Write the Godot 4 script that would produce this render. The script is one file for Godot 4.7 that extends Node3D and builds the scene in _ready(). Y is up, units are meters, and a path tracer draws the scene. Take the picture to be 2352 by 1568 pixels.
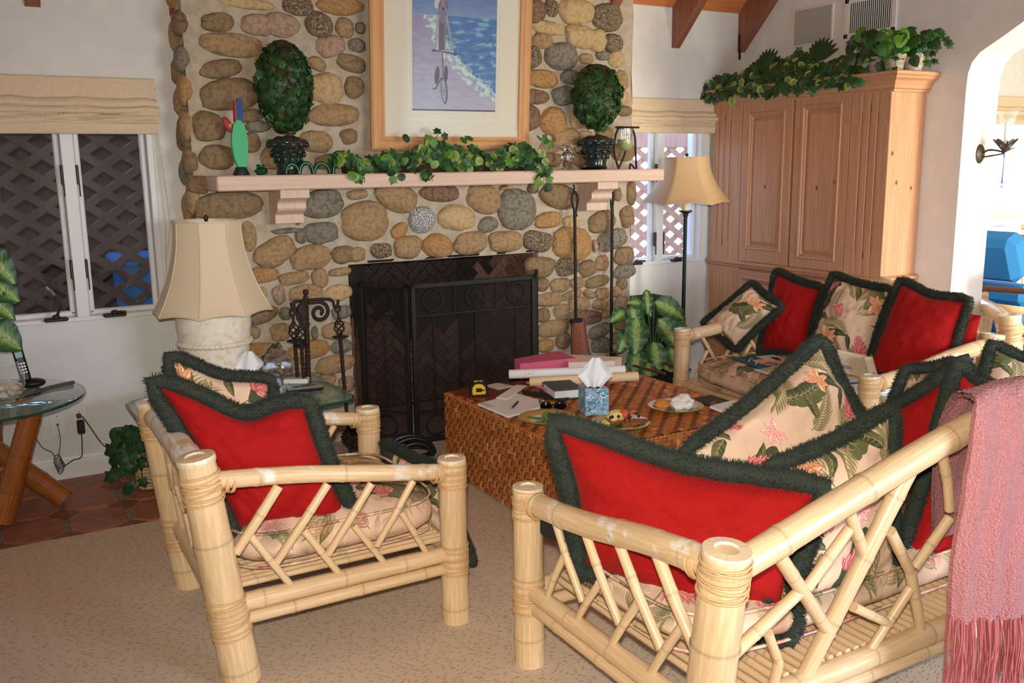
extends Node3D
# A living room with a cobblestone fireplace, bamboo seating and a woven coffee table. Units are metres; the wall with the fireplace is z = 0, x runs along it to the right.

var rng := RandomNumberGenerator.new()
var noise := FastNoiseLite.new()
var M := {}
var used := {}
var leafm := {}
var furm := {}
const EYE := Vector3(0, 1.6, 5.25)

class MB:
	var v := PackedVector3Array()
	var n := PackedVector3Array()
	var t := PackedVector2Array()
	var c := PackedColorArray()
	var ix := PackedInt32Array()
	var col := Color.WHITE
	var xf := Transform3D()
	func add(p: Vector3, nn: Vector3, uv := Vector2.ZERO) -> int:
		v.append(xf * p)
		n.append((xf.basis * nn).normalized())
		t.append(uv)
		c.append(col)
		return v.size() - 1
	func tri(a: int, b: int, d: int) -> void:
		var g := (v[d] - v[a]).cross(v[b] - v[a])
		if g.dot(n[a] + n[b] + n[d]) < 0.0:
			ix.append_array(PackedInt32Array([a, d, b]))
		else:
			ix.append_array(PackedInt32Array([a, b, d]))
	func quad(a: int, b: int, d: int, e: int) -> void:
		tri(a, b, d)
		tri(a, d, e)
	func face(p: Array, nn: Vector3, uvs := []) -> void:   # flat convex polygon
		var first := v.size()
		var ax := nn.cross(Vector3.UP)
		if ax.length() < 0.1:
			ax = Vector3.RIGHT
		ax = ax.normalized()
		var ay := nn.cross(ax).normalized()
		for i in p.size():
			add(p[i], nn, uvs[i] if uvs.size() else Vector2(p[i].dot(ax), p[i].dot(ay)))
		for i in range(1, p.size() - 1):
			tri(first, first + i, first + i + 1)
	func flat3(a: Vector3, b: Vector3, d: Vector3) -> void:
		face([a, b, d], (d - a).cross(b - a).normalized())
	func mesh() -> ArrayMesh:
		var m := ArrayMesh.new()
		var a := []
		a.resize(Mesh.ARRAY_MAX)
		a[Mesh.ARRAY_VERTEX] = v
		a[Mesh.ARRAY_NORMAL] = n
		a[Mesh.ARRAY_TEX_UV] = t
		a[Mesh.ARRAY_COLOR] = c
		a[Mesh.ARRAY_INDEX] = ix
		m.add_surface_from_arrays(Mesh.PRIMITIVE_TRIANGLES, a)
		return m

# ---------- shapes ----------
func box(mb: MB, at: Vector3, size: Vector3, bev := 0.004, turn := Basis()) -> void:
	var h := size * 0.5
	var b := minf(bev, minf(h.x, minf(h.y, h.z)) * 0.9)
	var keep := mb.xf
	mb.xf = keep * Transform3D(turn, at)
	var P := func(s: Vector3, k: int) -> Vector3:
		var q := h * s
		for i in 3:
			if i != k:
				q[i] -= b * s[i]
		return q
	for k in 3:
		var k1 := (k + 1) % 3
		var k2 := (k + 2) % 3
		for s in [-1.0, 1.0]:
			var nn := Vector3.ZERO
			nn[k] = s
			var pts := []
			var uvs := []
			for e in [[-1.0, -1.0], [1.0, -1.0], [1.0, 1.0], [-1.0, 1.0]]:
				var g := Vector3.ZERO
				g[k] = s
				g[k1] = e[0]
				g[k2] = e[1]
				var q: Vector3 = P.call(g, k)
				pts.append(q)
				uvs.append(Vector2(q.x + q.z, q.y) if k != 1 else Vector2(q.x, q.z))
			mb.face(pts, nn, uvs)
	if b > 0.0:
		for k in 3:                                     # the twelve edges
			var k1 := (k + 1) % 3
			var k2 := (k + 2) % 3
			for s1 in [-1.0, 1.0]:
				for s2 in [-1.0, 1.0]:
					var g := Vector3.ZERO
					g[k1] = s1
					g[k2] = s2
					var lo := g
					var hi := g
					lo[k] = -1.0
					hi[k] = 1.0
					mb.face([P.call(lo, k1), P.call(hi, k1), P.call(hi, k2), P.call(lo, k2)], g.normalized())
		for sx in [-1.0, 1.0]:
			for sy in [-1.0, 1.0]:
				for sz in [-1.0, 1.0]:
					var g := Vector3(sx, sy, sz)
					mb.face([P.call(g, 0), P.call(g, 1), P.call(g, 2)], g.normalized())
	mb.xf = keep

func frames(path: PackedVector3Array, closed := false) -> Array:
	var out := []
	var last := Vector3.ZERO
	var nn := path.size()
	for i in nn:
		var a := path[(i - 1 + nn) % nn] if closed or i > 0 else path[i]
		var b := path[(i + 1) % nn] if closed or i < nn - 1 else path[i]
		var d := (b - a).normalized()
		if last == Vector3.ZERO:
			last = d.cross(Vector3.UP if absf(d.y) < 0.9 else Vector3.RIGHT).normalized()
		last = (last - d * last.dot(d)).normalized()
		out.append([last, d.cross(last).normalized(), d])
	return out

func tube(mb: MB, path: PackedVector3Array, r, sides := 8, caps := true, closed := false, fn = null) -> void:   # r: number or array; fn(i) -> Color
	var fr := frames(path, closed)
	var start := mb.v.size()
	var rows := path.size() + (1 if closed else 0)
	var run := 0.0
	for i in rows:
		var k := i % path.size()
		if i > 0:
			run += path[k].distance_to(path[(i - 1) % path.size()])
		var rr: float = r[k] if r is Array or r is PackedFloat32Array else r
		if fn != null:
			mb.col = fn.call(k)
		for j in sides + 1:
			var a := TAU * j / sides
			var d: Vector3 = fr[k][0] * cos(a) + fr[k][1] * sin(a)
			mb.add(path[k] + d * rr, d, Vector2(float(j) / sides, run))
	for i in rows - 1:
		for j in sides:
			var q := start + i * (sides + 1) + j
			mb.quad(q, q + 1, q + sides + 2, q + sides + 1)
	if caps and not closed:
		for e in [0, path.size() - 1]:
			var rr: float = r[e] if r is Array or r is PackedFloat32Array else r
			var d: Vector3 = fr[e][2] * (-1.0 if e == 0 else 1.0)
			var ring := []
			for j in sides:
				var a := TAU * j / sides
				ring.append(path[e] + (fr[e][0] * cos(a) + fr[e][1] * sin(a)) * rr)
			mb.face(ring, d)

func lathe(mb: MB, prof: Array, sides := 24, at := Vector3.ZERO, turn := Basis(), a0 := 0.0, a1 := TAU) -> void:   # profile of Vector2(radius, height), outside from bottom to top
	var keep := mb.xf
	mb.xf = keep * Transform3D(turn, at)
	var sn := []
	for i in prof.size() - 1:
		var d: Vector2 = prof[i + 1] - prof[i]
		sn.append(Vector2(d.y, -d.x).normalized())
	for i in prof.size() - 1:
		var na: Vector2 = sn[i]
		var nb: Vector2 = sn[i]
		if i > 0 and sn[i - 1].dot(sn[i]) > 0.7:
			na = (sn[i - 1] + sn[i]).normalized()
		if i < prof.size() - 2 and sn[i + 1].dot(sn[i]) > 0.7:
			nb = (sn[i + 1] + sn[i]).normalized()
		var s := mb.v.size()
		for j in sides + 1:
			var a := a0 + (a1 - a0) * j / sides
			var u := Vector3(cos(a), 0, sin(a))
			mb.add(u * prof[i].x + Vector3(0, prof[i].y, 0), u * na.x + Vector3(0, na.y, 0), Vector2(float(j) / sides, prof[i].y))
			mb.add(u * prof[i + 1].x + Vector3(0, prof[i + 1].y, 0), u * nb.x + Vector3(0, nb.y, 0), Vector2(float(j) / sides, prof[i + 1].y))
		for j in sides:
			mb.quad(s + j * 2, s + j * 2 + 1, s + j * 2 + 3, s + j * 2 + 2)
	mb.xf = keep

func surf(mb: MB, fn: Callable, nu: int, nv: int, away = null, uvs := Vector2.ONE, uvo := Vector2.ZERO) -> void:   # fn(u, v) -> point; normals turned away from a point or along a direction given as [dir]
	var s := mb.v.size()
	var p := PackedVector3Array()
	for i in nu + 1:
		for j in nv + 1:
			p.append(fn.call(float(i) / nu, float(j) / nv))
	var w := nv + 1
	for i in nu + 1:
		for j in nv + 1:
			var du := p[mini(i + 1, nu) * w + j] - p[maxi(i - 1, 0) * w + j]
			var dv := p[i * w + mini(j + 1, nv)] - p[i * w + maxi(j - 1, 0)]
			var nn := du.cross(dv)
			var q := p[i * w + j]
			nn = nn.normalized() if nn.length() > 1e-9 else (q - away).normalized() if away is Vector3 else Vector3.UP
			if away is Callable:
				if nn.dot(away.call(q)) < 0.0: nn = -nn
				mb.add(q, nn, Vector2(float(i) / nu, float(j) / nv) * uvs + uvo)
				continue
			if away is Vector3 and nn.dot(q - away) < 0.0 or away is Array and nn.dot(away[0]) < 0.0:
				nn = -nn
			mb.add(q, nn, Vector2(float(i) / nu, float(j) / nv) * uvs + uvo)
	for i in nu:
		for j in nv:
			var k := s + i * w + j
			mb.quad(k, k + 1, k + w + 1, k + w)

func ball(mb: MB, at: Vector3, r: Vector3, nu := 14, nv := 8, turn := Basis()) -> void:
	var keep := mb.xf
	mb.xf = keep * Transform3D(turn * Basis.from_scale(r), at)
	var s := mb.v.size()
	for i in nu + 1:
		for j in nv + 1:
			var a := TAU * i / nu
			var b := PI * (float(j) / nv - 0.5)
			var d := Vector3(cos(a) * cos(b), sin(b), sin(a) * cos(b))
			mb.v.append(mb.xf * d)
			mb.n.append((mb.xf.basis.inverse().transposed() * d).normalized())
			mb.t.append(Vector2(float(i) / nu, float(j) / nv))
			mb.c.append(mb.col)
	for i in nu:
		for j in nv:
			var k := s + i * (nv + 1) + j
			mb.quad(k, k + 1, k + nv + 2, k + nv + 1)
	mb.xf = keep

func prism(mb: MB, poly: PackedVector2Array, depth: float, xform: Transform3D, sides := true) -> void:   # outline in x, y pushed from z = 0 to z = depth
	var keep := mb.xf
	mb.xf = keep * xform
	if Geometry2D.is_polygon_clockwise(poly):
		poly = poly.duplicate()
		poly.reverse()
	var idx := Geometry2D.triangulate_polygon(poly)
	for z in [0.0, depth]:
		var s := mb.v.size()
		for q in poly:
			mb.add(Vector3(q.x, q.y, z), Vector3(0, 0, -1 if z == 0.0 and depth > 0.0 or z != 0.0 and depth < 0.0 else 1), q)
		for i in range(0, idx.size(), 3):
			mb.tri(s + idx[i], s + idx[i + 1], s + idx[i + 2])
	if sides:
		for i in poly.size():
			var a := poly[i]
			var b := poly[(i + 1) % poly.size()]
			var d := (b - a).normalized()
			mb.face([Vector3(a.x, a.y, 0), Vector3(b.x, b.y, 0), Vector3(b.x, b.y, depth), Vector3(a.x, a.y, depth)], Vector3(d.y, -d.x, 0))
	mb.xf = keep

func arc(at: Vector3, rx: float, ry: float, ax: Vector3, ay: Vector3, n := 24, a0 := 0.0, a1 := TAU) -> PackedVector3Array:
	var p := PackedVector3Array()
	for i in n + (0 if is_equal_approx(a1 - a0, TAU) else 1):
		var a := a0 + (a1 - a0) * i / n
		p.append(at + ax * cos(a) * rx + ay * sin(a) * ry)
	return p

func smooth(pts: Array, n := 8) -> PackedVector3Array:   # a curve through the points
	var out := PackedVector3Array()
	for i in pts.size() - 1:
		var a: Vector3 = pts[maxi(i - 1, 0)]
		var b: Vector3 = pts[i]
		var d: Vector3 = pts[i + 1]
		var e: Vector3 = pts[mini(i + 2, pts.size() - 1)]
		for k in n:
			out.append(b.cubic_interpolate(d, a, e, float(k) / n))
	out.append(pts[-1])
	return out

# ---------- nodes ----------
func numbered(called: String) -> String:
	var k: int = used.get(called, 0)
	used[called] = k + 1
	return called if k == 0 else "%s_%03d" % [called, k]

func thing(called: String, label: String, category: String, at := Vector3.ZERO, group := "", kind := "") -> Node3D:
	var o := Node3D.new()
	o.name = numbered(called)
	add_child(o, true)
	o.position = at
	tag(o, label, category, group, kind)
	return o

func tag(o: Node, label: String, category := "", group := "", kind := "") -> Node:
	if label: o.set_meta("label", label)
	if category: o.set_meta("category", category)
	if group: o.set_meta("group", group)
	if kind: o.set_meta("kind", kind)
	return o

func put(called: String, m: Mesh, mat: Material, parent: Node = self, xf := Transform3D()) -> MeshInstance3D:
	var o := MeshInstance3D.new()
	var n := called
	if parent == self:
		n = numbered(called)
	else:
		var key := str(parent.get_instance_id()) + called
		var k: int = used.get(key, 0)
		used[key] = k + 1
		if k:
			n = "%s_%03d" % [called, k]
	o.name = n
	o.mesh = m
	o.material_override = mat
	o.transform = xf
	parent.add_child(o, true)
	return o

func origin(n: Node) -> Vector3:
	var p := Vector3.ZERO
	while n is Node3D and n != self:
		p += n.position
		n = n.get_parent()
	return p

func obj(called: String, mb: MB, mat: Material, parent: Node = self) -> MeshInstance3D:   # geometry given in the world; the parents are not turned
	var off := origin(parent)
	if off != Vector3.ZERO:
		for i in mb.v.size():
			mb.v[i] -= off
	return put(called, mb.mesh(), mat, parent)

func struct(called: String, mb: MB, mat: Material, label := "") -> MeshInstance3D:
	var o := obj(called, mb, mat)
	tag(o, label, "", "", "structure")
	return o

func many(called: String, m: Mesh, where: Array, mat: Material, parent: Node) -> MultiMeshInstance3D:
	var mm := MultiMesh.new()
	mm.transform_format = MultiMesh.TRANSFORM_3D
	mm.mesh = m
	mm.instance_count = where.size()
	for i in where.size():
		mm.set_instance_transform(i, where[i])
	var o := MultiMeshInstance3D.new()
	o.name = called
	o.multimesh = mm
	o.material_override = mat
	o.set_meta("kind", "stuff")
	parent.add_child(o, true)
	return o

func look(dir: Vector3, up := Vector3.UP) -> Basis:   # y along dir
	var y := dir.normalized()
	var x := up.cross(y)
	if x.length() < 0.01:
		x = Vector3.RIGHT.cross(y)
	x = x.normalized()
	return Basis(x, y, x.cross(y))

# ---------- materials ----------
func hue(r: float, g: float, b: float) -> Color:
	return Color(r / 255.0, g / 255.0, b / 255.0)

func lin(c: Color) -> Color:
	return c.srgb_to_linear()

func mat(called: String, color: Color, rough := 0.7, metal := 0.0) -> StandardMaterial3D:
	var m := StandardMaterial3D.new()
	m.resource_name = called
	m.albedo_color = color
	m.roughness = rough
	m.metallic = metal
	M[called] = m
	return m

func ntex(colors: Array, offs: Array, freq := 0.02, size := 256, oct := 4, type := FastNoiseLite.TYPE_SIMPLEX_SMOOTH, seed_ := 1, gain := 0.5) -> NoiseTexture2D:
	var f := FastNoiseLite.new()
	f.seed = seed_
	f.frequency = freq
	f.noise_type = type
	f.fractal_octaves = oct
	f.fractal_gain = gain
	var g := Gradient.new()
	g.offsets = PackedFloat32Array(offs)
	g.colors = PackedColorArray(colors)
	var t := NoiseTexture2D.new()
	t.width = size
	t.height = size
	t.seamless = true
	t.noise = f
	t.color_ramp = g
	return t

func tri_map(m: StandardMaterial3D, per_metre: Vector3, world := false) -> StandardMaterial3D:
	m.uv1_triplanar = true
	m.uv1_world_triplanar = world
	m.uv1_scale = per_metre
	return m

func nmat(called: String, colors: Array, offs: Array, per_metre: Vector3, rough := 0.75, freq := 0.02, oct := 4, bump := 0.0, world := false, type := FastNoiseLite.TYPE_SIMPLEX_SMOOTH, seed_ := 1) -> StandardMaterial3D:
	var m := mat(called, Color.WHITE, rough)
	m.albedo_texture = ntex(colors, offs, freq, 256, oct, type, seed_)
	tri_map(m, per_metre, world)
	if bump != 0.0:
		m.heightmap_enabled = true
		m.heightmap_scale = bump
		m.heightmap_texture = M["bumptex"]
	return m

# ---------- painted cloth and print ----------
class Cv:
	var im: Image
	var w: int
	var h: int
	func _init(a: int, b: int, c: Color) -> void:
		w = a
		h = b
		im = Image.create_empty(w, h, false, Image.FORMAT_RGB8)
		im.fill(c)
	func span(x0: int, x1: int, y: int, c: Color) -> void:
		y = posmod(y, h)
		if x1 <= x0: return
		var len := mini(x1 - x0, w)
		x0 = posmod(x0, w)
		im.fill_rect(Rect2i(x0, y, mini(len, w - x0), 1), c)
		if x0 + len > w:
			im.fill_rect(Rect2i(0, y, x0 + len - w, 1), c)
	func poly(p: PackedVector2Array, c: Color) -> void:
		var lo := 1e9
		var hi := -1e9
		for q in p:
			lo = minf(lo, q.y)
			hi = maxf(hi, q.y)
		for y in range(int(floor(lo)), int(ceil(hi)) + 1):
			var xs := []
			var yy := y + 0.5
			for i in p.size():
				var a := p[i]
				var b := p[(i + 1) % p.size()]
				if (a.y <= yy) != (b.y <= yy):
					xs.append(a.x + (yy - a.y) / (b.y - a.y) * (b.x - a.x))
			xs.sort()
			for i in range(0, xs.size() - 1, 2):
				span(int(round(xs[i])), int(round(xs[i + 1])), y, c)
	func stroke(p: Array, w0: float, w1: float, c: Color) -> void:
		for i in p.size() - 1:
			var a: Vector2 = p[i]
			var b: Vector2 = p[i + 1]
			var n := (b - a).orthogonal().normalized()
			var ra := lerpf(w0, w1, float(i) / (p.size() - 1)) * 0.5
			var rb := lerpf(w0, w1, float(i + 1) / (p.size() - 1)) * 0.5
			poly(PackedVector2Array([a + n * ra, b + n * rb, b - n * rb, a - n * ra]), c)
	func oval(at: Vector2, rx: float, ry: float, ang: float, c: Color) -> void:
		var p := PackedVector2Array()
		for i in 18:
			var a := TAU * i / 18
			p.append(at + Vector2(cos(a) * rx, sin(a) * ry).rotated(ang))
		poly(p, c)
	func leaf(at: Vector2, ang: float, l: float, wd: float, bend: float, c: Color, hi: Color, vein: Color, veins := 6) -> void:
		var mid := []
		var up := PackedVector2Array()
		var dn := PackedVector2Array()
		var n := 14
		for i in n + 1:
			var f := float(i) / n
			var a := ang + bend * f
			var q := at + Vector2(cos(a), sin(a)) * l * f
			var ww := wd * pow(sin(PI * pow(f, 0.8)), 0.9) * 0.5
			var nn := Vector2(-sin(a), cos(a))
			mid.append(q)
			up.append(q + nn * ww)
			dn.append(q - nn * ww)
		var full := up.duplicate()
		var back := dn.duplicate()
		back.reverse()
		full.append_array(back)
		poly(full, c)
		var half := up.duplicate()
		var mm := PackedVector2Array(mid)
		mm.reverse()
		half.append_array(mm)
		poly(half, hi)
		for k in veins:
			var i := 2 + int(k * (n - 4.0) / veins)
			stroke([mid[i], up[mini(i + 2, n)].lerp(mid[i], 0.15)], 2.5, 1.0, vein)
			stroke([mid[i], dn[mini(i + 2, n)].lerp(mid[i], 0.15)], 2.5, 1.0, vein)
		stroke(mid, 4.0, 1.5, vein)
	func frond(at: Vector2, ang: float, l: float, bend: float, c: Color, c2: Color, k := 13) -> void:
		var mid := []
		for i in k + 1:
			var f := float(i) / k
			var a := ang + bend * f
			mid.append(at + Vector2(cos(a), sin(a)) * l * f)
		for i in range(1, k + 1):
			var f := float(i) / k
			var a := ang + bend * f * 1.3
			var ll := l * (0.55 - 0.4 * absf(f - 0.45))
			for s in [-1.0, 1.0]:
				leaf(mid[i], a + s * (0.95 - 0.4 * f), ll, 13.0, -s * 0.35, c, c2, c, 0)
		stroke(mid, 6.0, 2.0, c2)
	func ginger(at: Vector2, ang: float, l: float, a: Color, b: Color, d: Color, rows := 6) -> void:   # layered petals, open at one end
		for r in rows:
			var f := float(r) / (rows - 1)
			var q := at + Vector2(cos(ang), sin(ang)) * l * (0.75 - 0.75 * f)
			var m := 4 + r
			for k in m:
				var g := (float(k) / (m - 1) - 0.5) * (1.0 + 1.5 * f)
				var pl := l * (0.34 + 0.14 * f)
				leaf(q, ang + g * 1.5, pl, pl * 0.42, -g * 0.4, d, a if (k + r) % 3 else b, d, 0)
				leaf(q + Vector2(cos(ang + g * 1.5), sin(ang + g * 1.5)) * 3.0, ang + g * 1.5, pl * 0.86, pl * 0.3, -g * 0.4, a if (k + r) % 3 else b, b, d, 0)
	func lily(at: Vector2, ang: float, l: float, a: Color, b: Color, d: Color) -> void:
		for k in 6:
			var g := (k - 2.5) * 0.62
			leaf(at, ang + g, l * (1.0 - 0.09 * absf(g)), l * 0.42, 0.35 * signf(g), d, d, d, 0)
			leaf(at, ang + g, l * 0.96 * (1.0 - 0.09 * absf(g)), l * 0.36, 0.35 * signf(g), a, b, d, 3)
	func ragged(at: Vector2, ang: float, l: float, wd: float, bend: float, c: Color, hi: Color, vein: Color) -> void:   # torn banana leaf
		var r := RandomNumberGenerator.new()
		r.seed = int(at.x * 7 + at.y)
		var n := 9
		for s in [-1.0, 1.0]:
			for i in range(1, n):
				var f := float(i) / n
				var a := ang + bend * f
				var q := at + Vector2(cos(a), sin(a)) * l * f
				var ll := wd * (0.35 + 0.65 * sin(PI * f)) * r.randf_range(0.45, 0.62)
				leaf(q, a + s * 0.95, ll * 1.15, l / n * 2.6, s * -0.5, c, hi if s > 0 else c, vein, 1)
		var mid := []
		for i in n + 1:
			var f := float(i) / n
			mid.append(at + Vector2(cos(ang + bend * f), sin(ang + bend * f)) * l * f)
		stroke(mid, 6.0, 2.0, vein)
	func tex() -> ImageTexture:
		im.generate_mipmaps()
		return ImageTexture.create_from_image(im)

func paint_floral() -> ImageTexture:
	var cv := Cv.new(1024, 1024, hue(225, 190, 158))
	var g1 := hue(66, 72, 42)
	var g2 := hue(98, 96, 56)
	var g3 := hue(132, 122, 74)
	var g4 := hue(168, 150, 100)
	var dk := hue(48, 56, 40)
	var r1 := hue(222, 112, 108)
	var r2 := hue(240, 178, 164)
	var r3 := hue(178, 58, 62)
	var p1 := hue(228, 158, 112)
	var p2 := hue(242, 196, 156)
	var p3 := hue(180, 100, 60)
	cv.frond(Vector2(60, 470), -0.9, 300, 0.5, g4, g3)
	cv.frond(Vector2(560, 980), -1.9, 300, -0.5, g4, g3)
	cv.frond(Vector2(930, 560), -2.5, 260, 0.6, g4, g3)
	for q in [[360, 560, -2.2, 0.5], [480, 800, 2.6, -0.4], [760, 620, -0.5, 0.6], [1000, 330, -1.8, -0.5], [620, 700, 0.9, 0.5], [250, 1000, -2.7, 0.5], [900, 1010, -0.9, -0.5], [330, 340, 0.8, 0.5], [30, 330, -1.2, -0.4], [640, 560, -1.6, 0.4]]:
		cv.frond(Vector2(q[0], q[1]), q[2], 230, q[3], g4.lerp(g3, 0.4), g3.lerp(g2, 0.5))
	for q in [[360, 480, 2.4, 0.5], [800, 560, -2.6, -0.4], [960, 190, 0.6, 0.5], [610, 790, 1.6, 0.4], [40, 920, 0.3, 0.5], [470, 190, 1.9, -0.4], [240, 450, -0.5, 0.4]]:
		cv.leaf(Vector2(q[0], q[1]), q[2], 170, 60, q[3], g1, g2, g4)
	cv.stroke([Vector2(430, 620), Vector2(470, 500), Vector2(540, 400), Vector2(640, 330)], 15, 8, g3)
	cv.stroke([Vector2(90, 900), Vector2(170, 820), Vector2(280, 790)], 13, 8, g3)
	cv.stroke([Vector2(700, 880), Vector2(760, 760), Vector2(860, 700)], 13, 8, g3)
	cv.ragged(Vector2(240, 660), 0.4, 300, 250, 0.7, g1, g2, g4)
	cv.ragged(Vector2(780, 160), 2.4, 300, 240, -0.6, dk, g1, g3)
	cv.ragged(Vector2(690, 880), -0.3, 280, 220, -0.5, g1, g2, g4)
	cv.ragged(Vector2(90, 130), 0.9, 230, 190, 0.5, g2, g3, g4)
	cv.leaf(Vector2(470, 500), 1.2, 240, 84, 0.3, g1, g2, g4)
	cv.leaf(Vector2(520, 420), 0.25, 230, 80, 0.5, dk, g1, g3)
	cv.leaf(Vector2(640, 330), -1.1, 190, 66, -0.4, g1, g2, g4)
	cv.leaf(Vector2(860, 700), -0.6, 200, 70, 0.5, dk, g1, g3)
	cv.leaf(Vector2(280, 790), 1.1, 190, 66, -0.4, dk, g1, g3)
	cv.leaf(Vector2(300, 130), -0.2, 210, 70, 0.5, g1, g2, g4)
	cv.leaf(Vector2(930, 930), -2.2, 180, 60, -0.4, g1, g2, g4)
	cv.leaf(Vector2(20, 660), 0.9, 160, 50, 0.4, dk, g1, g3)
	cv.ginger(Vector2(640, 300), -0.7, 150, r1, r2, r3)
	cv.ginger(Vector2(180, 800), -1.9, 150, r1, r2, r3)
	cv.ginger(Vector2(880, 420), 1.0, 120, r1, r2, r3, 5)
	cv.ginger(Vector2(420, 60), 0.4, 110, r1, r2, r3, 5)
	cv.lily(Vector2(420, 880), -1.2, 130, p1, p2, p3)
	cv.lily(Vector2(160, 330), -0.3, 120, p1, p2, p3)
	cv.lily(Vector2(860, 720), -1.4, 110, p1, p2, p3)
	cv.lily(Vector2(560, 640), 0.5, 90, r2, hue(246, 214, 200), r1)
	cv.lily(Vector2(700, 60), 2.2, 90, r2, hue(246, 214, 200), r1)
	return cv.tex()

func paint_rug() -> ImageTexture:
	var cv := Cv.new(1024, 1024, hue(204, 182, 154))
	var r := RandomNumberGenerator.new()
	r.seed = 5
	for i in 9000:
		var x := r.randi() % 1024
		var y := r.randi() % 1024
		var k := r.randf_range(-0.035, 0.035)
		cv.im.fill_rect(Rect2i(x, y, 5 + r.randi() % 12, 2), Color(0.80 + k, 0.715 + k, 0.605 + k))
	for row in 128:                                      # flecks that lean one way in one band and the other way in the next
		var lean := 1 if (row / 8) % 2 == 0 else -1
		for k in 48:
			if r.randf() < 0.28: continue
			var x := k * 21 + r.randi() % 18
			var y := row * 8 + r.randi() % 5
			var c := hue(158, 84, 66).lerp(hue(112, 76, 60), r.randf() * 0.8)
			if r.randf() < 0.3: c = hue(174, 70, 58)
			var l := 4 + r.randi() % 7
			for q in 3:
				cv.span(x + q * l / 3, x + (q + 1) * l / 3 + 1, y + q * lean, c)
	return cv.tex()

func paint_picture() -> ImageTexture:     # a beach with a grey dog riding a bicycle
	var w := 420
	var h := 560
	var cv := Cv.new(w, h, hue(120, 130, 160))
	var f := FastNoiseLite.new()
	f.frequency = 0.018
	f.fractal_octaves = 4
	for y in range(0, h, 2):
		for x in range(0, w, 2):
			var n := f.get_noise_2d(x * 0.6, y * 2.0)
			var m := f.get_noise_2d(x * 1.6 + 400, y * 1.6)
			var c: Color
			if y < 150:
				c = hue(58, 92, 160).lerp(hue(110, 140, 182), y / 150.0 + n * 0.25)
			else:
				var k := (y - 150) / 400.0
				var shore := 90 + 320 * k * k + 130 * k + m * 40.0
				if x > shore + 30 - 20 * k:
					c = hue(34, 92, 168).lerp(hue(64, 138, 178), clampf(0.4 + n * 1.4, 0, 1))
					if n > 0.3: c = c.lerp(hue(170, 200, 206), 0.5)
				elif x > shore - 26 - 60 * k:
					c = hue(196, 212, 206).lerp(hue(110, 150, 178), clampf(0.35 + m * 1.6, 0, 1))
				else:
					c = hue(136, 134, 172).lerp(hue(166, 168, 188), clampf(k + n * 0.5, 0, 1))
			cv.im.fill_rect(Rect2i(x, y, 2, 2), c)
	cv.im.fill_rect(Rect2i(0, 150, 90, 3), hue(150, 160, 178))
	var dog := hue(112, 104, 122)
	var dk := hue(46, 42, 62)
	var o := Vector2(146, 0)
	cv.poly(PackedVector2Array([o + Vector2(-22, 130), o + Vector2(20, 130), o + Vector2(14, 300), o + Vector2(-20, 300)]), dog)
	cv.poly(PackedVector2Array([o + Vector2(-14, 180), o + Vector2(8, 180), o + Vector2(6, 300), o + Vector2(-18, 300)]), hue(78, 70, 96))
	cv.stroke([o + Vector2(-20, 150), o + Vector2(-30, 220), o + Vector2(-32, 300)], 10, 8, hue(150, 146, 160))
	cv.stroke([o + Vector2(18, 150), o + Vector2(34, 220), o + Vector2(54, 296)], 11, 8, hue(150, 146, 160))
	cv.oval(o + Vector2(0, 100), 18, 26, 0, hue(128, 120, 132))
	cv.oval(o + Vector2(-24, 98), 16, 26, 0.25, hue(188, 188, 196))
	cv.oval(o + Vector2(20, 102), 8, 24, -0.2, hue(96, 88, 108))
	cv.oval(o + Vector2(-14, 106), 6, 20, 0.2, hue(96, 88, 108))
	cv.oval(o + Vector2(3, 122), 7, 8, 0, dk)
	cv.stroke([o + Vector2(-40, 302), o + Vector2(0, 306), o + Vector2(66, 314)], 6, 6, dk)
	cv.oval(o + Vector2(-42, 302), 9, 6, 0, dk)
	cv.oval(o + Vector2(62, 314), 10, 7, 0, dk)
	cv.stroke([o + Vector2(0, 306), o + Vector2(4, 420)], 7, 6, hue(120, 60, 72))
	cv.stroke([o + Vector2(-22, 306), o + Vector2(-8, 420)], 4, 4, hue(150, 150, 170))
	cv.stroke([o + Vector2(-4, 420), o + Vector2(-34, 470), o + Vector2(-46, 468)], 7, 7, dk)
	cv.oval(o + Vector2(-26, 410), 12, 40, 0.1, hue(62, 48, 74))
	cv.oval(o + Vector2(18, 400), 10, 36, 0, hue(52, 46, 70))
	cv.oval(o + Vector2(10, 476), 17, 60, -0.08, dk)
	cv.oval(o + Vector2(8, 476), 11, 52, -0.08, hue(150, 152, 176))
	for k in 6:
		cv.stroke([o + Vector2(9, 476) + Vector2(11, 50).rotated(k * 0.5), o + Vector2(9, 476) - Vector2(3, 20).rotated(k * 0.5)], 1.5, 1.5, hue(110, 110, 140))
	return cv.tex()

func paint_swirl() -> ImageTexture:      # blue swirling print of the tissue box
	var cv := Cv.new(256, 256, hue(150, 190, 210))
	var r := RandomNumberGenerator.new()
	r.seed = 8
	for k in 46:
		var at := Vector2(r.randf() * 256, r.randf() * 256)
		var c: Color = [hue(96, 156, 190), hue(40, 82, 128), hue(142, 190, 212), hue(236, 244, 246), hue(28, 56, 100)][k % 5]
		var p := []
		var rad := r.randf_range(14, 40)
		for i in 16:
			var a := r.randf() * 0.2 + i * 0.42
			p.append(at + Vector2(cos(a), sin(a)) * rad * (1.0 - i / 18.0))
		cv.stroke(p, 9, 3, c)
	return cv.tex()

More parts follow.
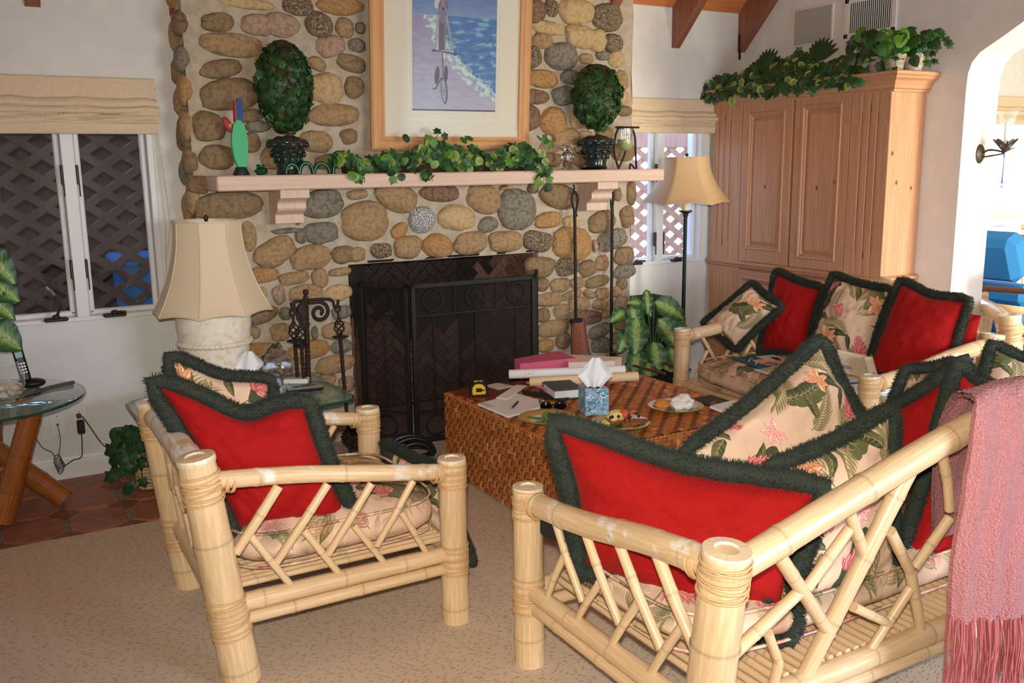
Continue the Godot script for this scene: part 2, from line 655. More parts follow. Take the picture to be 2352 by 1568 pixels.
func paint_pages(seed_: int, bg: Color, inks: Array, rows := 22) -> ImageTexture:   # blocks of grey print and pictures, nothing legible
	var cv := Cv.new(256, 256, bg)
	var r := RandomNumberGenerator.new()
	r.seed = seed_
	for k in rows:
		var y := 8 + k * (240 / rows)
		var x := 10
		while x < 240:
			var l := 4 + r.randi() % 22
			cv.im.fill_rect(Rect2i(x, y, mini(l, 246 - x), 3), bg.lerp(inks[0], r.randf_range(0.3, 0.8)))
			x += l + 4
	for k in range(1, inks.size()):
		cv.im.fill_rect(Rect2i(10 + r.randi() % 150, 10 + r.randi() % 160, 40 + r.randi() % 60, 30 + r.randi() % 50), inks[k])
	return cv.tex()

func paint_dieff() -> ImageTexture:      # variegated leaf: pale yellow along the middle, green margin
	var cv := Cv.new(256, 256, hue(38, 82, 38))
	var r := RandomNumberGenerator.new()
	r.seed = 3
	for k in 700:
		var y := r.randf() * 256
		var d := r.randfn(0.0, 34.0)
		var c := hue(196, 204, 118).lerp(hue(92, 132, 62), clampf(absf(d) / 70.0, 0, 1))
		cv.stroke([Vector2(128 + d * 0.5, y), Vector2(128 + d * 1.2, y - absf(d) * 0.5)], 4, 2, c)
	cv.im.fill_rect(Rect2i(125, 0, 6, 256), hue(150, 170, 96))
	return cv.tex()

func paint_pine(seed_: int, knots: int, base: Color, dark: Color, turned := false) -> ImageTexture:   # boards with grain along y and dark knots
	var w := 256
	var h := 512
	var im := Image.create_empty(w, h, false, Image.FORMAT_RGB8)
	var f := FastNoiseLite.new()
	f.seed = seed_
	f.frequency = 0.03
	f.fractal_octaves = 3
	var r := RandomNumberGenerator.new()
	r.seed = seed_
	var ks := []
	for k in knots:
		ks.append(Vector3(r.randf_range(20, w - 20), r.randf_range(20, h - 20), r.randf_range(3.5, 6.0)))
	for y in h:
		for x in w:
			var push := 0.0
			var spot := 0.0
			for k in ks:
				var dx: float = x - k.x
				var dy: float = y - k.y
				if absf(dy) > 60 or absf(dx) > 40: continue
				push += exp(-(dx * dx / 260.0 + dy * dy / 900.0)) * signf(dx) * 9.0
				spot = maxf(spot, clampf(1.5 - sqrt(dx * dx + dy * dy * 0.7) / k.z, 0, 1))
			var n := f.get_noise_2d((x + push) * 2.2, y * 0.06) * 0.6 + f.get_noise_2d((x + push) * 9.0, y * 0.25 + 90.0) * 0.4
			im.set_pixel(x, y, base.lerp(dark, clampf(0.38 + n * 0.75, 0, 1)).lerp(hue(70, 42, 28), spot * 0.85))
	if turned: im.rotate_90(CLOCKWISE)
	im.generate_mipmaps()
	return ImageTexture.create_from_image(im)

func paint_twill(a: Color, b: Color) -> ImageTexture:   # herringbone weave
	var im := Image.create_empty(128, 128, false, Image.FORMAT_RGB8)
	var r := RandomNumberGenerator.new()
	r.seed = 4
	for y in 128:
		for x in 128:
			var lean := x if (x / 32) % 2 == 0 else -x
			var k := posmod(y + lean, 8)
			im.set_pixel(x, y, a.lerp(b, (0.85 if k < 2 else 0.2 if k < 4 else 0.0) * r.randf_range(0.5, 1.0)))
	im.generate_mipmaps()
	return ImageTexture.create_from_image(im)

func make_materials() -> void:
	M["bumptex"] = ntex([Color.BLACK, Color.WHITE], [0.0, 1.0], 0.03, 256, 5, FastNoiseLite.TYPE_SIMPLEX_SMOOTH, 9)
	nmat("plaster", [hue(224, 220, 211), hue(229, 226, 218)], [0.2, 0.8], Vector3.ONE * 1.2, 0.85, 0.02, 4, 0.08, true)
	mat("white_paint", hue(232, 228, 220), 0.45)
	mat("frame_paint", hue(228, 226, 222), 0.4)
	nmat("mortar", [hue(172, 158, 136), hue(182, 168, 145), hue(190, 176, 154)], [0.25, 0.5, 0.8], Vector3.ONE * 1.6, 0.95, 0.03, 5, 0.6, true)
	var st := [
		[hue(143, 115, 81), hue(179, 147, 104), hue(160, 132, 98)], [hue(119, 98, 70), hue(156, 126, 87), hue(136, 115, 89)],
		[hue(104, 98, 85), hue(147, 136, 117), hue(124, 115, 100)], [hue(160, 117, 70), hue(190, 147, 96), hue(145, 109, 70)],
		[hue(177, 147, 102), hue(203, 175, 128), hue(190, 160, 115)], [hue(102, 79, 62), hue(149, 115, 89), hue(119, 98, 81)],
		[hue(149, 121, 100), hue(188, 158, 132), hue(166, 141, 119)]]
	for i in st.size():
		nmat("stone%d" % i, st[i], [0.3, 0.55, 0.8], Vector3.ONE * 3.0, 0.85, 0.035, 5, 0.9, true, FastNoiseLite.TYPE_SIMPLEX_SMOOTH, 20 + i)
	nmat("stone7", [hue(50, 50, 48), hue(190, 190, 184), hue(226, 226, 220)], [0.36, 0.5, 0.7], Vector3.ONE * 5.0, 0.8, 0.08, 3, 0.9, true)
	nmat("stone8", [hue(92, 76, 58), hue(136, 116, 90), hue(170, 154, 128)], [0.34, 0.52, 0.74], Vector3.ONE * 4.0, 0.9, 0.05, 4, 2.0, true)
	for i in 3:
		nmat("brick%d" % i, [[hue(110, 70, 56), hue(142, 92, 74)], [hue(96, 66, 58), hue(124, 86, 74)], [hue(126, 88, 72), hue(150, 110, 92)]][i], [0.3, 0.7], Vector3.ONE * 4.0, 0.95, 0.04, 4, 0.8, true)
	nmat("sooty_brick", [hue(40, 32, 28), hue(58, 44, 38)], [0.3, 0.7], Vector3.ONE * 4.0, 0.98, 0.04, 4, 0.8, true)
	mat("soot", hue(26, 23, 21), 0.98)
	nmat("iron", [hue(20, 19, 19), hue(40, 38, 36)], [0.3, 0.7], Vector3.ONE * 6.0, 0.6, 0.03, 3)
	M.iron.metallic = 0.35
	nmat("rusty_iron", [hue(44, 30, 24), hue(70, 46, 36), hue(34, 26, 24)], [0.3, 0.5, 0.8], Vector3.ONE * 9.0, 0.7, 0.04, 3)
	M.rusty_iron.metallic = 0.3
	mat("mesh_cloth", Color(0.1, 0.075, 0.06, 0.62), 0.9).transparency = BaseMaterial3D.TRANSPARENCY_ALPHA
	var pk := [["pine", hue(206, 154, 116), hue(172, 120, 84), 5], ["pine_plain", hue(206, 154, 116), hue(174, 122, 86), 0], ["white_wood", hue(224, 196, 174), hue(206, 172, 148), 0], ["maple", hue(216, 164, 108), hue(192, 134, 80), 0], ["beam_wood", hue(156, 100, 76), hue(120, 72, 54), 1], ["deck_wood", hue(216, 136, 78), hue(186, 108, 60), 0], ["lattice_dark", hue(84, 60, 50), hue(66, 46, 38), 0], ["lattice_pink", hue(206, 160, 138), hue(180, 132, 112), 0]]
	for i in pk.size():
		var m := mat(pk[i][0], Color.WHITE, 0.55)
		m.albedo_texture = paint_pine(31 + i, pk[i][3], pk[i][1], pk[i][2])
		tri_map(m, Vector3(2.2, 1.1, 2.2), true)
	for k in [["pine_x", 1], ["white_x", 2], ["maple_x", 3], ["deck_x", 5]]:      # the same woods with the grain lying down
		var m := mat(k[0], Color.WHITE, 0.55)
		m.albedo_texture = paint_pine(41, 0, pk[k[1]][1], pk[k[1]][2], true)
		tri_map(m, Vector3(1.1, 2.2, 1.1), true)
	var grain := ntex([hue(244, 239, 228), hue(230, 221, 206), hue(248, 243, 234)], [0.25, 0.5, 0.8], 0.02, 256, 4)
	var bm := mat("bamboo", Color.WHITE, 0.32)
	bm.albedo_texture = grain
	bm.uv1_scale = Vector3(3, 0.6, 1)
	bm.vertex_color_use_as_albedo = true
	var bd := mat("bamboo_brown", hue(228, 190, 140), 0.3)
	bd.albedo_texture = ntex([hue(186, 132, 78), hue(168, 114, 64), hue(196, 144, 88)], [0.25, 0.5, 0.8], 0.02, 256, 4)
	bd.uv1_scale = Vector3(3, 0.6, 1)
	bd.vertex_color_use_as_albedo = true
	mat("rattan_wrap", hue(206, 164, 112), 0.5)
	var fl := mat("floral", Color.WHITE, 0.85)
	fl.albedo_texture = paint_floral()
	var ft := mat("floral_tri", Color.WHITE, 0.85)
	ft.albedo_texture = fl.albedo_texture
	tri_map(ft, Vector3.ONE * 1.55)
	var rd := mat("red_cloth", Color.WHITE, 0.8)
	rd.albedo_texture = paint_twill(hue(150, 16, 14), hue(186, 50, 44))
	rd.uv1_scale = Vector3(9, 9, 1)
	rd.rim_enabled = true
	rd.rim = 0.08
	rd.metallic_specular = 0.2
	rd.rim_tint = 0.7
	mat("fringe_green", hue(46, 52, 40), 0.95)
	var rg := mat("rug", Color.WHITE, 0.95)
	rg.albedo_texture = paint_rug()
	tri_map(rg, Vector3.ONE * 0.62, true)
	rg.heightmap_enabled = true
	rg.heightmap_scale = 0.12
	rg.heightmap_texture = M.bumptex
	for i in 3:
		nmat("terracotta%d" % i, [[hue(156, 92, 64), hue(174, 108, 78)], [hue(144, 86, 62), hue(164, 102, 76)], [hue(122, 72, 42), hue(138, 86, 54)]][i], [0.25, 0.75], Vector3.ONE * 1.7, 0.5, 0.02, 4, 0.3, true)
	nmat("grout", [hue(128, 122, 108), hue(150, 144, 128)], [0.3, 0.7], Vector3.ONE * 3.0, 0.95, 0.03, 4, 0.3, true)
	nmat("hearth_stone", [hue(176, 158, 138), hue(202, 184, 164)], [0.3, 0.7], Vector3.ONE * 2.0, 0.8, 0.03, 4, 0.4, true)
	var wk := mat("wicker", Color.WHITE, 0.45)
	wk.vertex_color_use_as_albedo = true
	mat("shade_cloth", hue(224, 204, 168), 0.8)
	M.shade_cloth.backlight_enabled = true
	M.shade_cloth.backlight = Color(0.25, 0.22, 0.16)
	mat("shade_cloth2", hue(206, 172, 126), 0.7)
	mat("shade_lining", hue(244, 240, 230), 0.85)
	nmat("urn_plaster", [hue(222, 202, 170), hue(238, 226, 202), hue(242, 233, 214)], [0.22, 0.42, 0.8], Vector3.ONE * 2.6, 0.9, 0.03, 5, 0.3, true)
	nmat("blind_cloth", [hue(218, 194, 160), hue(223, 200, 167)], [0.3, 0.7], Vector3.ONE * 6.0, 0.9, 0.03, 4, 0.15, true)
	mat("dark_green_metal", hue(24, 40, 36), 0.45, 0.3)
	mat("glass", Color(1, 1, 1, 0.0), 0.02).transparency = BaseMaterial3D.TRANSPARENCY_ALPHA
	var tg := mat("table_glass", Color(0.62, 0.82, 0.74, 0.3), 0.03)
	tg.transparency = BaseMaterial3D.TRANSPARENCY_ALPHA
	mat("glass_edge", hue(30, 74, 58), 0.1)
	var cg := mat("crystal", Color(1, 1, 1, 0.0), 0.02)
	cg.refraction_enabled = true
	cg.refraction_scale = 0.05
	var gg := mat("green_glass", Color(0.1, 0.5, 0.3, 0.15), 0.03)
	gg.refraction_enabled = true
	gg.refraction_scale = 0.05
	var gt := mat("pane_blow", Color(0.95, 1, 1, 0.08), 0.03)
	gt.transparency = BaseMaterial3D.TRANSPARENCY_ALPHA
	nmat("pot_glaze", [hue(16, 40, 38), hue(24, 56, 52), hue(150, 84, 52)], [0.3, 0.62, 0.8], Vector3.ONE * 9.0, 0.18, 0.03, 3)
	nmat("grey_pot", [hue(150, 136, 120), hue(186, 172, 154)], [0.3, 0.7], Vector3.ONE * 5.0, 0.9, 0.03, 4, 0.4)
	nmat("soil", [hue(60, 38, 24), hue(98, 60, 36)], [0.3, 0.7], Vector3.ONE * 14.0, 0.98, 0.05, 4, 1.5)
	for k in [["leaf_dark", hue(30, 66, 30)], ["leaf_mid", hue(44, 92, 36)], ["leaf_light", hue(86, 136, 48)], ["leaf_cream", hue(164, 172, 96)], ["leaf_olive", hue(54, 72, 32)]]:
		var m := mat(k[0], k[1], 0.5)
		m.vertex_color_use_as_albedo = true
		m.backlight_enabled = true
		m.backlight = Color(0.1, 0.16, 0.05)
	var df := mat("leaf_dieff", Color.WHITE, 0.45)
	df.albedo_texture = paint_dieff()
	mat("bark", hue(110, 66, 40), 0.9)
	nmat("moss", [hue(96, 58, 32), hue(60, 62, 30)], [0.3, 0.7], Vector3.ONE * 12.0, 0.98, 0.05, 4, 2.0)
	nmat("basket", [hue(176, 138, 92), hue(214, 184, 138)], [0.3, 0.7], Vector3.ONE * 14.0, 0.8, 0.04, 3)
	mat("black_plastic", hue(22, 22, 24), 0.4)
	mat("dull_black", hue(20, 19, 19), 0.85)
	mat("silver", hue(180, 182, 186), 0.3, 0.7)
	mat("dark_bronze", hue(66, 54, 44), 0.5, 0.5)
	mat("paper", hue(232, 230, 226), 0.85)
	mat("cream_paper", hue(226, 202, 158), 0.8)
	mat("pink_card", hue(204, 92, 122), 0.7)
	mat("hot_pink", hue(238, 128, 190), 0.7)
	mat("yellow_plastic", hue(232, 186, 30), 0.4)
	mat("plate_gold", hue(206, 168, 90), 0.35)
	mat("plate_white", hue(236, 234, 226), 0.25)
	nmat("throw_wool", [hue(186, 108, 104), hue(206, 134, 126)], [0.3, 0.7], Vector3.ONE * 16.0, 0.95, 0.06, 3, 1.1)
	M.throw_wool.rim_enabled = true
	M.throw_wool.rim = 0.35
	M.throw_wool.rim_tint = 0.5
	mat("throw_fringe", hue(180, 96, 94), 0.9)
	mat("blue_cloth", hue(40, 120, 176), 0.85)
const STONES := "1305 2441 138 26 -4 4 | 1592 2446 75 46 0 8 | 1823 2465 126 45 0 3 | 1168 2337 76 44 5 1 | 1371 2335 79 52 0 6 | 1495 2345 87 58 -5 6 | 1703 2355 70 59 -15 8 | 1847 2348 48 50 0 0 | 1939 2353 27 30 0 2 | 1231 2229 146 55 -4 0 | 1759 2249 74 53 12 6 | 1914 2260 49 34 0 2 | 1164 2107 101 42 12 1 | 1378 2150 38 24 0 3 | 1875 2165 78 42 -15 1 | 1682 2154 49 33 -25 0 | 1886 2037 51 56 -10 1 | 1721 2023 89 77 0 4 | 1208 1979 144 73 8 1 | 1760 1884 137 55 3 0 | 1298 1874 73 31 8 1 | 1081 1815 77 69 -8 1 | 1653 1739 89 55 -5 0 | 1843 1768 49 39 0 1 | 1114 1658 84 59 0 1 | 1338 1820 61 29 0 2 | 1289 1735 52 48 0 1 | 1403 1656 56 55 0 0 | 1721 1634 80 38 10 1 | 1460 2184 37 53 0 4 | 1161 1408 166 66 3 1 | 1665 1401 113 72 5 2 | 1878 1447 59 26 4 0 | 1914 1295 129 103 0 0 | 1654 1242 93 56 0 2 | 1531 1323 18 31 -20 3 | 1387 1150 110 68 22 0 | 1590 1106 109 62 10 0 | 1253 1239 38 72 0 0 | 1541 1230 31 39 0 2 | 1453 1261 71 14 2 2 | 1777 1112 63 47 0 1 | 1857 1108 53 39 -5 0 | 1316 1028 76 40 0 3 | 1488 998 81 34 6 0 | 1635 988 42 51 15 0 | 1757 1015 61 23 4 0 | 1735 897 79 44 5 4 | 1397 911 35 49 5 6 | 1553 906 92 46 0 0 | 1305 930 26 30 0 4 | 1014 1518 53 45 0 1 | 1287 807 90 45 12 1 | 1426 803 33 34 0 2 | 1751 782 55 37 8 2 | 1248 714 32 33 0 0 | 1392 702 55 48 5 0 | 1716 678 86 48 0 0 | 1586 680 18 37 0 2 | 1302 607 94 43 -5 3 | 1551 585 109 48 3 3 | 1741 585 63 39 0 2 | 1700 483 109 49 5 0 | 1442 499 88 41 -5 0 | 1215 532 41 34 0 0 | 1647 395 50 35 0 0 | 1760 354 45 47 -10 0 | 1519 420 75 34 0 0 | 1208 437 54 33 0 3 | 1345 402 67 34 0 1 | 3058 2517 73 66 0 5 | 3183 2546 46 51 0 8 | 3368 2537 118 71 0 4 | 3599 2514 107 79 0 8 | 3161 2426 116 37 -8 4 | 3119 2350 72 45 0 0 | 3399 2386 104 66 -5 4 | 3523 2371 63 65 0 4 | 3656 2360 69 51 0 8 | 3255 2263 108 76 0 2 | 3038 2247 62 63 15 8 | 3443 2254 49 32 0 0 | 3578 2281 49 27 0 2 | 3675 2264 55 50 0 4 | 3113 2122 103 51 -4 3 | 3328 2139 72 41 0 2 | 3723 2131 46 58 10 0 | 3053 2012 102 41 0 5 | 3276 2024 80 54 0 2 | 3018 1885 68 73 0 5 | 3192 1869 93 79 0 3 | 3373 1882 55 57 0 4 | 3293 1759 98 65 0 0 | 3170 1708 71 35 0 6 | 3187 1629 74 41 0 1 | 3409 1634 65 44 0 1 | 3734 2021 42 45 0 4 | 3749 1939 54 31 0 1 | 3742 1677 87 56 0 1 | 3600 1797 55 37 0 0 | 3436 1766 63 43 0 4 | 3462 2129 71 64 0 0 | 3489 1971 81 65 0 1 | 2115 1429 122 78 -18 0 | 2391 1443 121 48 -3 5 | 2689 1400 108 82 -15 0 | 2270 1291 78 73 0 7 | 2505 1295 115 70 -8 4 | 2924 1324 124 113 0 2 | 2717 1243 65 44 10 2 | 2126 1230 55 39 32 3 | 3044 1452 38 28 0 5 | 2011 1123 61 42 -5 8 | 2179 1134 84 64 5 0 | 2372 1132 94 65 -12 3 | 2591 1134 107 65 8 0 | 2841 1132 114 62 0 0 | 3079 1120 105 61 -8 8 | 3089 956 108 64 0 1 | 2830 1464 31 13 15 3 | 3230 1402 128 73 -10 1 | 3158 1251 93 48 5 3 | 3334 1233 62 38 0 4 | 3574 1223 100 67 12 1 | 3340 1092 142 97 -8 3 | 3514 1069 19 41 5 6 | 3657 1100 113 63 15 2 | 3575 1056 30 24 0 6 | 3295 944 83 54 0 8 | 3460 922 67 50 10 1 | 3576 950 50 50 0 0 | 3775 1248 55 66 8 1 | 3754 988 78 56 12 1 | 3762 884 86 47 5 2 | 3809 1406 37 76 0 1 | 3696 1399 30 43 0 1 | 3108 840 45 41 0 1 | 3244 827 74 43 3 0 | 3380 832 57 35 3 0 | 3537 829 92 36 8 1 | 3738 802 44 40 5 1 | 3152 741 94 44 0 0 | 3331 756 82 28 10 0 | 3472 750 44 27 -25 0 | 3580 745 55 37 0 0 | 3394 691 83 41 0 0 | 3556 672 64 30 -5 0 | 3110 640 51 44 0 1 | 3251 656 59 44 15 0 | 3430 596 127 50 -3 5 | 3736 653 56 67 -20 6 | 3185 548 115 53 6 0 | 3264 462 54 54 0 1 | 3560 492 89 43 15 2 | 3126 438 63 42 0 3 | 3576 393 75 49 0 2 | 3156 361 91 27 3 5 | 3698 748 38 36 0 0 | 3611 603 36 27 0 0 | 3409 332 79 30 0 1 | 3658 316 45 37 0 1 | 3260 252 98 36 0 0 | 3511 222 88 37 0 0 | 3121 275 69 41 0 1 | 3730 525 45 43 0 1 | 3701 429 45 37 0 1"

# ---------- the setting ----------
const XR := 4.98
const XB := 5.285

func holed(mb: MB, lo: Vector2, hi: Vector2, holes: Array, place: Callable, thick: float) -> void:   # a wall in cells round its openings; place(centre) -> centre in the world, size axis by fn
	var xs := [lo.x, hi.x]
	var ys := [lo.y, hi.y]
	for h in holes:
		xs.append_array([h[0], h[2]])
		ys.append_array([h[1], h[3]])
	xs.sort()
	ys.sort()
	for i in xs.size() - 1:
		for j in ys.size() - 1:
			if xs[i + 1] - xs[i] < 1e-4 or ys[j + 1] - ys[j] < 1e-4: continue
			var c := Vector2((xs[i] + xs[i + 1]) / 2, (ys[j] + ys[j + 1]) / 2)
			if holes.any(func(h): return c.x > h[0] and c.x < h[2] and c.y > h[1] and c.y < h[3]): continue
			place.call(mb, c, Vector2(xs[i + 1] - xs[i], ys[j + 1] - ys[j]), thick)

func build_shell() -> void:
	var along_x := func(z: float): return func(mb: MB, c: Vector2, sz: Vector2, th: float): box(mb, Vector3(c.x, c.y, z), Vector3(sz.x, sz.y, th), 0.0)
	var along_z := func(x: float): return func(mb: MB, c: Vector2, sz: Vector2, th: float): box(mb, Vector3(x, c.y, c.x), Vector3(th, sz.y, sz.x), 0.0)
	var mb := MB.new()
	holed(mb, Vector2(-1.8, 0), Vector2(5.2, 2.72), [[-0.4, 0.83, 0.835, 2.0], [3.84, 0.885, 4.615, 2.0], [1.82, 0.0, 3.07, 1.05]], along_x.call(-0.09), 0.18)
	struct("wall_back", mb, M.plaster, "white plaster wall behind the stone fireplace and both windows")
	mb = MB.new()
	var arch := PackedVector2Array([Vector2(-0.6, 0), Vector2(1.8, 0), Vector2(1.8, 1.98), Vector2(1.805, 2.08), Vector2(1.825, 2.14), Vector2(1.87, 2.19), Vector2(2.0, 2.26), Vector2(2.5, 2.55), Vector2(3.4, 2.62), Vector2(4.2, 2.3), Vector2(4.4, 1.98), Vector2(4.4, 0), Vector2(7.18, 0), Vector2(7.18, 2.9), Vector2(3.5, 6.4), Vector2(-0.1, 2.8), Vector2(-0.6, 2.8)])
	prism(mb, arch, XB - XR, Transform3D(Basis(Vector3(0, 0, 1), Vector3(0, 1, 0), Vector3(1, 0, 0)), Vector3(XR, 0, 0)))
	struct("wall_right", mb, M.plaster, "white plaster wall with a chamfered archway beside the wardrobe")
	mb = MB.new()
	prism(mb, PackedVector2Array([Vector2(-0.18, 0), Vector2(7.18, 0), Vector2(7.18, 2.9), Vector2(3.5, 6.4), Vector2(-0.18, 2.75)]), 0.18, Transform3D(Basis(Vector3(0, 0, 1), Vector3(0, 1, 0), Vector3(1, 0, 0)), Vector3(-1.98, 0, 0)))
	struct("wall_left", mb, M.plaster)
	mb = MB.new()
	holed(mb, Vector2(-1.98, 0), Vector2(XB, 2.9), [[2.3, 0.1, 4.4, 2.25]], along_x.call(7.09), 0.18)
	struct("wall_front", mb, M.plaster)
	mb = MB.new()                                        # the next room
	holed(mb, Vector2(XB, 0), Vector2(9.9, 2.9), [[6.2, 0.93, 9.72, 1.99]], along_x.call(-0.59), 0.18)
	struct("wall_north", mb, M.plaster, "pale wall of the next room with a wide bright window")
	mb = MB.new()
	box(mb, Vector3(9.82, 1.45, 2.8), Vector3(0.18, 2.9, 6.9), 0.0)
	struct("wall_east", mb, M.plaster)
	mb = MB.new()
	holed(mb, Vector2(XB, 0), Vector2(9.9, 2.9), [[5.4, 0.3, 6.75, 2.4]], along_x.call(6.2), 0.18)
	struct("wall_south", mb, M.plaster)
	mb = MB.new()
	box(mb, Vector3(7.6, 2.98, 2.8), Vector3(4.7, 0.14, 7.1), 0.0)
	struct("ceiling_side", mb, M.plaster)
	# floor: screed with clay tiles laid where they show
	mb = MB.new()
	box(mb, Vector3(4.0, -0.065, 3.2), Vector3(12.2, 0.1, 8.0), 0.0)
	var fl := struct("floor", mb, M.grout, "terracotta floor of clipped-corner tiles with small diamond insets")
	for i in range(-5, 15):
		for j in range(-1, 4):
			var c := Vector2(0.068 + i * 0.27, 0.40 + j * 0.315)
			if c.x > 3.95 or c.y > 1.2: continue
			var oct := PackedVector2Array()
			for q in [[0.127, 0.086], [0.064, 0.149], [-0.064, 0.149], [-0.127, 0.086], [-0.127, -0.086], [-0.064, -0.149], [0.064, -0.149], [0.127, -0.086]]:
				oct.append(c + Vector2(q[0], q[1]) * rng.randf_range(0.96, 1.0))
			tile(oct, fl, M["terracotta%d" % (rng.randi() % 2)])
			var d := c + Vector2(0.135, 0.1575)
			tile(PackedVector2Array([d + Vector2(0.062, 0), d + Vector2(0, 0.062), d + Vector2(-0.062, 0), d + Vector2(0, -0.062)]), fl, M.terracotta2)
	mb = MB.new()
	box(mb, Vector3(2.45, 0.004, 0.46), Vector3(1.75, 0.03, 0.72), 0.008)
	struct("trim_1", mb, M.hearth_stone, "low pale stone hearth slab in front of the firebox")
	# baseboard with its grooves
	mb = MB.new()
	var bp := PackedVector2Array([Vector2(0, 0), Vector2(0.016, 0), Vector2(0.016, 0.08), Vector2(0.012, 0.083), Vector2(0.012, 0.088), Vector2(0.016, 0.091), Vector2(0.013, 0.115), Vector2(0.009, 0.118), Vector2(0.006, 0.13), Vector2(0, 0.135)])
	for seg in [[-1.8, 0.99], [3.81, XR]]:
		prism(mb, bp, seg[1] - seg[0], Transform3D(Basis(Vector3(0, 0, 1), Vector3(0, 1, 0), Vector3(1, 0, 0)), Vector3(seg[0], -0.015, 0)))
	struct("baseboard_back", mb, M.white_paint, "white grooved baseboard along the window wall")
	# roof boards and rafters, rising at 45 degrees from the window wall
	mb = MB.new()
	prism(mb, PackedVector2Array([Vector2(1.0, 3.66), Vector2(3.5, 6.16), Vector2(7.2, 2.46), Vector2(7.4, 2.66), Vector2(3.5, 6.5), Vector2(1.0, 4.0)]), 7.4, Transform3D(Basis(Vector3(0, 0, 1), Vector3(0, 1, 0), Vector3(1, 0, 0)), Vector3(-2.1, 0, 0)))
	var ce := struct("ceiling", mb, M.deck_x, "sloping ceiling of orange stained boards above dark rafters")
	for k in 11:
		mb = MB.new()
		var z0 := -0.2 + k * 0.125
		prism(mb, PackedVector2Array([Vector2(z0 + 0.004, z0 + 2.664), Vector2(z0 + 0.008, z0 + 2.660), Vector2(z0 + 0.117, z0 + 2.769), Vector2(z0 + 0.121, z0 + 2.781), Vector2(z0 + 0.121, z0 + 2.84), Vector2(z0 + 0.004, z0 + 2.72)]), 7.2, Transform3D(Basis(Vector3(0, 0, 1), Vector3(0, 1, 0), Vector3(1, 0, 0)), Vector3(-2.0, 0, 0)))
		obj("plank", mb, M.deck_x, ce)
	mb = MB.new()                                        # closes the joints from above
	prism(mb, PackedVector2Array([Vector2(-0.25, 2.5), Vector2(1.3, 4.05), Vector2(1.3, 4.15), Vector2(-0.3, 2.55)]), 7.2, Transform3D(Basis(Vector3(0, 0, 1), Vector3(0, 1, 0), Vector3(1, 0, 0)), Vector3(-2.0, 0, 0)))
	obj("roof_felt", mb, M.soot, ce)
	for x in [0.30, 0.97, 1.635, 2.30, 2.97, 3.635, 4.30, 4.91]:
		mb = MB.new()
		prism(mb, PackedVector2Array([Vector2(0, 2.385), Vector2(3.4, 5.785), Vector2(3.4, 6.07), Vector2(0, 2.67)]), 0.07, Transform3D(Basis(Vector3(0, 0, 1), Vector3(0, 1, 0), Vector3(1, 0, 0)), Vector3(x, 0, 0)))
		obj("rafter", mb, M.beam_wood, ce)

func tile(poly: PackedVector2Array, parent: Node, m: Material) -> void:
	var mb := MB.new()
	var c := Vector2.ZERO
	for q in poly:
		c += q / poly.size()
	var top := []
	var mid := []
	var bot := []
	var lift := rng.randf_range(-0.0015, 0.0015)
	for q in poly:
		top.append(Vector3(q.x + (c.x - q.x) * 0.04, lift, q.y + (c.y - q.y) * 0.04))
		mid.append(Vector3(q.x, lift - 0.004, q.y))
		bot.append(Vector3(q.x, -0.02, q.y))
	mb.face(top, Vector3.UP)
	for i in poly.size():
		var k := (i + 1) % poly.size()
		var d := Vector3(mid[i].x + mid[k].x - 2 * c.x, 0, mid[i].z + mid[k].z - 2 * c.y).normalized()
		mb.face([top[i], top[k], mid[k], mid[i]], (d + Vector3.UP * 1.5).normalized())
		mb.face([mid[i], mid[k], bot[k], bot[i]], d)
	obj("tile", mb, m, parent)

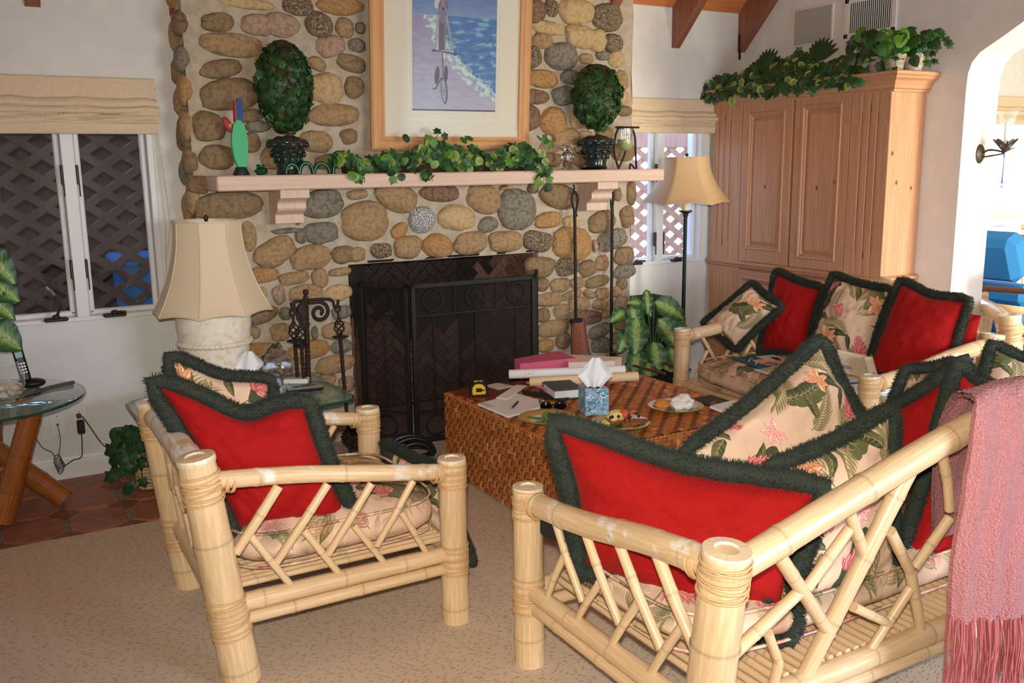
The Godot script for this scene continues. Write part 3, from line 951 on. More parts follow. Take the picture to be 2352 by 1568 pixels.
func build_window(x0: float, x1: float, y0: float, y1: float, mullion: float, first: bool) -> void:
	var mb := MB.new()
	for b in [[x0 + 0.015, 0.03], [x1 - 0.015, 0.03]]:
		box(mb, Vector3(b[0], (y0 + y1) / 2, -0.06), Vector3(b[1], y1 - y0, 0.12), 0.003)
	box(mb, Vector3((x0 + x1) / 2, y0 + 0.012, -0.045), Vector3(x1 - x0, 0.024, 0.11), 0.004)
	box(mb, Vector3((x0 + x1) / 2, y1 - 0.02, -0.06), Vector3(x1 - x0, 0.04, 0.12), 0.003)
	var mul := 0.062
	box(mb, Vector3(mullion, (y0 + y1) / 2, -0.05), Vector3(mul, y1 - y0, 0.1), 0.004)
	var w := struct("window_%d" % (1 if first else 2), mb, M.frame_paint, "white casement window pair left of the fireplace" if first else "narrow white casement window pair between fireplace and wardrobe")
	for side in 2:
		var a := x0 + 0.03 if side == 0 else mullion + mul / 2
		var b := mullion - mul / 2 if side == 0 else x1 - 0.03
		mb = MB.new()
		var st := 0.026
		for x in [a + st / 2 + 0.002, b - st / 2 - 0.002]:
			box(mb, Vector3(x, (y0 + y1) / 2, -0.062), Vector3(st, y1 - y0 - 0.06, 0.04), 0.006)
		for y in [y0 + 0.024 + st / 2, y1 - 0.04 - st / 2]:
			box(mb, Vector3((a + b) / 2, y, -0.062), Vector3(b - a - 0.004, st, 0.04), 0.006)
		var sash := obj("sash", mb, M.frame_paint, w)
		mb = MB.new()
		box(mb, Vector3((a + b) / 2, (y0 + y1) / 2, -0.066), Vector3(b - a - st, y1 - y0 - 0.1, 0.004), 0.0, Basis(Vector3.UP, 0.016 if first and side == 0 else 0.0))
		obj("pane", mb, M.glass, sash)
		for y in ([y0 + 0.27, y0 + 0.75] if first else [y0 + 0.18, y0 + 0.66]):             # lever latches beside the mullion
			mb = MB.new()
			var hx := (mullion - 0.036) if side == 0 else (mullion + 0.036)
			box(mb, Vector3(hx, y, -0.012), Vector3(0.014, 0.1, 0.03), 0.004)
			box(mb, Vector3(hx + 0.004, y - 0.075, -0.004), Vector3(0.007, 0.07, 0.01), 0.002)
			obj("latch", mb, M.dark_bronze, w)
		mb = MB.new()                                    # crank at the sill
		var cx := (a + b) / 2 + (0.09 if side == 0 and first else -0.06 if first else -0.03 if side == 0 else -0.06)
		box(mb, Vector3(cx, y0 + 0.022, 0.022), Vector3(0.115 if first else 0.09, 0.02, 0.05), 0.008)
		ball(mb, Vector3(cx, y0 + 0.036, 0.03), Vector3(0.02, 0.014, 0.02), 10, 6)
		if side == 0 and first:
			tube(mb, PackedVector3Array([Vector3(cx, y0 + 0.03, 0.03), Vector3(cx + 0.015, y0 + 0.07, 0.05), Vector3(cx + 0.02, y0 + 0.1, 0.05)]), 0.007, 6)
			ball(mb, Vector3(cx + 0.02, y0 + 0.108, 0.05), Vector3.ONE * 0.011, 8, 6)
		else:
			tube(mb, PackedVector3Array([Vector3(cx, y0 + 0.036, 0.035), Vector3(cx + 0.03, y0 + 0.04, 0.045), Vector3(cx + 0.055, y0 + 0.036, 0.05)]), 0.007, 6)
		obj("crank", mb, M.dark_bronze, w)

func build_shade(called: String, label: String, x0: float, x1: float, y0: float, y1: float, seed_: int, cord: bool, z := 0.0) -> void:
	var t := thing(called, label, "roman shade", Vector3((x0 + x1) / 2, y0, z + 0.04), "" )
	var hgt := y1 - y0
	var prof := [Vector2(0.03, 0.0), Vector2(0.052, 0.0), Vector2(0.056, 0.1), Vector2(0.052, 0.175), Vector2(0.06, 0.19), Vector2(0.064, 0.215), Vector2(0.058, 0.235), Vector2(0.066, 0.25), Vector2(0.06, 0.272), Vector2(0.068, 0.285), Vector2(0.062, 0.305), Vector2(0.072, 0.325), Vector2(0.066, 0.345), Vector2(0.078, 0.375), Vector2(0.086, 0.45), Vector2(0.076, 0.505), Vector2(0.062, 0.5), Vector2(0.07, 0.53), Vector2(0.066, 0.6), Vector2(0.05, 0.655), Vector2(0.038, 0.66), Vector2(0.044, 0.68), Vector2(0.044, 0.8), Vector2(0.044, 0.98), Vector2(0.04, 1.0), Vector2(0.004, 1.0)]
	var f := FastNoiseLite.new()
	f.seed = seed_
	f.frequency = 1.0
	var mb := MB.new()
	var nn := prof.size() - 1
	var fn := func(u: float, v: float) -> Vector3:
		var k := v * nn
		var i := mini(int(k), nn - 1)
		var q: Vector2 = prof[i].lerp(prof[i + 1], k - i)
		var x := lerpf(x0, x1, u)
		var sag := sin(u * (x1 - x0) * 10.5 + seed_)
		var y := q.y
		if v > 0.5 and v < 0.85: y -= 0.03 * absf(sag) + 0.012 * f.get_noise_2d(x * 6.0, v * 4.0)
		var push := 1.0 + (0.1 * absf(sag) + 0.25 * f.get_noise_2d(x * 3.0, v * 9.0)) * clampf((0.8 - v) * 3.0, 0, 1)
		var ear := 0.012 * sin(PI * clampf((v - 0.25) / 0.55, 0, 1))
		x += (u - 0.5) * 2.0 * ear
		return Vector3(x, y0 + y * hgt, z + q.x * push)
	surf(mb, fn, 60, nn * 2, [Vector3(0, 0.15, 1)])
	obj("cloth", mb, M.blind_cloth, t)
	mb = MB.new()
	box(mb, Vector3((x0 + x1) / 2, y1 - 0.02, z + 0.02), Vector3(x1 - x0 - 0.01, 0.036, 0.036), 0.002)
	obj("headrail", mb, M.white_paint, t)
	if cord:
		mb = MB.new()
		var cx := x1 - 0.01
		tube(mb, smooth([Vector3(cx, y1 - 0.05, 0.02), Vector3(cx + 0.02, y1 - 0.04, 0.012), Vector3(cx + 0.012, y1 - 0.06, 0.01), Vector3(cx, y1 - 0.07, 0.02)], 5), 0.0022, 5)
		tube(mb, smooth([Vector3(cx + 0.01, y0 + 0.02, 0.014), Vector3(cx + 0.03, 1.5, 0.012), Vector3(cx + 0.034, 1.3, 0.012), Vector3(cx + 0.0, 1.12, 0.012), Vector3(cx + 0.005, 0.98, 0.012)], 8), 0.0022, 5)
		tube(mb, smooth([Vector3(cx + 0.0, y0 + 0.02, 0.018), Vector3(cx + 0.01, 1.5, 0.016), Vector3(cx + 0.012, 1.3, 0.016), Vector3(cx - 0.004, 1.12, 0.016)], 8), 0.0022, 5)
		ball(mb, Vector3(cx + 0.006, 0.975, 0.012), Vector3(0.006, 0.01, 0.006), 8, 6)
		obj("pull_cord", mb, M.blind_cloth, t)

func lattice(label: String, x0: float, x1: float, y0: float, y1: float, z: float, pitch: float, m: Material, frame: Array) -> void:
	var t := thing("lattice_screen", label, "lattice", Vector3((x0 + x1) / 2, y0, z))
	var rect := PackedVector2Array([Vector2(x0, y0), Vector2(x1, y0), Vector2(x1, y1), Vector2(x0, y1)])
	for side in 2:
		var a := deg_to_rad(-35.0 if side == 0 else 35.0)
		var d := Vector2(cos(a), sin(a))
		var n := d.orthogonal()
		var c := Vector2((x0 + x1) / 2, (y0 + y1) / 2)
		for k in range(-16, 17):
			var o := c + n * (k * pitch + (0.03 if side else 0.0))
			var strip := PackedVector2Array([o - d * 3 - n * 0.022, o + d * 3 - n * 0.022, o + d * 3 + n * 0.022, o - d * 3 + n * 0.022])
			for p in Geometry2D.intersect_polygons(strip, rect):
				var mb := MB.new()
				prism(mb, p, 0.01, Transform3D(Basis(), Vector3(0, 0, z - side * 0.0105)))
				obj("slat", mb, m, t)
	for f in frame:
		var mb := MB.new()
		box(mb, Vector3(f[0], f[1], z), Vector3(f[2], f[3], 0.05), 0.004)
		obj("rail", mb, m, t)

func build_outside() -> void:
	lattice("dark brown diagonal lattice screen outside the left window", -1.0, 1.0, 0.5, 2.2, -0.55, 0.118, M.lattice_dark, [[0.0, 2.22, 2.0, 0.06], [0.0, 0.48, 2.0, 0.06]])
	lattice("pinkish wooden lattice screen outside the right window", 3.95, 5.3, 0.75, 1.72, -0.62, 0.1, M.lattice_pink, [[4.62, 1.81, 1.4, 0.18], [4.62, 0.74, 1.4, 0.08]])
	var mb := MB.new()
	box(mb, Vector3(0.1, 2.42, -1.2), Vector3(5.6, 0.1, 2.0), 0.01)  # unseen cover, added to keep sky light off the left lattice
	struct("added_roof", mb, M.lattice_dark, "dark cover added over the side yard to block the sky")
	var t := thing("added_fence", "dark board fence added behind the left lattice to block the sky", "fence", Vector3(0.1, 0, -2.1))
	for k in 31:  # boards added to shut out the sky behind the lattice
		mb = MB.new()
		box(mb, Vector3(-2.65 + k * 0.1815, 0.98, -2.1), Vector3(0.182, 1.9 + rng.randf_range(-0.02, 0.06), 0.02), 0.003)
		obj("plank", mb, M.lattice_dark, t)
	mb = MB.new()
	for x in [-2.7, 2.95]:  # unseen end panels, added to block sky light from the sides
		box(mb, Vector3(x, 1.2, -1.2), Vector3(0.04, 2.44, 2.0), 0.0)
	obj("sky_block_panel", mb, M.lattice_dark, t)
	mb = MB.new()
	box(mb, Vector3(4.0, -0.1, -8.0), Vector3(40, 0.1, 14.8), 0.0)
	struct("ground", mb, M.hearth_stone)
	t = thing("recycling_bin", "blue plastic bin glimpsed through the left lattice", "bin", Vector3(1.05, -0.05, -1.2))
	mb = MB.new()
	surf(mb, func(u, v):
		var a: float = TAU * u + PI / 4
		var k: float = (0.22 + 0.05 * v) / maxf(absf(cos(a)), absf(sin(a)))
		return Vector3(1.05 + cos(a) * k * 1.15, -0.05 + v * 1.05, -1.2 + sin(a) * k), 32, 4, Vector3(1.05, 0.5, -1.2))
	obj("bin_body", mb, M.blue_cloth, t)
	mb = MB.new()
	box(mb, Vector3(1.05, 1.03, -1.2), Vector3(0.68, 0.06, 0.6), 0.02)
	obj("lid", mb, M.blue_cloth, t)

# ---------- fireplace ----------
func stone_mesh(seed_: int) -> ArrayMesh:
	var f := FastNoiseLite.new()
	f.seed = seed_
	f.frequency = 0.75
	f.fractal_octaves = 3
	var mb := MB.new()
	var pw := 2.35 + 0.1 * (seed_ % 4)
	var fn := func(u: float, v: float) -> Vector3:
		var a := TAU * u
		var b := PI * (v - 0.5)
		var d := Vector3(cos(a) * cos(b), sin(a) * cos(b), sin(b))
		var k := pow(pow(absf(d.x), pw) + pow(absf(d.y), pw) + pow(absf(d.z), 2.0), -1.0 / pw)
		return d * k * (1.0 + 0.16 * f.get_noise_3dv(d * 1.3) + 0.05 * f.get_noise_3dv(d * 4.0))
	surf(mb, fn, 24, 14, Vector3.ZERO)
	return mb.mesh()

func build_fireplace() -> void:
	var t := thing("fireplace", "tall cobblestone fireplace and chimney breast with a brick-lined firebox", "fireplace", Vector3(2.4, 0, 0.1))
	var mb := MB.new()
	var f := FastNoiseLite.new()
	f.frequency = 2.2
	var X0 := 0.99
	var X1 := 3.81
	var front := func(x: float, y: float) -> Vector3: return Vector3(x, y, 0.2 + 0.018 * f.get_noise_2d(x * 2.0, y * 2.0))
	for piece in [[X0, X1, 1.052, 2.85, 40, 30], [X0, 1.805, -0.01, 1.052, 14, 18], [3.075, X1, -0.01, 1.052, 14, 18]]:
		surf(mb, func(u, v): return front.call(lerpf(piece[0], piece[1], u), lerpf(piece[2], piece[3], v)), piece[4], piece[5], [Vector3(0, 0, 1)])
	for x in [X0, X1]:
		surf(mb, func(u, v): return Vector3(x + 0.02 * f.get_noise_2d(u * 3.0, v * 9.0), v * 2.85, u * 0.2), 4, 30, [Vector3(-1 if x == X0 else 1, 0, 0)])
	mb.face([Vector3(1.8, 1.052, 0.2), Vector3(3.08, 1.052, 0.2), Vector3(3.08, 1.052, -0.02), Vector3(1.8, 1.052, -0.02)], Vector3.DOWN)
	for x in [1.805, 3.075]:
		mb.face([Vector3(x, 0, 0.2), Vector3(x, 1.052, 0.2), Vector3(x, 1.052, -0.02), Vector3(x, 0, -0.02)], Vector3(1 if x < 2 else -1, 0, 0))
	obj("mortar", mb, M.mortar, t)
	var shapes := []
	for k in 12:
		shapes.append(stone_mesh(k + 3))
	var n := 0
	for item in STONES.split(" | "):
		var a := item.split(" ")
		var rx := float(a[2]) / 1000.0 * 1.1
		var ry := float(a[3]) / 1000.0 * 1.1
		var rz := clampf(minf(rx, ry) * 0.75, 0.035, 0.062)
		var kind := int(a[5])
		var b := Basis(Vector3(0, 0, 1), deg_to_rad(float(a[4]))) * Basis.from_scale(Vector3(rx, ry, rz))
		put("stone", shapes[(n * 7 + kind) % 12], M["stone%d" % kind], t, Transform3D(b, Vector3(float(a[0]) / 1000.0, float(a[1]) / 1000.0, 0.198) - t.position))
		n += 1
	for k in 15:                                          # stones of the left flank, in profile against the wall
		var y := 0.16 + k * 0.178 + rng.randf_range(-0.02, 0.02)
		for z in [0.05, 0.155]:
			var b := Basis.from_scale(Vector3(0.04, 0.075 + rng.randf_range(-0.01, 0.012), 0.062))
			put("stone", shapes[(k * 5 + int(z * 100)) % 12], M["stone%d" % [1, 0, 3, 2, 5, 0][(k + int(z * 30)) % 6]], t, Transform3D(b, Vector3(0.987, y + (0.05 if z > 0.1 else 0.0), z) - t.position))
	# firebox, splayed towards the back, lined with herringbone bricks
	var fb := thing("firebox", "soot-darkened firebox lined with herringbone brick", "firebox", Vector3(2.45, 0, -0.1))
	fb.get_parent().remove_child(fb)
	t.add_child(fb, true)
	fb.remove_meta("category")
	fb.position = Vector3(2.45, 0, -0.1) - t.position
	mb = MB.new()
	var A := Vector3(1.835, 0, 0.16)
	var B := Vector3(2.14, 0, -0.42)
	var C := Vector3(2.80, 0, -0.42)
	var D := Vector3(3.06, 0, 0.16)
	var H := 1.3
	for e in [[A, B], [B, C], [C, D]]:
		var d: Vector3 = (e[1] - e[0]).normalized()
		var nn := Vector3(-d.z, 0, d.x)
		if nn.dot(Vector3(2.45, 0, 0.2) - e[0]) < 0: nn = -nn
		var o: Vector3 = e[0] - nn * 0.012
		var q: Vector3 = e[1] - nn * 0.012
		var side := MB.new()
		side.face([o, q, q + Vector3(0, H, 0), o + Vector3(0, H, 0)], nn)
		obj("firebox_wall", side, M.mortar if e[0] == C else M.sooty_brick, fb)
	mb.face([A, B, C, D], Vector3.UP)
	mb.face([Vector3(1.8, H, 0.1), Vector3(3.1, H, 0.1), Vector3(3.1, H, -0.5), Vector3(1.8, H, -0.5)], Vector3.DOWN)
	obj("firebox_shell", mb, M.mortar, fb)
	mb = MB.new()
	box(mb, Vector3(2.45, 1.18, -0.02), Vector3(1.22, 0.26, 0.02), 0.0)
	box(mb, Vector3(2.45, 1.062, 0.185), Vector3(1.25, 0.014, 0.03), 0.001)
	obj("smoke_shelf", mb, M.soot, fb)
	for e in [[A, B], [B, C], [C, D]]:
		var L: float = e[0].distance_to(e[1])
		var d: Vector3 = (e[1] - e[0]).normalized()
		var nn := Vector3(-d.z, 0, d.x)
		if nn.dot(Vector3(2.45, 0, 0.2) - e[0]) < 0: nn = -nn
		var rect := PackedVector2Array([Vector2(0, 0.02), Vector2(L, 0.02), Vector2(L, 1.1), Vector2(0, 1.1)])
		var bw := 0.058
		var bl := 0.186
		var tilt := Transform2D(PI / 4, Vector2(L / 2, 0.1))
		for i in range(-14, 15):
			for j in range(-14, 15):
				for turn in 2:
					var o := Vector2(i * bw + j * 3 * bw, i * bw - j * 3 * bw) if false else Vector2(i, i) * bw + Vector2(j, -j) * bl
					if turn: o += Vector2(0, bw)
					var r := PackedVector2Array([Vector2(0.003, 0.003), Vector2(bl - 0.003, 0.003), Vector2(bl - 0.003, bw - 0.003), Vector2(0.003, bw - 0.003)]) if turn == 0 else PackedVector2Array([Vector2(0.003, 0.003), Vector2(bw - 0.003, 0.003), Vector2(bw - 0.003, bl - 0.003), Vector2(0.003, bl - 0.003)])
					var p := PackedVector2Array()
					for q in r:
						p.append(tilt * (q + o))
					for c in Geometry2D.intersect_polygons(p, rect):
						if c.size() < 3 or absf(area2(c)) < 0.0006: continue
						var m2 := MB.new()
						prism(m2, c, 0.012, Transform3D(Basis(d, Vector3.UP, nn), e[0] - nn * 0.011))
						obj("brick", m2, M["brick%d" % (rng.randi() % 3)] if e[0] == C and area_mid(c).x > 0.26 * area_mid(c).y or e[0] != C and area_mid(c).y < 0.75 - 0.3 * sin(area_mid(c).x * 4.0) else M.sooty_brick, fb)

func area_mid(p: PackedVector2Array) -> Vector2:
	var m := Vector2.ZERO
	for q in p:
		m += q / p.size()
	return m

func area2(p: PackedVector2Array) -> float:
	var a := 0.0
	for i in p.size():
		a += p[i].cross(p[(i + 1) % p.size()]) * 0.5
	return a

func build_mantel() -> void:
	var t := thing("mantel_shelf", "long whitewashed wooden mantel beam on two stepped corbels", "mantel", Vector3(2.46, 1.3, 0.3))
	var mb := MB.new()
	box(mb, Vector3(2.462, 1.527, 0.325), Vector3(2.83, 0.077, 0.29), 0.007)
	obj("beam", mb, M.white_x, t)
	var prof := PackedVector2Array([Vector2(0.2, 1.488), Vector2(0.425, 1.488), Vector2(0.425, 1.445), Vector2(0.405, 1.443)])
	for k in 9:                                            # an ogee between the two steps
		var f := k / 8.0
		prof.append(Vector2(0.403 - 0.095 * f - 0.018 * sin(f * TAU), 1.443 - 0.085 * f))
	prof.append_array([Vector2(0.302, 1.352), Vector2(0.302, 1.308), Vector2(0.2, 1.3)])
	for x in [1.375, 3.385]:
		mb = MB.new()
		prism(mb, prof, 0.155, Transform3D(Basis(Vector3(0, 0, 1), Vector3(0, 1, 0), Vector3(1, 0, 0)), Vector3(x, 0, 0)))
		obj("corbel", mb, M.white_wood, t)

# ---------- bamboo seating ----------
const BAMBOO := Color(0.80, 0.585, 0.355)

func bamboo(mb: MB, path: PackedVector3Array, r0: float, r1: float, gap: float, first: float, sides := 14, wear := 0.0, caps := true, tint := BAMBOO) -> void:
	var pts := PackedVector3Array()
	var total := 0.0
	for i in path.size() - 1:
		total += path[i].distance_to(path[i + 1])
	var cur := Curve3D.new()
	cur.bake_interval = 0.02
	for q in path:
		cur.add_point(q)
	var at := []
	var s := 0.0
	var step := 0.014 if wear > 0.0 else 0.03
	while s < total:
		at.append(s)
		s += step
	at.append(total)
	var nodes := []
	s = first
	while s < total:
		nodes.append(s)
		for d in [-0.022, -0.010, -0.004, 0.0, 0.004, 0.010, 0.022]:
			if s + d > 0.0 and s + d < total: at.append(s + d)
		s += gap * (1.0 + 0.12 * sin(s * 37.0 + first * 91.0))
	at.sort()
	var rr := PackedFloat32Array()
	var shade := []
	var prev := -1.0
	for q in at:
		if q - prev < 0.002: continue
		prev = q
		var near := 1.0
		var sg := 0.0
		for k in nodes:
			if absf(q - k) < absf(near):
				near = absf(q - k)
				sg = q - k
		var r := lerpf(r0, r1, q / total)
		r *= 1.0 + 0.075 * exp(-pow(sg / 0.011, 2.0)) - 0.05 * exp(-pow((sg - 0.005) / 0.003, 2.0))
		pts.append(cur.sample_baked(q))
		rr.append(r)
		shade.append(1.0 - 0.3 * exp(-pow((sg - 0.004) / 0.004, 2.0)) + 0.04 * sin(q * 9.0 + first * 20.0))
	var start := mb.v.size()
	tube(mb, pts, rr, sides, caps, false, func(i): return Color(tint.r * shade[i], tint.g * shade[i], tint.b * shade[i]))
	if wear > 0.0:                                          # the lacquer has flaked to the white ground
		var f := FastNoiseLite.new()
		f.frequency = 9.0
		f.seed = 6
		for i in range(start, mb.v.size()):
			if f.get_noise_3dv(mb.v[i]) + 0.4 * f.get_noise_3dv(mb.v[i] * 4.0) > 0.30 - wear * 0.55:
				mb.c[i] = Color(0.86, 0.84, 0.78)
	mb.col = Color.WHITE

func post_cap(mb: MB, top: Vector3, dir: Vector3, r: float) -> void:   # sawn end: flat rim round a sunk membrane
	mb.col = Color(0.8, 0.64, 0.42)
	lathe(mb, [Vector2(r * 1.04, -0.02), Vector2(r * 1.07, -0.012), Vector2(r * 1.03, -0.006)], 20, top, look(dir))
	mb.col = Color(0.86, 0.78, 0.66)
	lathe(mb, [Vector2(r * 1.05, -0.006), Vector2(r * 1.03, 0.001)], 20, top, look(dir))
	mb.col = Color(0.84, 0.68, 0.46)
	lathe(mb, [Vector2(r * 1.03, 0.001), Vector2(r * 0.56, 0.003)], 20, top, look(dir))
	mb.col = Color(0.86, 0.76, 0.6)
	lathe(mb, [Vector2(r * 0.56, 0.003), Vector2(r * 0.5, -0.006), Vector2(r * 0.26, -0.012), Vector2(r * 0.1, -0.007), Vector2(0.0005, -0.006)], 20, top, look(dir))
	mb.col = Color.WHITE

func coil(mb: MB, at: Vector3, dir: Vector3, r: float, l: float, turns: int) -> void:
	var b := look(dir)
	for k in turns:                                        # each turn leans its own way, as hand-wound cane does
		var lean := 0.45 * sin(k * 2.4)
		var p := PackedVector3Array()
		for i in 18:
			var a := TAU * i / 18
			p.append(at + b * Vector3(cos(a) * r, -l / 2 + l * k / maxf(turns - 1, 1) + lean * 0.02 * sin(a + k), sin(a) * r))
		tube(mb, p, 0.0034, 5, false, true)

func make_seat(called: String, label: String, W: float, D: float, sofa: bool, wear := 0.0) -> Node3D:
	var t := thing(called, label, "sofa" if sofa else "armchair")
	var hb := 0.72 if sofa else 0.75
	var rb := 0.058
	var rf := 0.047
	var lean := Vector3(0, 1, -0.118).normalized()
	var back := func(x: float, y: float) -> Vector3: return Vector3(x, y, -D / 2 - 0.118 * y)
	var ra := 0.037 if sofa else 0.028
	var k := D / 0.758
	for sx in [-1.0, 1.0]:
		var x: float = sx * W / 2
		var mb := MB.new()
		bamboo(mb, PackedVector3Array([Vector3(x, 0, D / 2), Vector3(x, 0.6, D / 2)]), rf * 1.04, rf, 0.23, 0.07 + 0.02 * sx, 18)
		post_cap(mb, Vector3(x, 0.603, D / 2), Vector3.UP, rf)
		var fp := put("front_post", mb.mesh(), M.bamboo, t)
		mb = MB.new()
		coil(mb, Vector3(x, 0.545, D / 2), Vector3.UP, rf + 0.002, 0.085, 8)
		coil(mb, Vector3(x, 0.235, D / 2), Vector3.UP, rf + 0.003, 0.1, 9)
		coil(mb, Vector3(x, 0.556, D / 2 - rf - 0.014), Vector3(0, -0.1, 1), ra + 0.002, 0.02, 4)
		put("cane_binding", mb.mesh(), M.rattan_wrap, fp)
		mb = MB.new()
		bamboo(mb, PackedVector3Array([back.call(x, 0.0), back.call(x, hb)]), rb * 1.05, rb * 0.96, 0.215, 0.06 + 0.015 * sx, 20)
		post_cap(mb, back.call(x, hb + 0.003), lean, rb * 0.96)
		var bp := put("back_post", mb.mesh(), M.bamboo, t)
		mb = MB.new()
		coil(mb, back.call(x, 0.655), lean, rb + 0.002, 0.085, 9)
		coil(mb, back.call(x, 0.225), lean, rb + 0.003, 0.12, 11)
		coil(mb, Vector3(x, 0.655, -D / 2 - 0.118 * 0.65 + rb + 0.022), Vector3(0, -0.15, 1), ra + 0.002, 0.024, 4)
		put("cane_binding", mb.mesh(), M.rattan_wrap, bp)
		mb = MB.new()                                        # arm
		var end: Vector3 = back.call(x, 0.672)
		var arm := smooth([end, Vector3(x, 0.64 if sofa else 0.645, -D * 0.25), Vector3(x, 0.585 if sofa else 0.6, D * 0.12), Vector3(x, 0.553, D / 2)], 8)
		bamboo(mb, arm, ra * 1.02, ra, 0.27, 0.12 if sx > 0 else 0.17, 16, 0.04)
		put("arm_rail", mb.mesh(), M.bamboo, t)
		mb = MB.new()
		bamboo(mb, PackedVector3Array([back.call(x, 0.257), Vector3(x, 0.257, D / 2)]), 0.03, 0.028, 0.24, 0.11, 14)
		put("seat_rail", mb.mesh(), M.bamboo, t)
		mb = MB.new()
		bamboo(mb, PackedVector3Array([back.call(x, 0.203), Vector3(x, 0.203, D / 2)]), 0.021, 0.02, 0.22, 0.2, 12)
		put("lower_rail", mb.mesh(), M.bamboo, t)
		for q in [[0.729, 0.615, 0.582, 0.423, 0.017], [0.632, 0.47, 0.749, 0.275, 0.013], [0.888, 0.592, 0.706, 0.364, 0.015], [0.8, 0.453, 0.914, 0.272, 0.013], [1.037, 0.566, 0.876, 0.353, 0.014], [0.968, 0.434, 1.072, 0.275, 0.012], [1.186, 0.548, 1.045, 0.343, 0.013], [1.138, 0.446, 1.228, 0.275, 0.012]]:
			mb = MB.new()
			var za: float = (q[0] - 0.954) * k
			var zb: float = (q[2] - 0.954) * k
			bamboo(mb, PackedVector3Array([Vector3(x, q[1], za), Vector3(x + 0.004 * sx, (q[1] + q[3]) / 2, (za + zb) / 2), Vector3(x, q[3], zb)]), q[4], q[4] * 0.92, 0.19, 0.1, 10)
			put("strut", mb.mesh(), M.bamboo, t)
	# back and front rails
	var mb := MB.new()
	var top := []
	if sofa:
		for q in [[0.0, 0.66], [0.1, 0.685], [0.21, 0.717], [0.32, 0.75], [0.47, 0.793], [0.63, 0.838], [0.78, 0.876], [1.0, 0.905]]:
			top.append(back.call(-W / 2 + q[0] * W * 0.5 / 0.9, q[1]))
		for i in range(top.size() - 2, -1, -1):
			top.append(Vector3(-top[i].x, top[i].y, top[i].z))
		top[7] = back.call(0.0, 0.9)
	else:
		top = [back.call(-W / 2, 0.69), back.call(-W * 0.25, 0.705), back.call(0, 0.71), back.call(W * 0.25, 0.705), back.call(W / 2, 0.69)]
	bamboo(mb, smooth(top, 5), 0.038 if sofa else 0.042, 0.038 if sofa else 0.042, 0.29, 0.19, 18, wear)
	put("back_rail", mb.mesh(), M.bamboo, t)
	for q in [[0.257, 0.033], [0.198, 0.023]]:
		mb = MB.new()
		bamboo(mb, PackedVector3Array([back.call(-W / 2, q[0]), back.call(W / 2, q[0])]), q[1], q[1] * 0.95, 0.27, 0.14, 14)
		put("back_seat_rail", mb.mesh(), M.bamboo, t)
		mb = MB.new()
		bamboo(mb, PackedVector3Array([Vector3(-W / 2, q[0], D / 2), Vector3(W / 2, q[0], D / 2)]), q[1] * 0.9, q[1] * 0.88, 0.25, 0.1, 14)
		put("front_seat_rail", mb.mesh(), M.bamboo, t)
	var pat := [[0.2, 0.69, 0.61, 0.285, 0.02]]
	if sofa:
		pat = [[0.172, 0.667, 0.295, 0.518, 0.019], [0.295, 0.518, 0.407, 0.378, 0.018], [0.05, 0.42, 0.265, 0.542, 0.017], [0.29, 0.546, 0.415, 0.682, 0.015], [0.404, 0.73, 0.507, 0.565, 0.016], [0.617, 0.82, 0.331, 0.27, 0.023],
			[0.173, 0.453, 0.229, 0.35, 0.013], [0.229, 0.35, 0.218, 0.27, 0.013], [0.579, 0.639, 0.699, 0.489, 0.016], [0.699, 0.489, 0.8, 0.275, 0.016], [0.728, 0.85, 0.788, 0.736, 0.015], [0.788, 0.736, 0.821, 0.647, 0.014], [0.828, 0.623, 0.713, 0.497, 0.015], [0.482, 0.44, 0.652, 0.34, 0.014], [0.713, 0.434, 0.584, 0.275, 0.014]]
	else:
		pat = [[0.08, 0.62, 0.3, 0.4, 0.014], [0.3, 0.4, 0.34, 0.27, 0.013], [0.26, 0.7, 0.06, 0.42, 0.014], [0.38, 0.69, 0.2, 0.46, 0.013], [0.16, 0.52, 0.12, 0.27, 0.013]]
	for q in pat:
		for sx in [-1.0, 1.0]:
			mb = MB.new()
			var sc := W * 0.5 / 0.9 if sofa else 1.0
			bamboo(mb, PackedVector3Array([back.call(sx * (W / 2 - q[0] * sc), q[1]), back.call(sx * (W / 2 - q[2] * sc), q[3])]), q[4], q[4] * 0.95, 0.2, 0.09, 10)
			put("strut", mb.mesh(), M.bamboo, t)
	# rods under the cushion
	mb = MB.new()
	bamboo(mb, PackedVector3Array([Vector3(0, 0, -D / 2 - 0.02), Vector3(0, 0, D / 2 - 0.01)]), 0.0105, 0.0105, 0.3, 0.1, 8)
	var rod := mb.mesh()
	var n := int((W - 0.1) / 0.033)
	for i in n:
		put("slat", rod, M.bamboo, t, Transform3D(Basis(), Vector3(-W / 2 + 0.05 + 0.033 * (i + 0.5), 0.287, 0)))
	return t

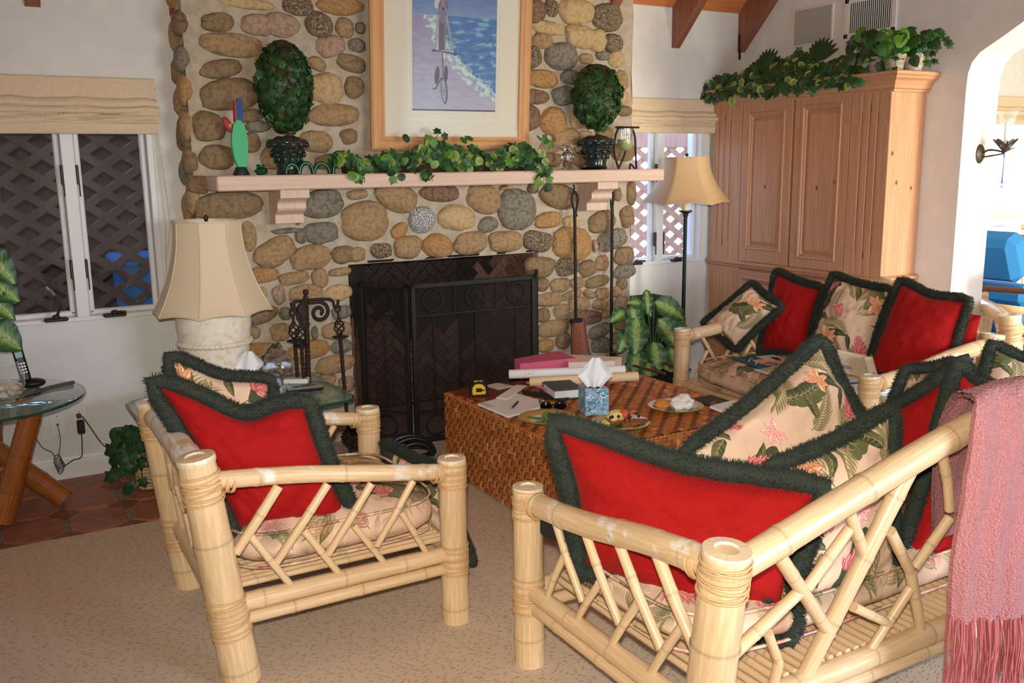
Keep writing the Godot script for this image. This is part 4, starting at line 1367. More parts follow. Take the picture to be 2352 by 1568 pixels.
func cushion(label: String, at: Vector3, turn: float, size: Vector3, seed_: int) -> Node3D:
	var t := thing("seat_cushion", label, "cushion", at)
	t.rotation.y = turn
	var f := FastNoiseLite.new()
	f.seed = seed_
	f.frequency = 5.0
	var mb := MB.new()
	surf(mb, func(u, v):
		var a: float = TAU * u
		var b: float = PI * (v - 0.5)
		var c := Vector3(cos(a) * cos(b), sin(b), sin(a) * cos(b))
		var k: float = pow(pow(absf(c.x), 5.0) + pow(absf(c.z), 5.0), 0.2)
		var kk: float = pow(pow(k, 2.6) + pow(absf(c.y) * 1.0, 2.6), -1.0 / 2.6)
		var p := c * kk
		p = Vector3(p.x * size.x / 2, p.y * size.y / 2, p.z * size.z / 2)
		var crown := (1.0 - pow(p.x * 2 / size.x, 2.0)) * (1.0 - pow(p.z * 2 / size.z, 2.0))
		p.y += (0.03 * crown if p.y > 0 else 0.0) + 0.008 * f.get_noise_3dv(p)
		return p, 64, 24, Vector3.ZERO)
	put("cover", mb.mesh(), M.floral_tri, t)
	mb = MB.new()
	for y in [-0.32, 0.32]:
		var p := PackedVector3Array()
		for i in 72:
			var a := TAU * i / 72
			var k := pow(pow(absf(cos(a)), 5.0) + pow(absf(sin(a)), 5.0), -0.2)
			p.append(Vector3(cos(a) * k * size.x * 0.492, y * size.y, sin(a) * k * size.z * 0.492))
		tube(mb, p, 0.005, 6, false, true)
	put("piping", mb.mesh(), M.floral_tri, t)
	return t

func tuft_mesh() -> ArrayMesh:
	if not furm.has("tuft"):
		var mb := MB.new()
		for k in 3:
			var a := TAU * k / 3
			var b := TAU * (k + 1) / 3
			var p := Vector3(cos(a), 0, sin(a))
			var q := Vector3(cos(b), 0, sin(b))
			var m := (p + q).normalized()
			var i0 := mb.add(p * 0.8, p)
			var i1 := mb.add(q * 0.8, q)
			var i2 := mb.add(q * 0.7 + Vector3(0.1, 0.6, 0), q)
			var i3 := mb.add(p * 0.7 + Vector3(0.1, 0.6, 0), p)
			var i4 := mb.add(Vector3(0.3, 1.0, 0), m)
			mb.quad(i0, i1, i2, i3)
			mb.tri(i3, i2, i4)
		furm["tuft"] = mb.mesh()
	return furm.tuft

func pillow(called: String, label: String, c: Array, thick: float, cloth: String, fringe := 0.024, chop := 0.0, seed_ := 1, group := "", turn_uv := 0.0) -> Node3D:   # corners: bottom left, bottom right, top right, top left
	var mid: Vector3 = (c[0] + c[1] + c[2] + c[3]) / 4.0
	var t := thing(called, label, "cushion", mid, group)
	var P := []
	for q in c:
		P.append(q - mid)
	var nn: Vector3 = (P[1] - P[0] + P[2] - P[3]).cross(P[3] - P[0] + P[2] - P[1]).normalized()
	var f := FastNoiseLite.new()
	f.seed = seed_
	f.frequency = 1.0
	var flat := func(u: float, v: float) -> Vector3:   # -1..1
		var uu := u * (1.0 - 0.07 * (1.0 - v * v) * u * u)
		var vv := v * (1.0 - 0.07 * (1.0 - u * u) * v * v) - chop * exp(-pow(u / 0.5, 2.0)) * (v + 1.0) * 0.5
		var a: Vector3 = P[0].lerp(P[1], (uu + 1) / 2)
		var b: Vector3 = P[3].lerp(P[2], (uu + 1) / 2)
		return a.lerp(b, (vv + 1) / 2)
	var mb := MB.new()
	var w: float = P[0].distance_to(P[1])
	var h: float = P[0].distance_to(P[3])
	for side in [-1.0, 1.0]:
		var fn := func(u: float, v: float) -> Vector3:
			var a := u * 2 - 1
			var b := v * 2 - 1
			var k := pow(maxf(0.0, (1 - a * a) * (1 - b * b)), 0.48)
			var edge := clampf(1.2 - k, 0, 1)
			var wr: float = 0.011 * f.get_noise_2d(a * 2.6 + side * 9.0, b * 2.6) + 0.012 * edge * f.get_noise_2d(a * 7.0 + 30.0, b * 3.0 * side) + 0.006 * f.get_noise_2d((a + b) * 6.0, (a - b) * 1.2 + side * 5.0)
			return flat.call(a, b) + nn * side * (thick * 0.5 * k * (1.0 - 0.35 * chop * exp(-pow(a / 0.4, 2.0)) * clampf(b + 0.6, 0, 1)) + wr * minf(1.0, k * 3.0))
		var away := [nn * side]
		var sc := 1.55
		surf(mb, fn, 26, 26, away, Vector2(w * sc, -h * sc) if cloth != "red_cloth" else Vector2(w, -h), Vector2(0.17 * seed_ + (0.4 if side > 0 else 0.0), 0.31 * seed_))
	if turn_uv != 0.0:
		for i in mb.t.size():
			mb.t[i] = mb.t[i].rotated(turn_uv)
	put("cover", mb.mesh(), M[cloth], t)
	if fringe > 0.0:
		var path := PackedVector3Array()
		for e in 4:
			for i in 22:
				var q := i / 22.0 * 2 - 1
				path.append(flat.call([q, 1.0, -q, -1.0][e], [-1.0, q, 1.0, -q][e]))
		var out := PackedVector3Array()
		var fr := frames(path, true)
		for i in path.size():
			var d: Vector3 = fr[i][2].cross(nn).normalized()
			if d.dot(path[i]) < 0: d = -d
			out.append(d)
		var core := PackedVector3Array()
		var rad := PackedFloat32Array()
		for i in path.size():
			core.append(path[i] + out[i] * fringe * 0.7)
			rad.append(fringe * (0.78 + 0.16 * f.get_noise_1d(i * 0.9 + 50.0)))
		mb = MB.new()
		tube(mb, core, rad, 9, false, true)
		var fo := put("fringe", mb.mesh(), M.fringe_green, t)
		var r := RandomNumberGenerator.new()
		r.seed = seed_ + 77
		var spots := []
		var per := (w + h) * 2.0
		for k in int(per * fringe * 260000.0):
			var g := r.randf() * path.size()
			var i := int(g)
			var j := (i + 1) % path.size()
			var q := core[i].lerp(core[j], g - i)
			var a := r.randf() * TAU
			var o: Vector3 = out[i]
			var d: Vector3 = (o * cos(a) + nn * sin(a) + fr[i][2] * r.randf_range(-0.45, 0.45)).normalized()
			var l := fringe * r.randf_range(0.28, 0.62)
			var b := look(d, Vector3(r.randfn(), r.randfn(), r.randfn()).normalized())
			spots.append(Transform3D(b * Basis.from_scale(Vector3(0.0013, l, 0.0013)), q + d * fringe * 0.62))
		many("fringe_pile", tuft_mesh(), spots, M.fringe_green, fo)
	return t

func build_seating() -> void:
	var ch := make_seat("bamboo_armchair", "pale bamboo armchair on the rug with worn white back rail", 0.80, 0.758, false, 0.75)
	ch.position = Vector3(0.954, 0.006, 2.08)
	ch.rotation.y = PI / 2
	var fs := make_seat("bamboo_sofa", "pale bamboo sofa in the foreground, its lattice back to the camera", 1.80, 0.81, true)
	fs.position = Vector3(2.31, 0.006, 3.27)
	fs.rotation.y = PI
	var rs := make_seat("bamboo_sofa", "pale bamboo sofa against the carved pine wardrobe", 1.46, 0.757, true)
	rs.position = Vector3(3.978, 0.006, 1.70)
	rs.rotation.y = -PI / 2 - 0.063
	var bc := make_seat("bamboo_armchair", "bamboo armchair standing in the archway under the sconce", 0.87, 0.74, false)
	bc.position = Vector3(5.52, 0.0, 2.26)
	bc.rotation.y = atan2(0.54, 0.68) + 0.1
	cushion("tropical floral seat cushion on the bamboo armchair", Vector3(0.965, 0.385, 2.08), PI / 2, Vector3(0.70, 0.18, 0.74), 3)
	cushion("tropical floral seat cushion along the foreground sofa", Vector3(2.31, 0.38, 3.24), PI, Vector3(1.70, 0.17, 0.76), 5)
	cushion("tropical floral seat cushion on the sofa by the wardrobe", Vector3(3.96, 0.365, 1.70), -PI / 2 - 0.063, Vector3(1.38, 0.16, 0.78), 8)
	cushion("floral seat cushion of the archway armchair", Vector3(5.56, 0.365, 2.30), bc.rotation.y, Vector3(0.74, 0.14, 0.68), 9)
	# pillows of the foreground sofa
	pillow("throw_pillow", "big red pillow in the corner of the foreground sofa", [Vector3(1.458, 0.43, 3.12), Vector3(1.80, 0.32, 3.575), Vector3(1.852, 0.735, 3.62), Vector3(1.425, 0.83, 3.02)], 0.22, "red_cloth", 0.036, 0.10, 2)
	pillow("throw_pillow", "floral pillow on its corner, peaking highest on the foreground sofa", [Vector3(1.80, 0.735, 3.18), Vector3(2.016, 0.38, 3.35), Vector3(2.43, 0.737, 3.30), Vector3(2.372, 1.0, 3.15)], 0.2, "floral", 0.029, 0.0, 6, "", 0.5)
	pillow("throw_pillow", "floral pillow with an orange lily behind the foreground sofa rail", [Vector3(1.76, 0.40, 3.56), Vector3(2.24, 0.38, 3.58), Vector3(2.215, 0.88, 3.55), Vector3(1.83, 0.76, 3.49)], 0.17, "floral", 0.029, 0.0, 11)
	pillow("throw_pillow", "red pillow half under the pink throw", [Vector3(2.30, 0.36, 3.55), Vector3(2.70, 0.34, 3.58), Vector3(2.76, 0.85, 3.60), Vector3(2.60, 0.955, 3.50)], 0.16, "red_cloth", 0.029, 0.0, 4)
	pillow("throw_pillow", "red pillow leaning behind the pink throw, only its fringed corner showing", [Vector3(2.60, 0.46, 3.30), Vector3(2.95, 0.42, 3.42), Vector3(2.80, 0.93, 3.37), Vector3(2.69, 0.74, 3.20)], 0.12, "red_cloth", 0.027, 0.0, 5)
	pillow("throw_pillow", "floral pillow at the far arm of the foreground sofa beside the right sofa's post", [Vector3(2.74, 0.56, 3.1), Vector3(2.94, 0.5, 3.24), Vector3(3.07, 0.855, 3.17), Vector3(2.98, 0.81, 3.04)], 0.14, "floral", 0.027, 0.0, 9)
	pillow("throw_pillow", "floral pillow above the pink throw at the picture's right edge", [Vector3(3.00, 0.62, 3.28), Vector3(3.36, 0.50, 3.36), Vector3(3.40, 0.82, 3.36), Vector3(3.24, 0.905, 3.20)], 0.16, "floral", 0.026, 0.0, 14)
	# pillows of the sofa by the wardrobe
	pillow("throw_pillow", "floral pillow lying over the left arm of the wardrobe sofa", [Vector3(3.93, 0.60, 0.84), Vector3(3.99, 0.475, 1.05), Vector3(4.10, 0.75, 1.29), Vector3(4.10, 0.85, 1.06)], 0.2, "floral", 0.027, 0.0, 7)
	pillow("throw_pillow", "tall red pillow between the two floral pillows on the wardrobe sofa", [Vector3(4.10, 0.46, 1.16), Vector3(4.15, 0.47, 1.46), Vector3(4.25, 0.86, 1.465), Vector3(4.25, 0.925, 1.117)], 0.17, "red_cloth", 0.027, 0.0, 8)
	pillow("throw_pillow", "upright floral pillow with red ginger flowers, middle of the wardrobe sofa", [Vector3(4.10, 0.50, 1.54), Vector3(4.12, 0.49, 1.92), Vector3(4.27, 0.895, 1.93), Vector3(4.27, 0.94, 1.539)], 0.17, "floral", 0.027, 0.0, 19)
	pillow("throw_pillow", "broad plump red pillow at the near end of the wardrobe sofa", [Vector3(4.08, 0.48, 1.97), Vector3(4.12, 0.46, 2.40), Vector3(4.27, 0.895, 2.38), Vector3(4.25, 0.955, 2.011)], 0.2, "red_cloth", 0.027, 0.06, 12)
	pillow("throw_pillow", "red pillow without fringe showing behind the broad red one", [Vector3(4.28, 0.45, 2.1), Vector3(4.28, 0.45, 2.43), Vector3(4.36, 0.82, 2.41), Vector3(4.36, 0.87, 2.12)], 0.12, "red_cloth", 0.0, 0.0, 13)
	# pillows of the armchair
	pillow("throw_pillow", "red pillow with a dented top edge on the bamboo armchair", [Vector3(0.64, 0.435, 2.30), Vector3(1.00, 0.41, 2.36), Vector3(0.895, 0.80, 2.25), Vector3(0.455, 0.90, 2.08)], 0.2, "red_cloth", 0.033, 0.3, 3)
	pillow("throw_pillow", "floral pillow tucked behind the armchair's red pillow", [Vector3(0.55, 0.45, 1.83), Vector3(0.93, 0.45, 1.88), Vector3(0.885, 0.80, 1.82), Vector3(0.56, 0.92, 1.77)], 0.15, "floral", 0.027, 0.08, 16)
	pillow("throw_pillow", "floral pillow standing on the floor before the armchair", [Vector3(1.46, 0.06, 1.74), Vector3(1.56, 0.06, 2.15), Vector3(1.46, 0.43, 2.10), Vector3(1.385, 0.45, 1.75)], 0.13, "floral", 0.027, 0.0, 17)
	pillow("throw_pillow", "red fringed pillow on the archway armchair", [Vector3(5.28, 0.5, 2.25), Vector3(5.62, 0.5, 1.98), Vector3(5.58, 0.98, 1.92), Vector3(5.2, 0.96, 2.24)], 0.16, "red_cloth", 0.027, 0.0, 18)
	build_throw()
	var t := thing("black_case", "flat black case on the seat beside the big red pillow", "case", Vector3(1.56, 0.45, 2.92))
	var mb := MB.new()
	box(mb, Vector3(1.56, 0.495, 2.98), Vector3(0.2, 0.09, 0.26), 0.015, Basis(Vector3.UP, 0.35))
	obj("case_body", mb, M.dull_black, t)
	mb = MB.new()
	tube(mb, smooth([Vector3(1.50, 0.53, 2.92), Vector3(1.53, 0.56, 2.94), Vector3(1.58, 0.56, 2.98), Vector3(1.61, 0.53, 3.0)], 5), 0.008, 6)
	obj("handle", mb, M.dull_black, t)

func build_throw() -> void:
	var t := thing("throw_blanket", "pink woollen throw with long fringe draped over the sofa back", "blanket", Vector3(2.35, 0.98, 3.79))
	var f := FastNoiseLite.new()
	f.seed = 4
	f.frequency = 1.0
	var prof := [Vector3(3.655, 0.52, 0.0), Vector3(3.662, 0.70, 0), Vector3(3.69, 0.87, 0), Vector3(3.735, 0.962, 0), Vector3(3.785, 0.99, 0), Vector3(3.832, 0.972, 0), Vector3(3.86, 0.9, 0), Vector3(3.872, 0.78, 0), Vector3(3.882, 0.62, 0), Vector3(3.886, 0.43, 0)]
	var P := smooth(prof, 6)
	var m := P.size() - 1
	var fn := func(u: float, v: float) -> Vector3:
		var k := v * m
		var i := mini(int(k), m - 1)
		var q := P[i].lerp(P[i + 1], k - i)
		var outer := clampf((v - 0.45) * 2.2, 0, 1)
		var inner := clampf((0.4 - v) * 2.5, 0, 1)
		var left := 2.20 - 0.13 * outer + 0.10 * inner
		var right := 2.66 - 0.24 * outer - 0.08 * inner
		var x := lerpf(left, right, u)
		var fold := 0.016 * sin(u * 19.0 + 0.6 * sin(v * 5.0)) * (0.25 + 0.75 * outer) + 0.012 * f.get_noise_2d(u * 4.0, v * 3.0)
		var y := q.y - 0.09 * u * outer + (0.02 * (1.0 - pow(absf(u - 0.4) * 2.0, 2.0)) if v > 0.3 and v < 0.6 else 0.0)
		return Vector3(x, y + 0.004 * f.get_noise_2d(u * 30.0, v * 60.0), q.x + (fold + 0.01 if v > 0.45 else -fold * 0.6))
	var mb := MB.new()
	surf(mb, fn, 60, 90, [Vector3(0, 0.2, 1)])
	var lift := MB.new()                                   # the underside, a wool's thickness in
	surf(lift, func(u, v):
		var a: Vector3 = fn.call(u, v)
		var b: Vector3 = fn.call(u, minf(v + 0.01, 1.0)) - fn.call(u, maxf(v - 0.01, 0.0))
		var nn := b.cross(Vector3.RIGHT).normalized()
		return a - nn * 0.012 * (1.0 if nn.dot(Vector3(0, 0.3, 1 if v > 0.45 else -1)) > 0 else -1.0), 60, 90, [Vector3(0, -0.2, -1)])
	var s := mb.v.size()
	mb.v.append_array(lift.v)
	mb.n.append_array(lift.n)
	mb.t.append_array(lift.t)
	mb.c.append_array(lift.c)
	for i in lift.ix:
		mb.ix.append(i + s)
	obj("cloth", mb, M.throw_wool, t)
	var r := RandomNumberGenerator.new()
	r.seed = 12
	for strand in 34:                                       # twisted fringe, each tassel a few yarns
		mb = MB.new()
		var u := (strand + 0.5) / 34.0
		var a: Vector3 = fn.call(u, 1.0)
		var l := r.randf_range(0.17, 0.215)
		for k in 7:
			var o := Vector3(r.randfn() * 0.003, 0, r.randfn() * 0.004)
			var e := Vector3(r.randfn() * 0.012, -l * r.randf_range(0.85, 1.1), r.randfn() * 0.01)
			tube(mb, smooth([a + o + Vector3(0, 0.01, -0.006), a + o * 1.3 + e * 0.35 + Vector3(r.randfn() * 0.003, 0, 0), a + o + e * 0.7 + Vector3(r.randfn() * 0.004, 0, 0), a + o + e], 3), [0.0028, 0.0028, 0.0028, 0.0026, 0.0026, 0.0026, 0.0024, 0.0022, 0.002, 0.0014], 4, false)
		obj("tassel", mb, M.throw_fringe, t)

# ---------- the woven table and what lies on it ----------
func weave(mb: MB, o: Vector3, du: Vector3, dv: Vector3, nn: Vector3, nu: int, nv: int, c: float, r: RandomNumberGenerator) -> void:   # over two, under two, three canes to a float
	for i in range(-1, nu):
		for j in range(-1, nv):
			var k := posmod(i + j, 4)
			if k != 0 and k != 2: continue
			var up := k == 0                                 # a float along v starts here; the other kind along u
			var at := o + du * (i * c) + dv * (j * c)
			var along := dv if up else du
			var across := du if up else dv
			var a0 := 0.0
			var a1 := 2.0 * c
			if up:
				if i < 0: continue
				a0 = maxf(0.0, -j * c)
				a1 = minf(a1, (nv - j) * c)
			else:
				if j < 0: continue
				a0 = maxf(0.0, -i * c)
				a1 = minf(a1, (nu - i) * c)
			if not up: pass
			if a1 - a0 < c * 0.3: continue
			var tone := r.randf_range(0.72, 1.12)
			var base := lin(hue(186, 112, 56)) * tone
			if r.randf() < 0.12: base = lin(hue(206, 142, 86)) * tone
			for st in 3:
				var f := r.randf_range(0.86, 1.1)
				mb.col = Color(base.r * f, base.g * f, base.b * f)
				var w0 := c * (0.04 + st * 0.31)
				var w1 := w0 + c * 0.29
				var rows := []
				for q in 5:
					var t := lerpf(a0, a1, q / 4.0)
					var hh := 0.0006 + 0.0052 * sin(PI * t / (2.0 * c))
					var slope := (along * -cos(PI * t / (2.0 * c)) * 0.32)
					var p := at + along * t + nn * hh
					rows.append([mb.add(p + across * w0, (nn + slope - across * 0.8)), mb.add(p + across * (w0 + w1) * 0.5 + nn * 0.0016, nn + slope), mb.add(p + across * w1, (nn + slope + across * 0.8))])
				for q in 4:
					for s in 2:
						mb.quad(rows[q][s], rows[q][s + 1], rows[q + 1][s + 1], rows[q + 1][s])
	mb.col = Color.WHITE

func build_table() -> void:
	var x0 := 2.03
	var x1 := 3.14
	var z0 := 0.97
	var z1 := 2.20
	var y1 := 0.428
	var t := thing("coffee_table", "large square coffee table clad in woven orange-brown cane", "coffee table", Vector3((x0 + x1) / 2, 0.006, (z0 + z1) / 2))
	var mb := MB.new()
	mb.col = lin(hue(112, 62, 30))
	box(mb, Vector3((x0 + x1) / 2, (y1 + 0.012) / 2, (z0 + z1) / 2), Vector3(x1 - x0, y1 - 0.012, z1 - z0), 0.01)
	obj("carcass", mb, M.wicker, t)
	var r := RandomNumberGenerator.new()
	r.seed = 21
	var c := 0.0242
	mb = MB.new()
	weave(mb, Vector3(x0, 0.016, z0), Vector3(0, 0, 1), Vector3.UP, Vector3(-1, 0, 0), int((z1 - z0) / c), int(y1 / c), c, r)
	weave(mb, Vector3(x0, 0.016, z1), Vector3(1, 0, 0), Vector3.UP, Vector3(0, 0, 1), int((x1 - x0) / c), int(y1 / c), c, r)
	tag(obj("woven_side", mb, M.wicker, t), "", "", "", "stuff")
	mb = MB.new()
	weave(mb, Vector3(x0, y1, z0), Vector3(1, 0, 0), Vector3(0, 0, 1), Vector3.UP, int((x1 - x0) / c), int((z1 - z0) / c), c, r)
	tag(obj("woven_top", mb, M.wicker, t), "", "", "", "stuff")
	mb = MB.new()
	mb.col = lin(hue(178, 106, 54))
	for e in [[Vector3(x0, y1, z0), Vector3(x0, y1, z1)], [Vector3(x0, y1, z1), Vector3(x1, y1, z1)], [Vector3(x0, 0.02, z1), Vector3(x0, y1, z1)], [Vector3(x1, y1, z0), Vector3(x1, y1, z1)]]:
		var L: float = e[0].distance_to(e[1])
		var d: Vector3 = (e[1] - e[0]).normalized()
		var m := int(L / c)
		for k in m:                                          # canes bent over the edge
			mb.col = lin(hue(182, 108, 54)) * r.randf_range(0.75, 1.15)
			mb.col.a = 1.0
			var at: Vector3 = e[0] + d * (k + 0.5) * c
			var b := look(d)
			ball(mb, at, Vector3(0.0085, c * 0.52, 0.0085), 6, 4, b)
	tag(obj("edge_binding", mb, M.wicker, t), "", "", "", "stuff")

func sheet(mb: MB, c: Array, y: float, th: float) -> void:   # a flat slab over a four-cornered outline of Vector2(x, z)
	var top := []
	var bot := []
	for q in c:
		top.append(Vector3(q.x, y + th, q.y))
		bot.append(Vector3(q.x, y, q.y))
	mb.face(top, Vector3.UP, [Vector2(0, 0), Vector2(0, 1), Vector2(1, 1), Vector2(1, 0)])
	mb.face(bot, Vector3.DOWN)
	var m: Vector2 = (c[0] + c[1] + c[2] + c[3]) / 4
	for i in 4:
		var k := (i + 1) % 4
		var d: Vector2 = ((c[i] + c[k]) / 2 - m).normalized()
		mb.face([top[i], top[k], bot[k], bot[i]], Vector3(d.x, 0, d.y))

func flat_thing(called: String, label: String, cat: String, c: Array, y: float, th: float, m: Material, part: String, group := "") -> Node3D:
	var mid: Vector2 = (c[0] + c[1] + c[2] + c[3]) / 4
	var t := thing(called, label, cat, Vector3(mid.x, y, mid.y), group)
	var mb := MB.new()
	sheet(mb, c, y, th)
	obj(part, mb, m, t)
	return t

func pages_mat(called: String, seed_: int, bg: Color, inks: Array) -> StandardMaterial3D:
	var m := mat(called, Color.WHITE, 0.75)
	m.albedo_texture = paint_pages(seed_, bg, inks)
	return m

func build_table_items() -> void:
	var y := 0.4365
	pages_mat("receipt", 3, hue(228, 224, 214), [hue(90, 90, 90)])
	pages_mat("plan_print", 4, hue(224, 204, 164), [hue(120, 104, 80)])
	pages_mat("photo_page", 7, hue(226, 226, 226), [hue(120, 120, 120), hue(120, 60, 40), hue(60, 80, 110), hue(40, 40, 40)])
	pages_mat("dark_cover", 9, hue(44, 34, 30), [hue(80, 60, 50), hue(120, 90, 60), hue(28, 24, 24), hue(90, 70, 50)])
	pages_mat("news_print", 12, hue(206, 186, 146), [hue(90, 84, 76), hue(120, 130, 140)])
	pages_mat("blue_photo", 15, hue(214, 218, 224), [hue(70, 110, 150), hue(60, 90, 130), hue(150, 170, 190), hue(40, 60, 90)])
	var lm := nmat("leather", [hue(112, 46, 22), hue(140, 62, 30)], [0.3, 0.7], Vector3.ONE * 6.0, 0.35, 0.03, 3)
	var V := func(a: float, b: float) -> Vector2: return Vector2(a, b)
	var t := flat_thing("leather_folder", "brown leather folder lying open on the table's far left corner", "folder", [Vector2(2.045, 1.0), Vector2(2.09, 1.31), Vector2(2.50, 1.08), Vector2(2.38, 0.985)], y, 0.008, lm, "cover")
	flat_thing("receipt", "printed slip of paper on the leather folder", "paper", [Vector2(2.25, 1.0), Vector2(2.27, 1.12), Vector2(2.38, 1.10), Vector2(2.34, 0.985)], y + 0.009, 0.0015, M.receipt, "sheet", "")
	flat_thing("envelope", "white envelope lying half over the leather folder", "envelope", [Vector2(2.17, 1.27), Vector2(2.21, 1.32), Vector2(2.44, 1.13), Vector2(2.40, 1.08)], y + 0.009, 0.003, M.paper, "sheet")
	# tape measure
	t = thing("tape_measure", "yellow and black tape measure on the leather folder", "tape measure", Vector3(2.125, y + 0.008, 1.17))
	var face := Basis(Vector3.UP, -0.30)
	var tr := Transform3D(face, Vector3(2.125, y + 0.009, 1.17))
	var prof := PackedVector2Array()
	for q in [[-0.042, 0.0], [0.046, 0.0], [0.05, 0.006], [0.05, 0.03], [0.043, 0.056], [0.026, 0.072], [0.0, 0.077], [-0.026, 0.072], [-0.042, 0.052], [-0.046, 0.02]]:
		prof.append(Vector2(q[0], q[1]))
	var mb := MB.new()
	prism(mb, prof, 0.05, tr * Transform3D(Basis(), Vector3(0, 0, -0.025)))
	obj("case", mb, M.dull_black, t)
	mb = MB.new()
	var small := PackedVector2Array()
	for q in prof:
		small.append((q - Vector2(0, 0.035)) * 0.72 + Vector2(-0.004, 0.036))
	prism(mb, small, 0.054, tr * Transform3D(Basis(), Vector3(0, 0, -0.027)))
	box(mb, (tr * Vector3(0, 0.062, 0)), Vector3(0.05, 0.03, 0.03), 0.006, face)
	obj("yellow_shell", mb, M.yellow_plastic, t)
	mb = MB.new()
	box(mb, tr * Vector3(-0.002, 0.034, 0.028), Vector3(0.03, 0.02, 0.002), 0.002, face)
	box(mb, tr * Vector3(0.012, 0.032, 0.028), Vector3(0.03, 0.007, 0.002), 0.001, face)
	obj("badge", mb, M.dull_black, t)
	# notepad and pen
	t = flat_thing("notepad", "white notepad by the left edge of the woven table", "notepad", [Vector2(2.045, 1.315), Vector2(2.055, 1.60), Vector2(2.36, 1.505), Vector2(2.31, 1.24)], y, 0.009, M.paper, "pages")
	mb = MB.new()
	surf(mb, func(u, v): return Vector3(lerpf(2.045, 2.055, v) + 0.05 * u, y + 0.0095 + 0.012 * pow(1.0 - u, 2.0), lerpf(1.315, 1.42, v) + 0.0 * u), 6, 4, [Vector3.UP])
	obj("curled_sheet", mb, M.paper, t)
	t = thing("pen", "black ballpoint pen lying on the notepad", "pen", Vector3(2.17, y + 0.01, 1.46))
	mb = MB.new()
	tube(mb, PackedVector3Array([Vector3(2.13, y + 0.016, 1.505), Vector3(2.14, y + 0.016, 1.495), Vector3(2.205, y + 0.016, 1.425), Vector3(2.22, y + 0.016, 1.41)]), [0.002, 0.0055, 0.0055, 0.004], 8)
	obj("barrel", mb, M.black_plastic, t)
	mb = MB.new()
	tube(mb, PackedVector3Array([Vector3(2.12, y + 0.016, 1.516), Vector3(2.135, y + 0.016, 1.50)]), [0.0008, 0.0045], 8)
	obj("tip", mb, M.silver, t)
	flat_thing("tablet_folder", "slim grey folder with black edge behind the notepad", "folder", [Vector2(2.37, 1.19), Vector2(2.345, 1.25), Vector2(2.43, 1.50), Vector2(2.49, 1.46)], y, 0.012, M.dull_black, "cover")
	# planner
	t = thing("planner", "thick dark grey ring planner with page edges showing", "planner", Vector3(2.505, y, 1.36))
	var pt := Basis(Vector3.UP, -0.25)
	mb = MB.new()
	for dy in [0.005, 0.052]:
		box(mb, Vector3(2.505, y + dy, 1.37), Vector3(0.155, 0.007, 0.2), 0.003, pt)
	box(mb, Vector3(2.505, y + 0.028, 1.37) + pt * Vector3(0, 0, -0.098), Vector3(0.155, 0.05, 0.006), 0.002, pt)
	obj("cover", mb, mat("planner_grey", hue(74, 78, 78), 0.6), t)
	mb = MB.new()
	box(mb, Vector3(2.505, y + 0.028, 1.37), Vector3(0.142, 0.04, 0.188), 0.002, pt)
	obj("pages", mb, M.paper, t)
	# sunglasses
	t = thing("sunglasses", "dark sunglasses between notepad and tissue box", "sunglasses", Vector3(2.31, y, 1.59))
	var sb := Transform3D(Basis(Vector3.UP, -0.55), Vector3(2.31, y + 0.022, 1.59))
	mb = MB.new()
	for sx in [-1.0, 1.0]:
		ball(mb, sb * Vector3(0.034 * sx, 0, 0.0), Vector3(0.03, 0.022, 0.006), 16, 8, sb.basis)
	obj("lens", mb, mat("smoked_lens", hue(14, 12, 12), 0.08), t)
	mb = MB.new()
	for sx in [-1.0, 1.0]:
		tube(mb, PackedVector3Array([sb * Vector3(0.064 * sx, 0.012, 0.0), sb * Vector3(0.066 * sx, 0.01, -0.07), sb * Vector3(0.05 * sx, -0.016, -0.12)]), 0.003, 6)
	tube(mb, PackedVector3Array([sb * Vector3(-0.008, 0.008, 0.004), sb * Vector3(0.008, 0.008, 0.004)]), 0.003, 6)
	obj("temple", mb, M.black_plastic, t)
	# tissue box on the table
	tissue_box(Vector3(2.452, y, 1.725), -0.30, 0.115, "blue swirl-printed tissue box in the middle of the woven table", 1.0)
	# stack of folders, then the rolled plans
	t = flat_thing("card_folder", "dusty pink card folder under the rolled plans", "folder", [Vector2(2.575, 1.0), Vector2(2.54, 1.30), Vector2(2.92, 1.30), Vector2(2.90, 0.99)], y, 0.022, M.pink_card, "card")
	flat_thing("card_folder", "bright pink card sticking out beneath the rolled plans", "folder", [Vector2(2.44, 1.12), Vector2(2.44, 1.36), Vector2(2.70, 1.40), Vector2(2.72, 1.02)], y + 0.023, 0.006, M.hot_pink, "card")
	flat_thing("card_folder", "broad dusty pink folder topmost of the stack", "folder", [Vector2(2.50, 0.89), Vector2(2.46, 1.02), Vector2(2.80, 1.06), Vector2(2.82, 0.84)], y + 0.023, 0.085, M.pink_card, "card")
	flat_thing("paper_stack", "cream paper stack at the right of the pink folders", "papers", [Vector2(2.83, 0.90), Vector2(2.72, 1.10), Vector2(2.96, 1.20), Vector2(3.05, 1.14)], y + 0.023, 0.075, mat("cream_sheet", hue(232, 212, 194), 0.8), "sheets")
	for k in [["white rolled plan lying behind the cream one", Vector3(2.36, 0.508, 1.075), Vector3(2.93, 0.512, 1.33), 0.026, "paper"], ["cream rolled plan lying nearest the tissue box", Vector3(2.42, 0.482, 1.19), Vector3(2.95, 0.49, 1.42), 0.027, "cream_paper"]]:
		t = thing("rolled_plan", k[0], "rolled plan", (k[1] + k[2]) / 2)
		var d: Vector3 = (k[2] - k[1]).normalized()
		var b := look(d)
		mb = MB.new()
		surf(mb, func(u, v):                                   # a spiral of paper
			var a: float = u * TAU * 2.2
			var rr: float = k[3] * (0.72 + 0.28 * u)
			return k[1] + b * Vector3(cos(a) * rr, v * k[1].distance_to(k[2]), sin(a) * rr), 60, 3, k[1] + d * 0.25)
		obj("sheet", mb, M[k[4]], t)
		mb = MB.new()
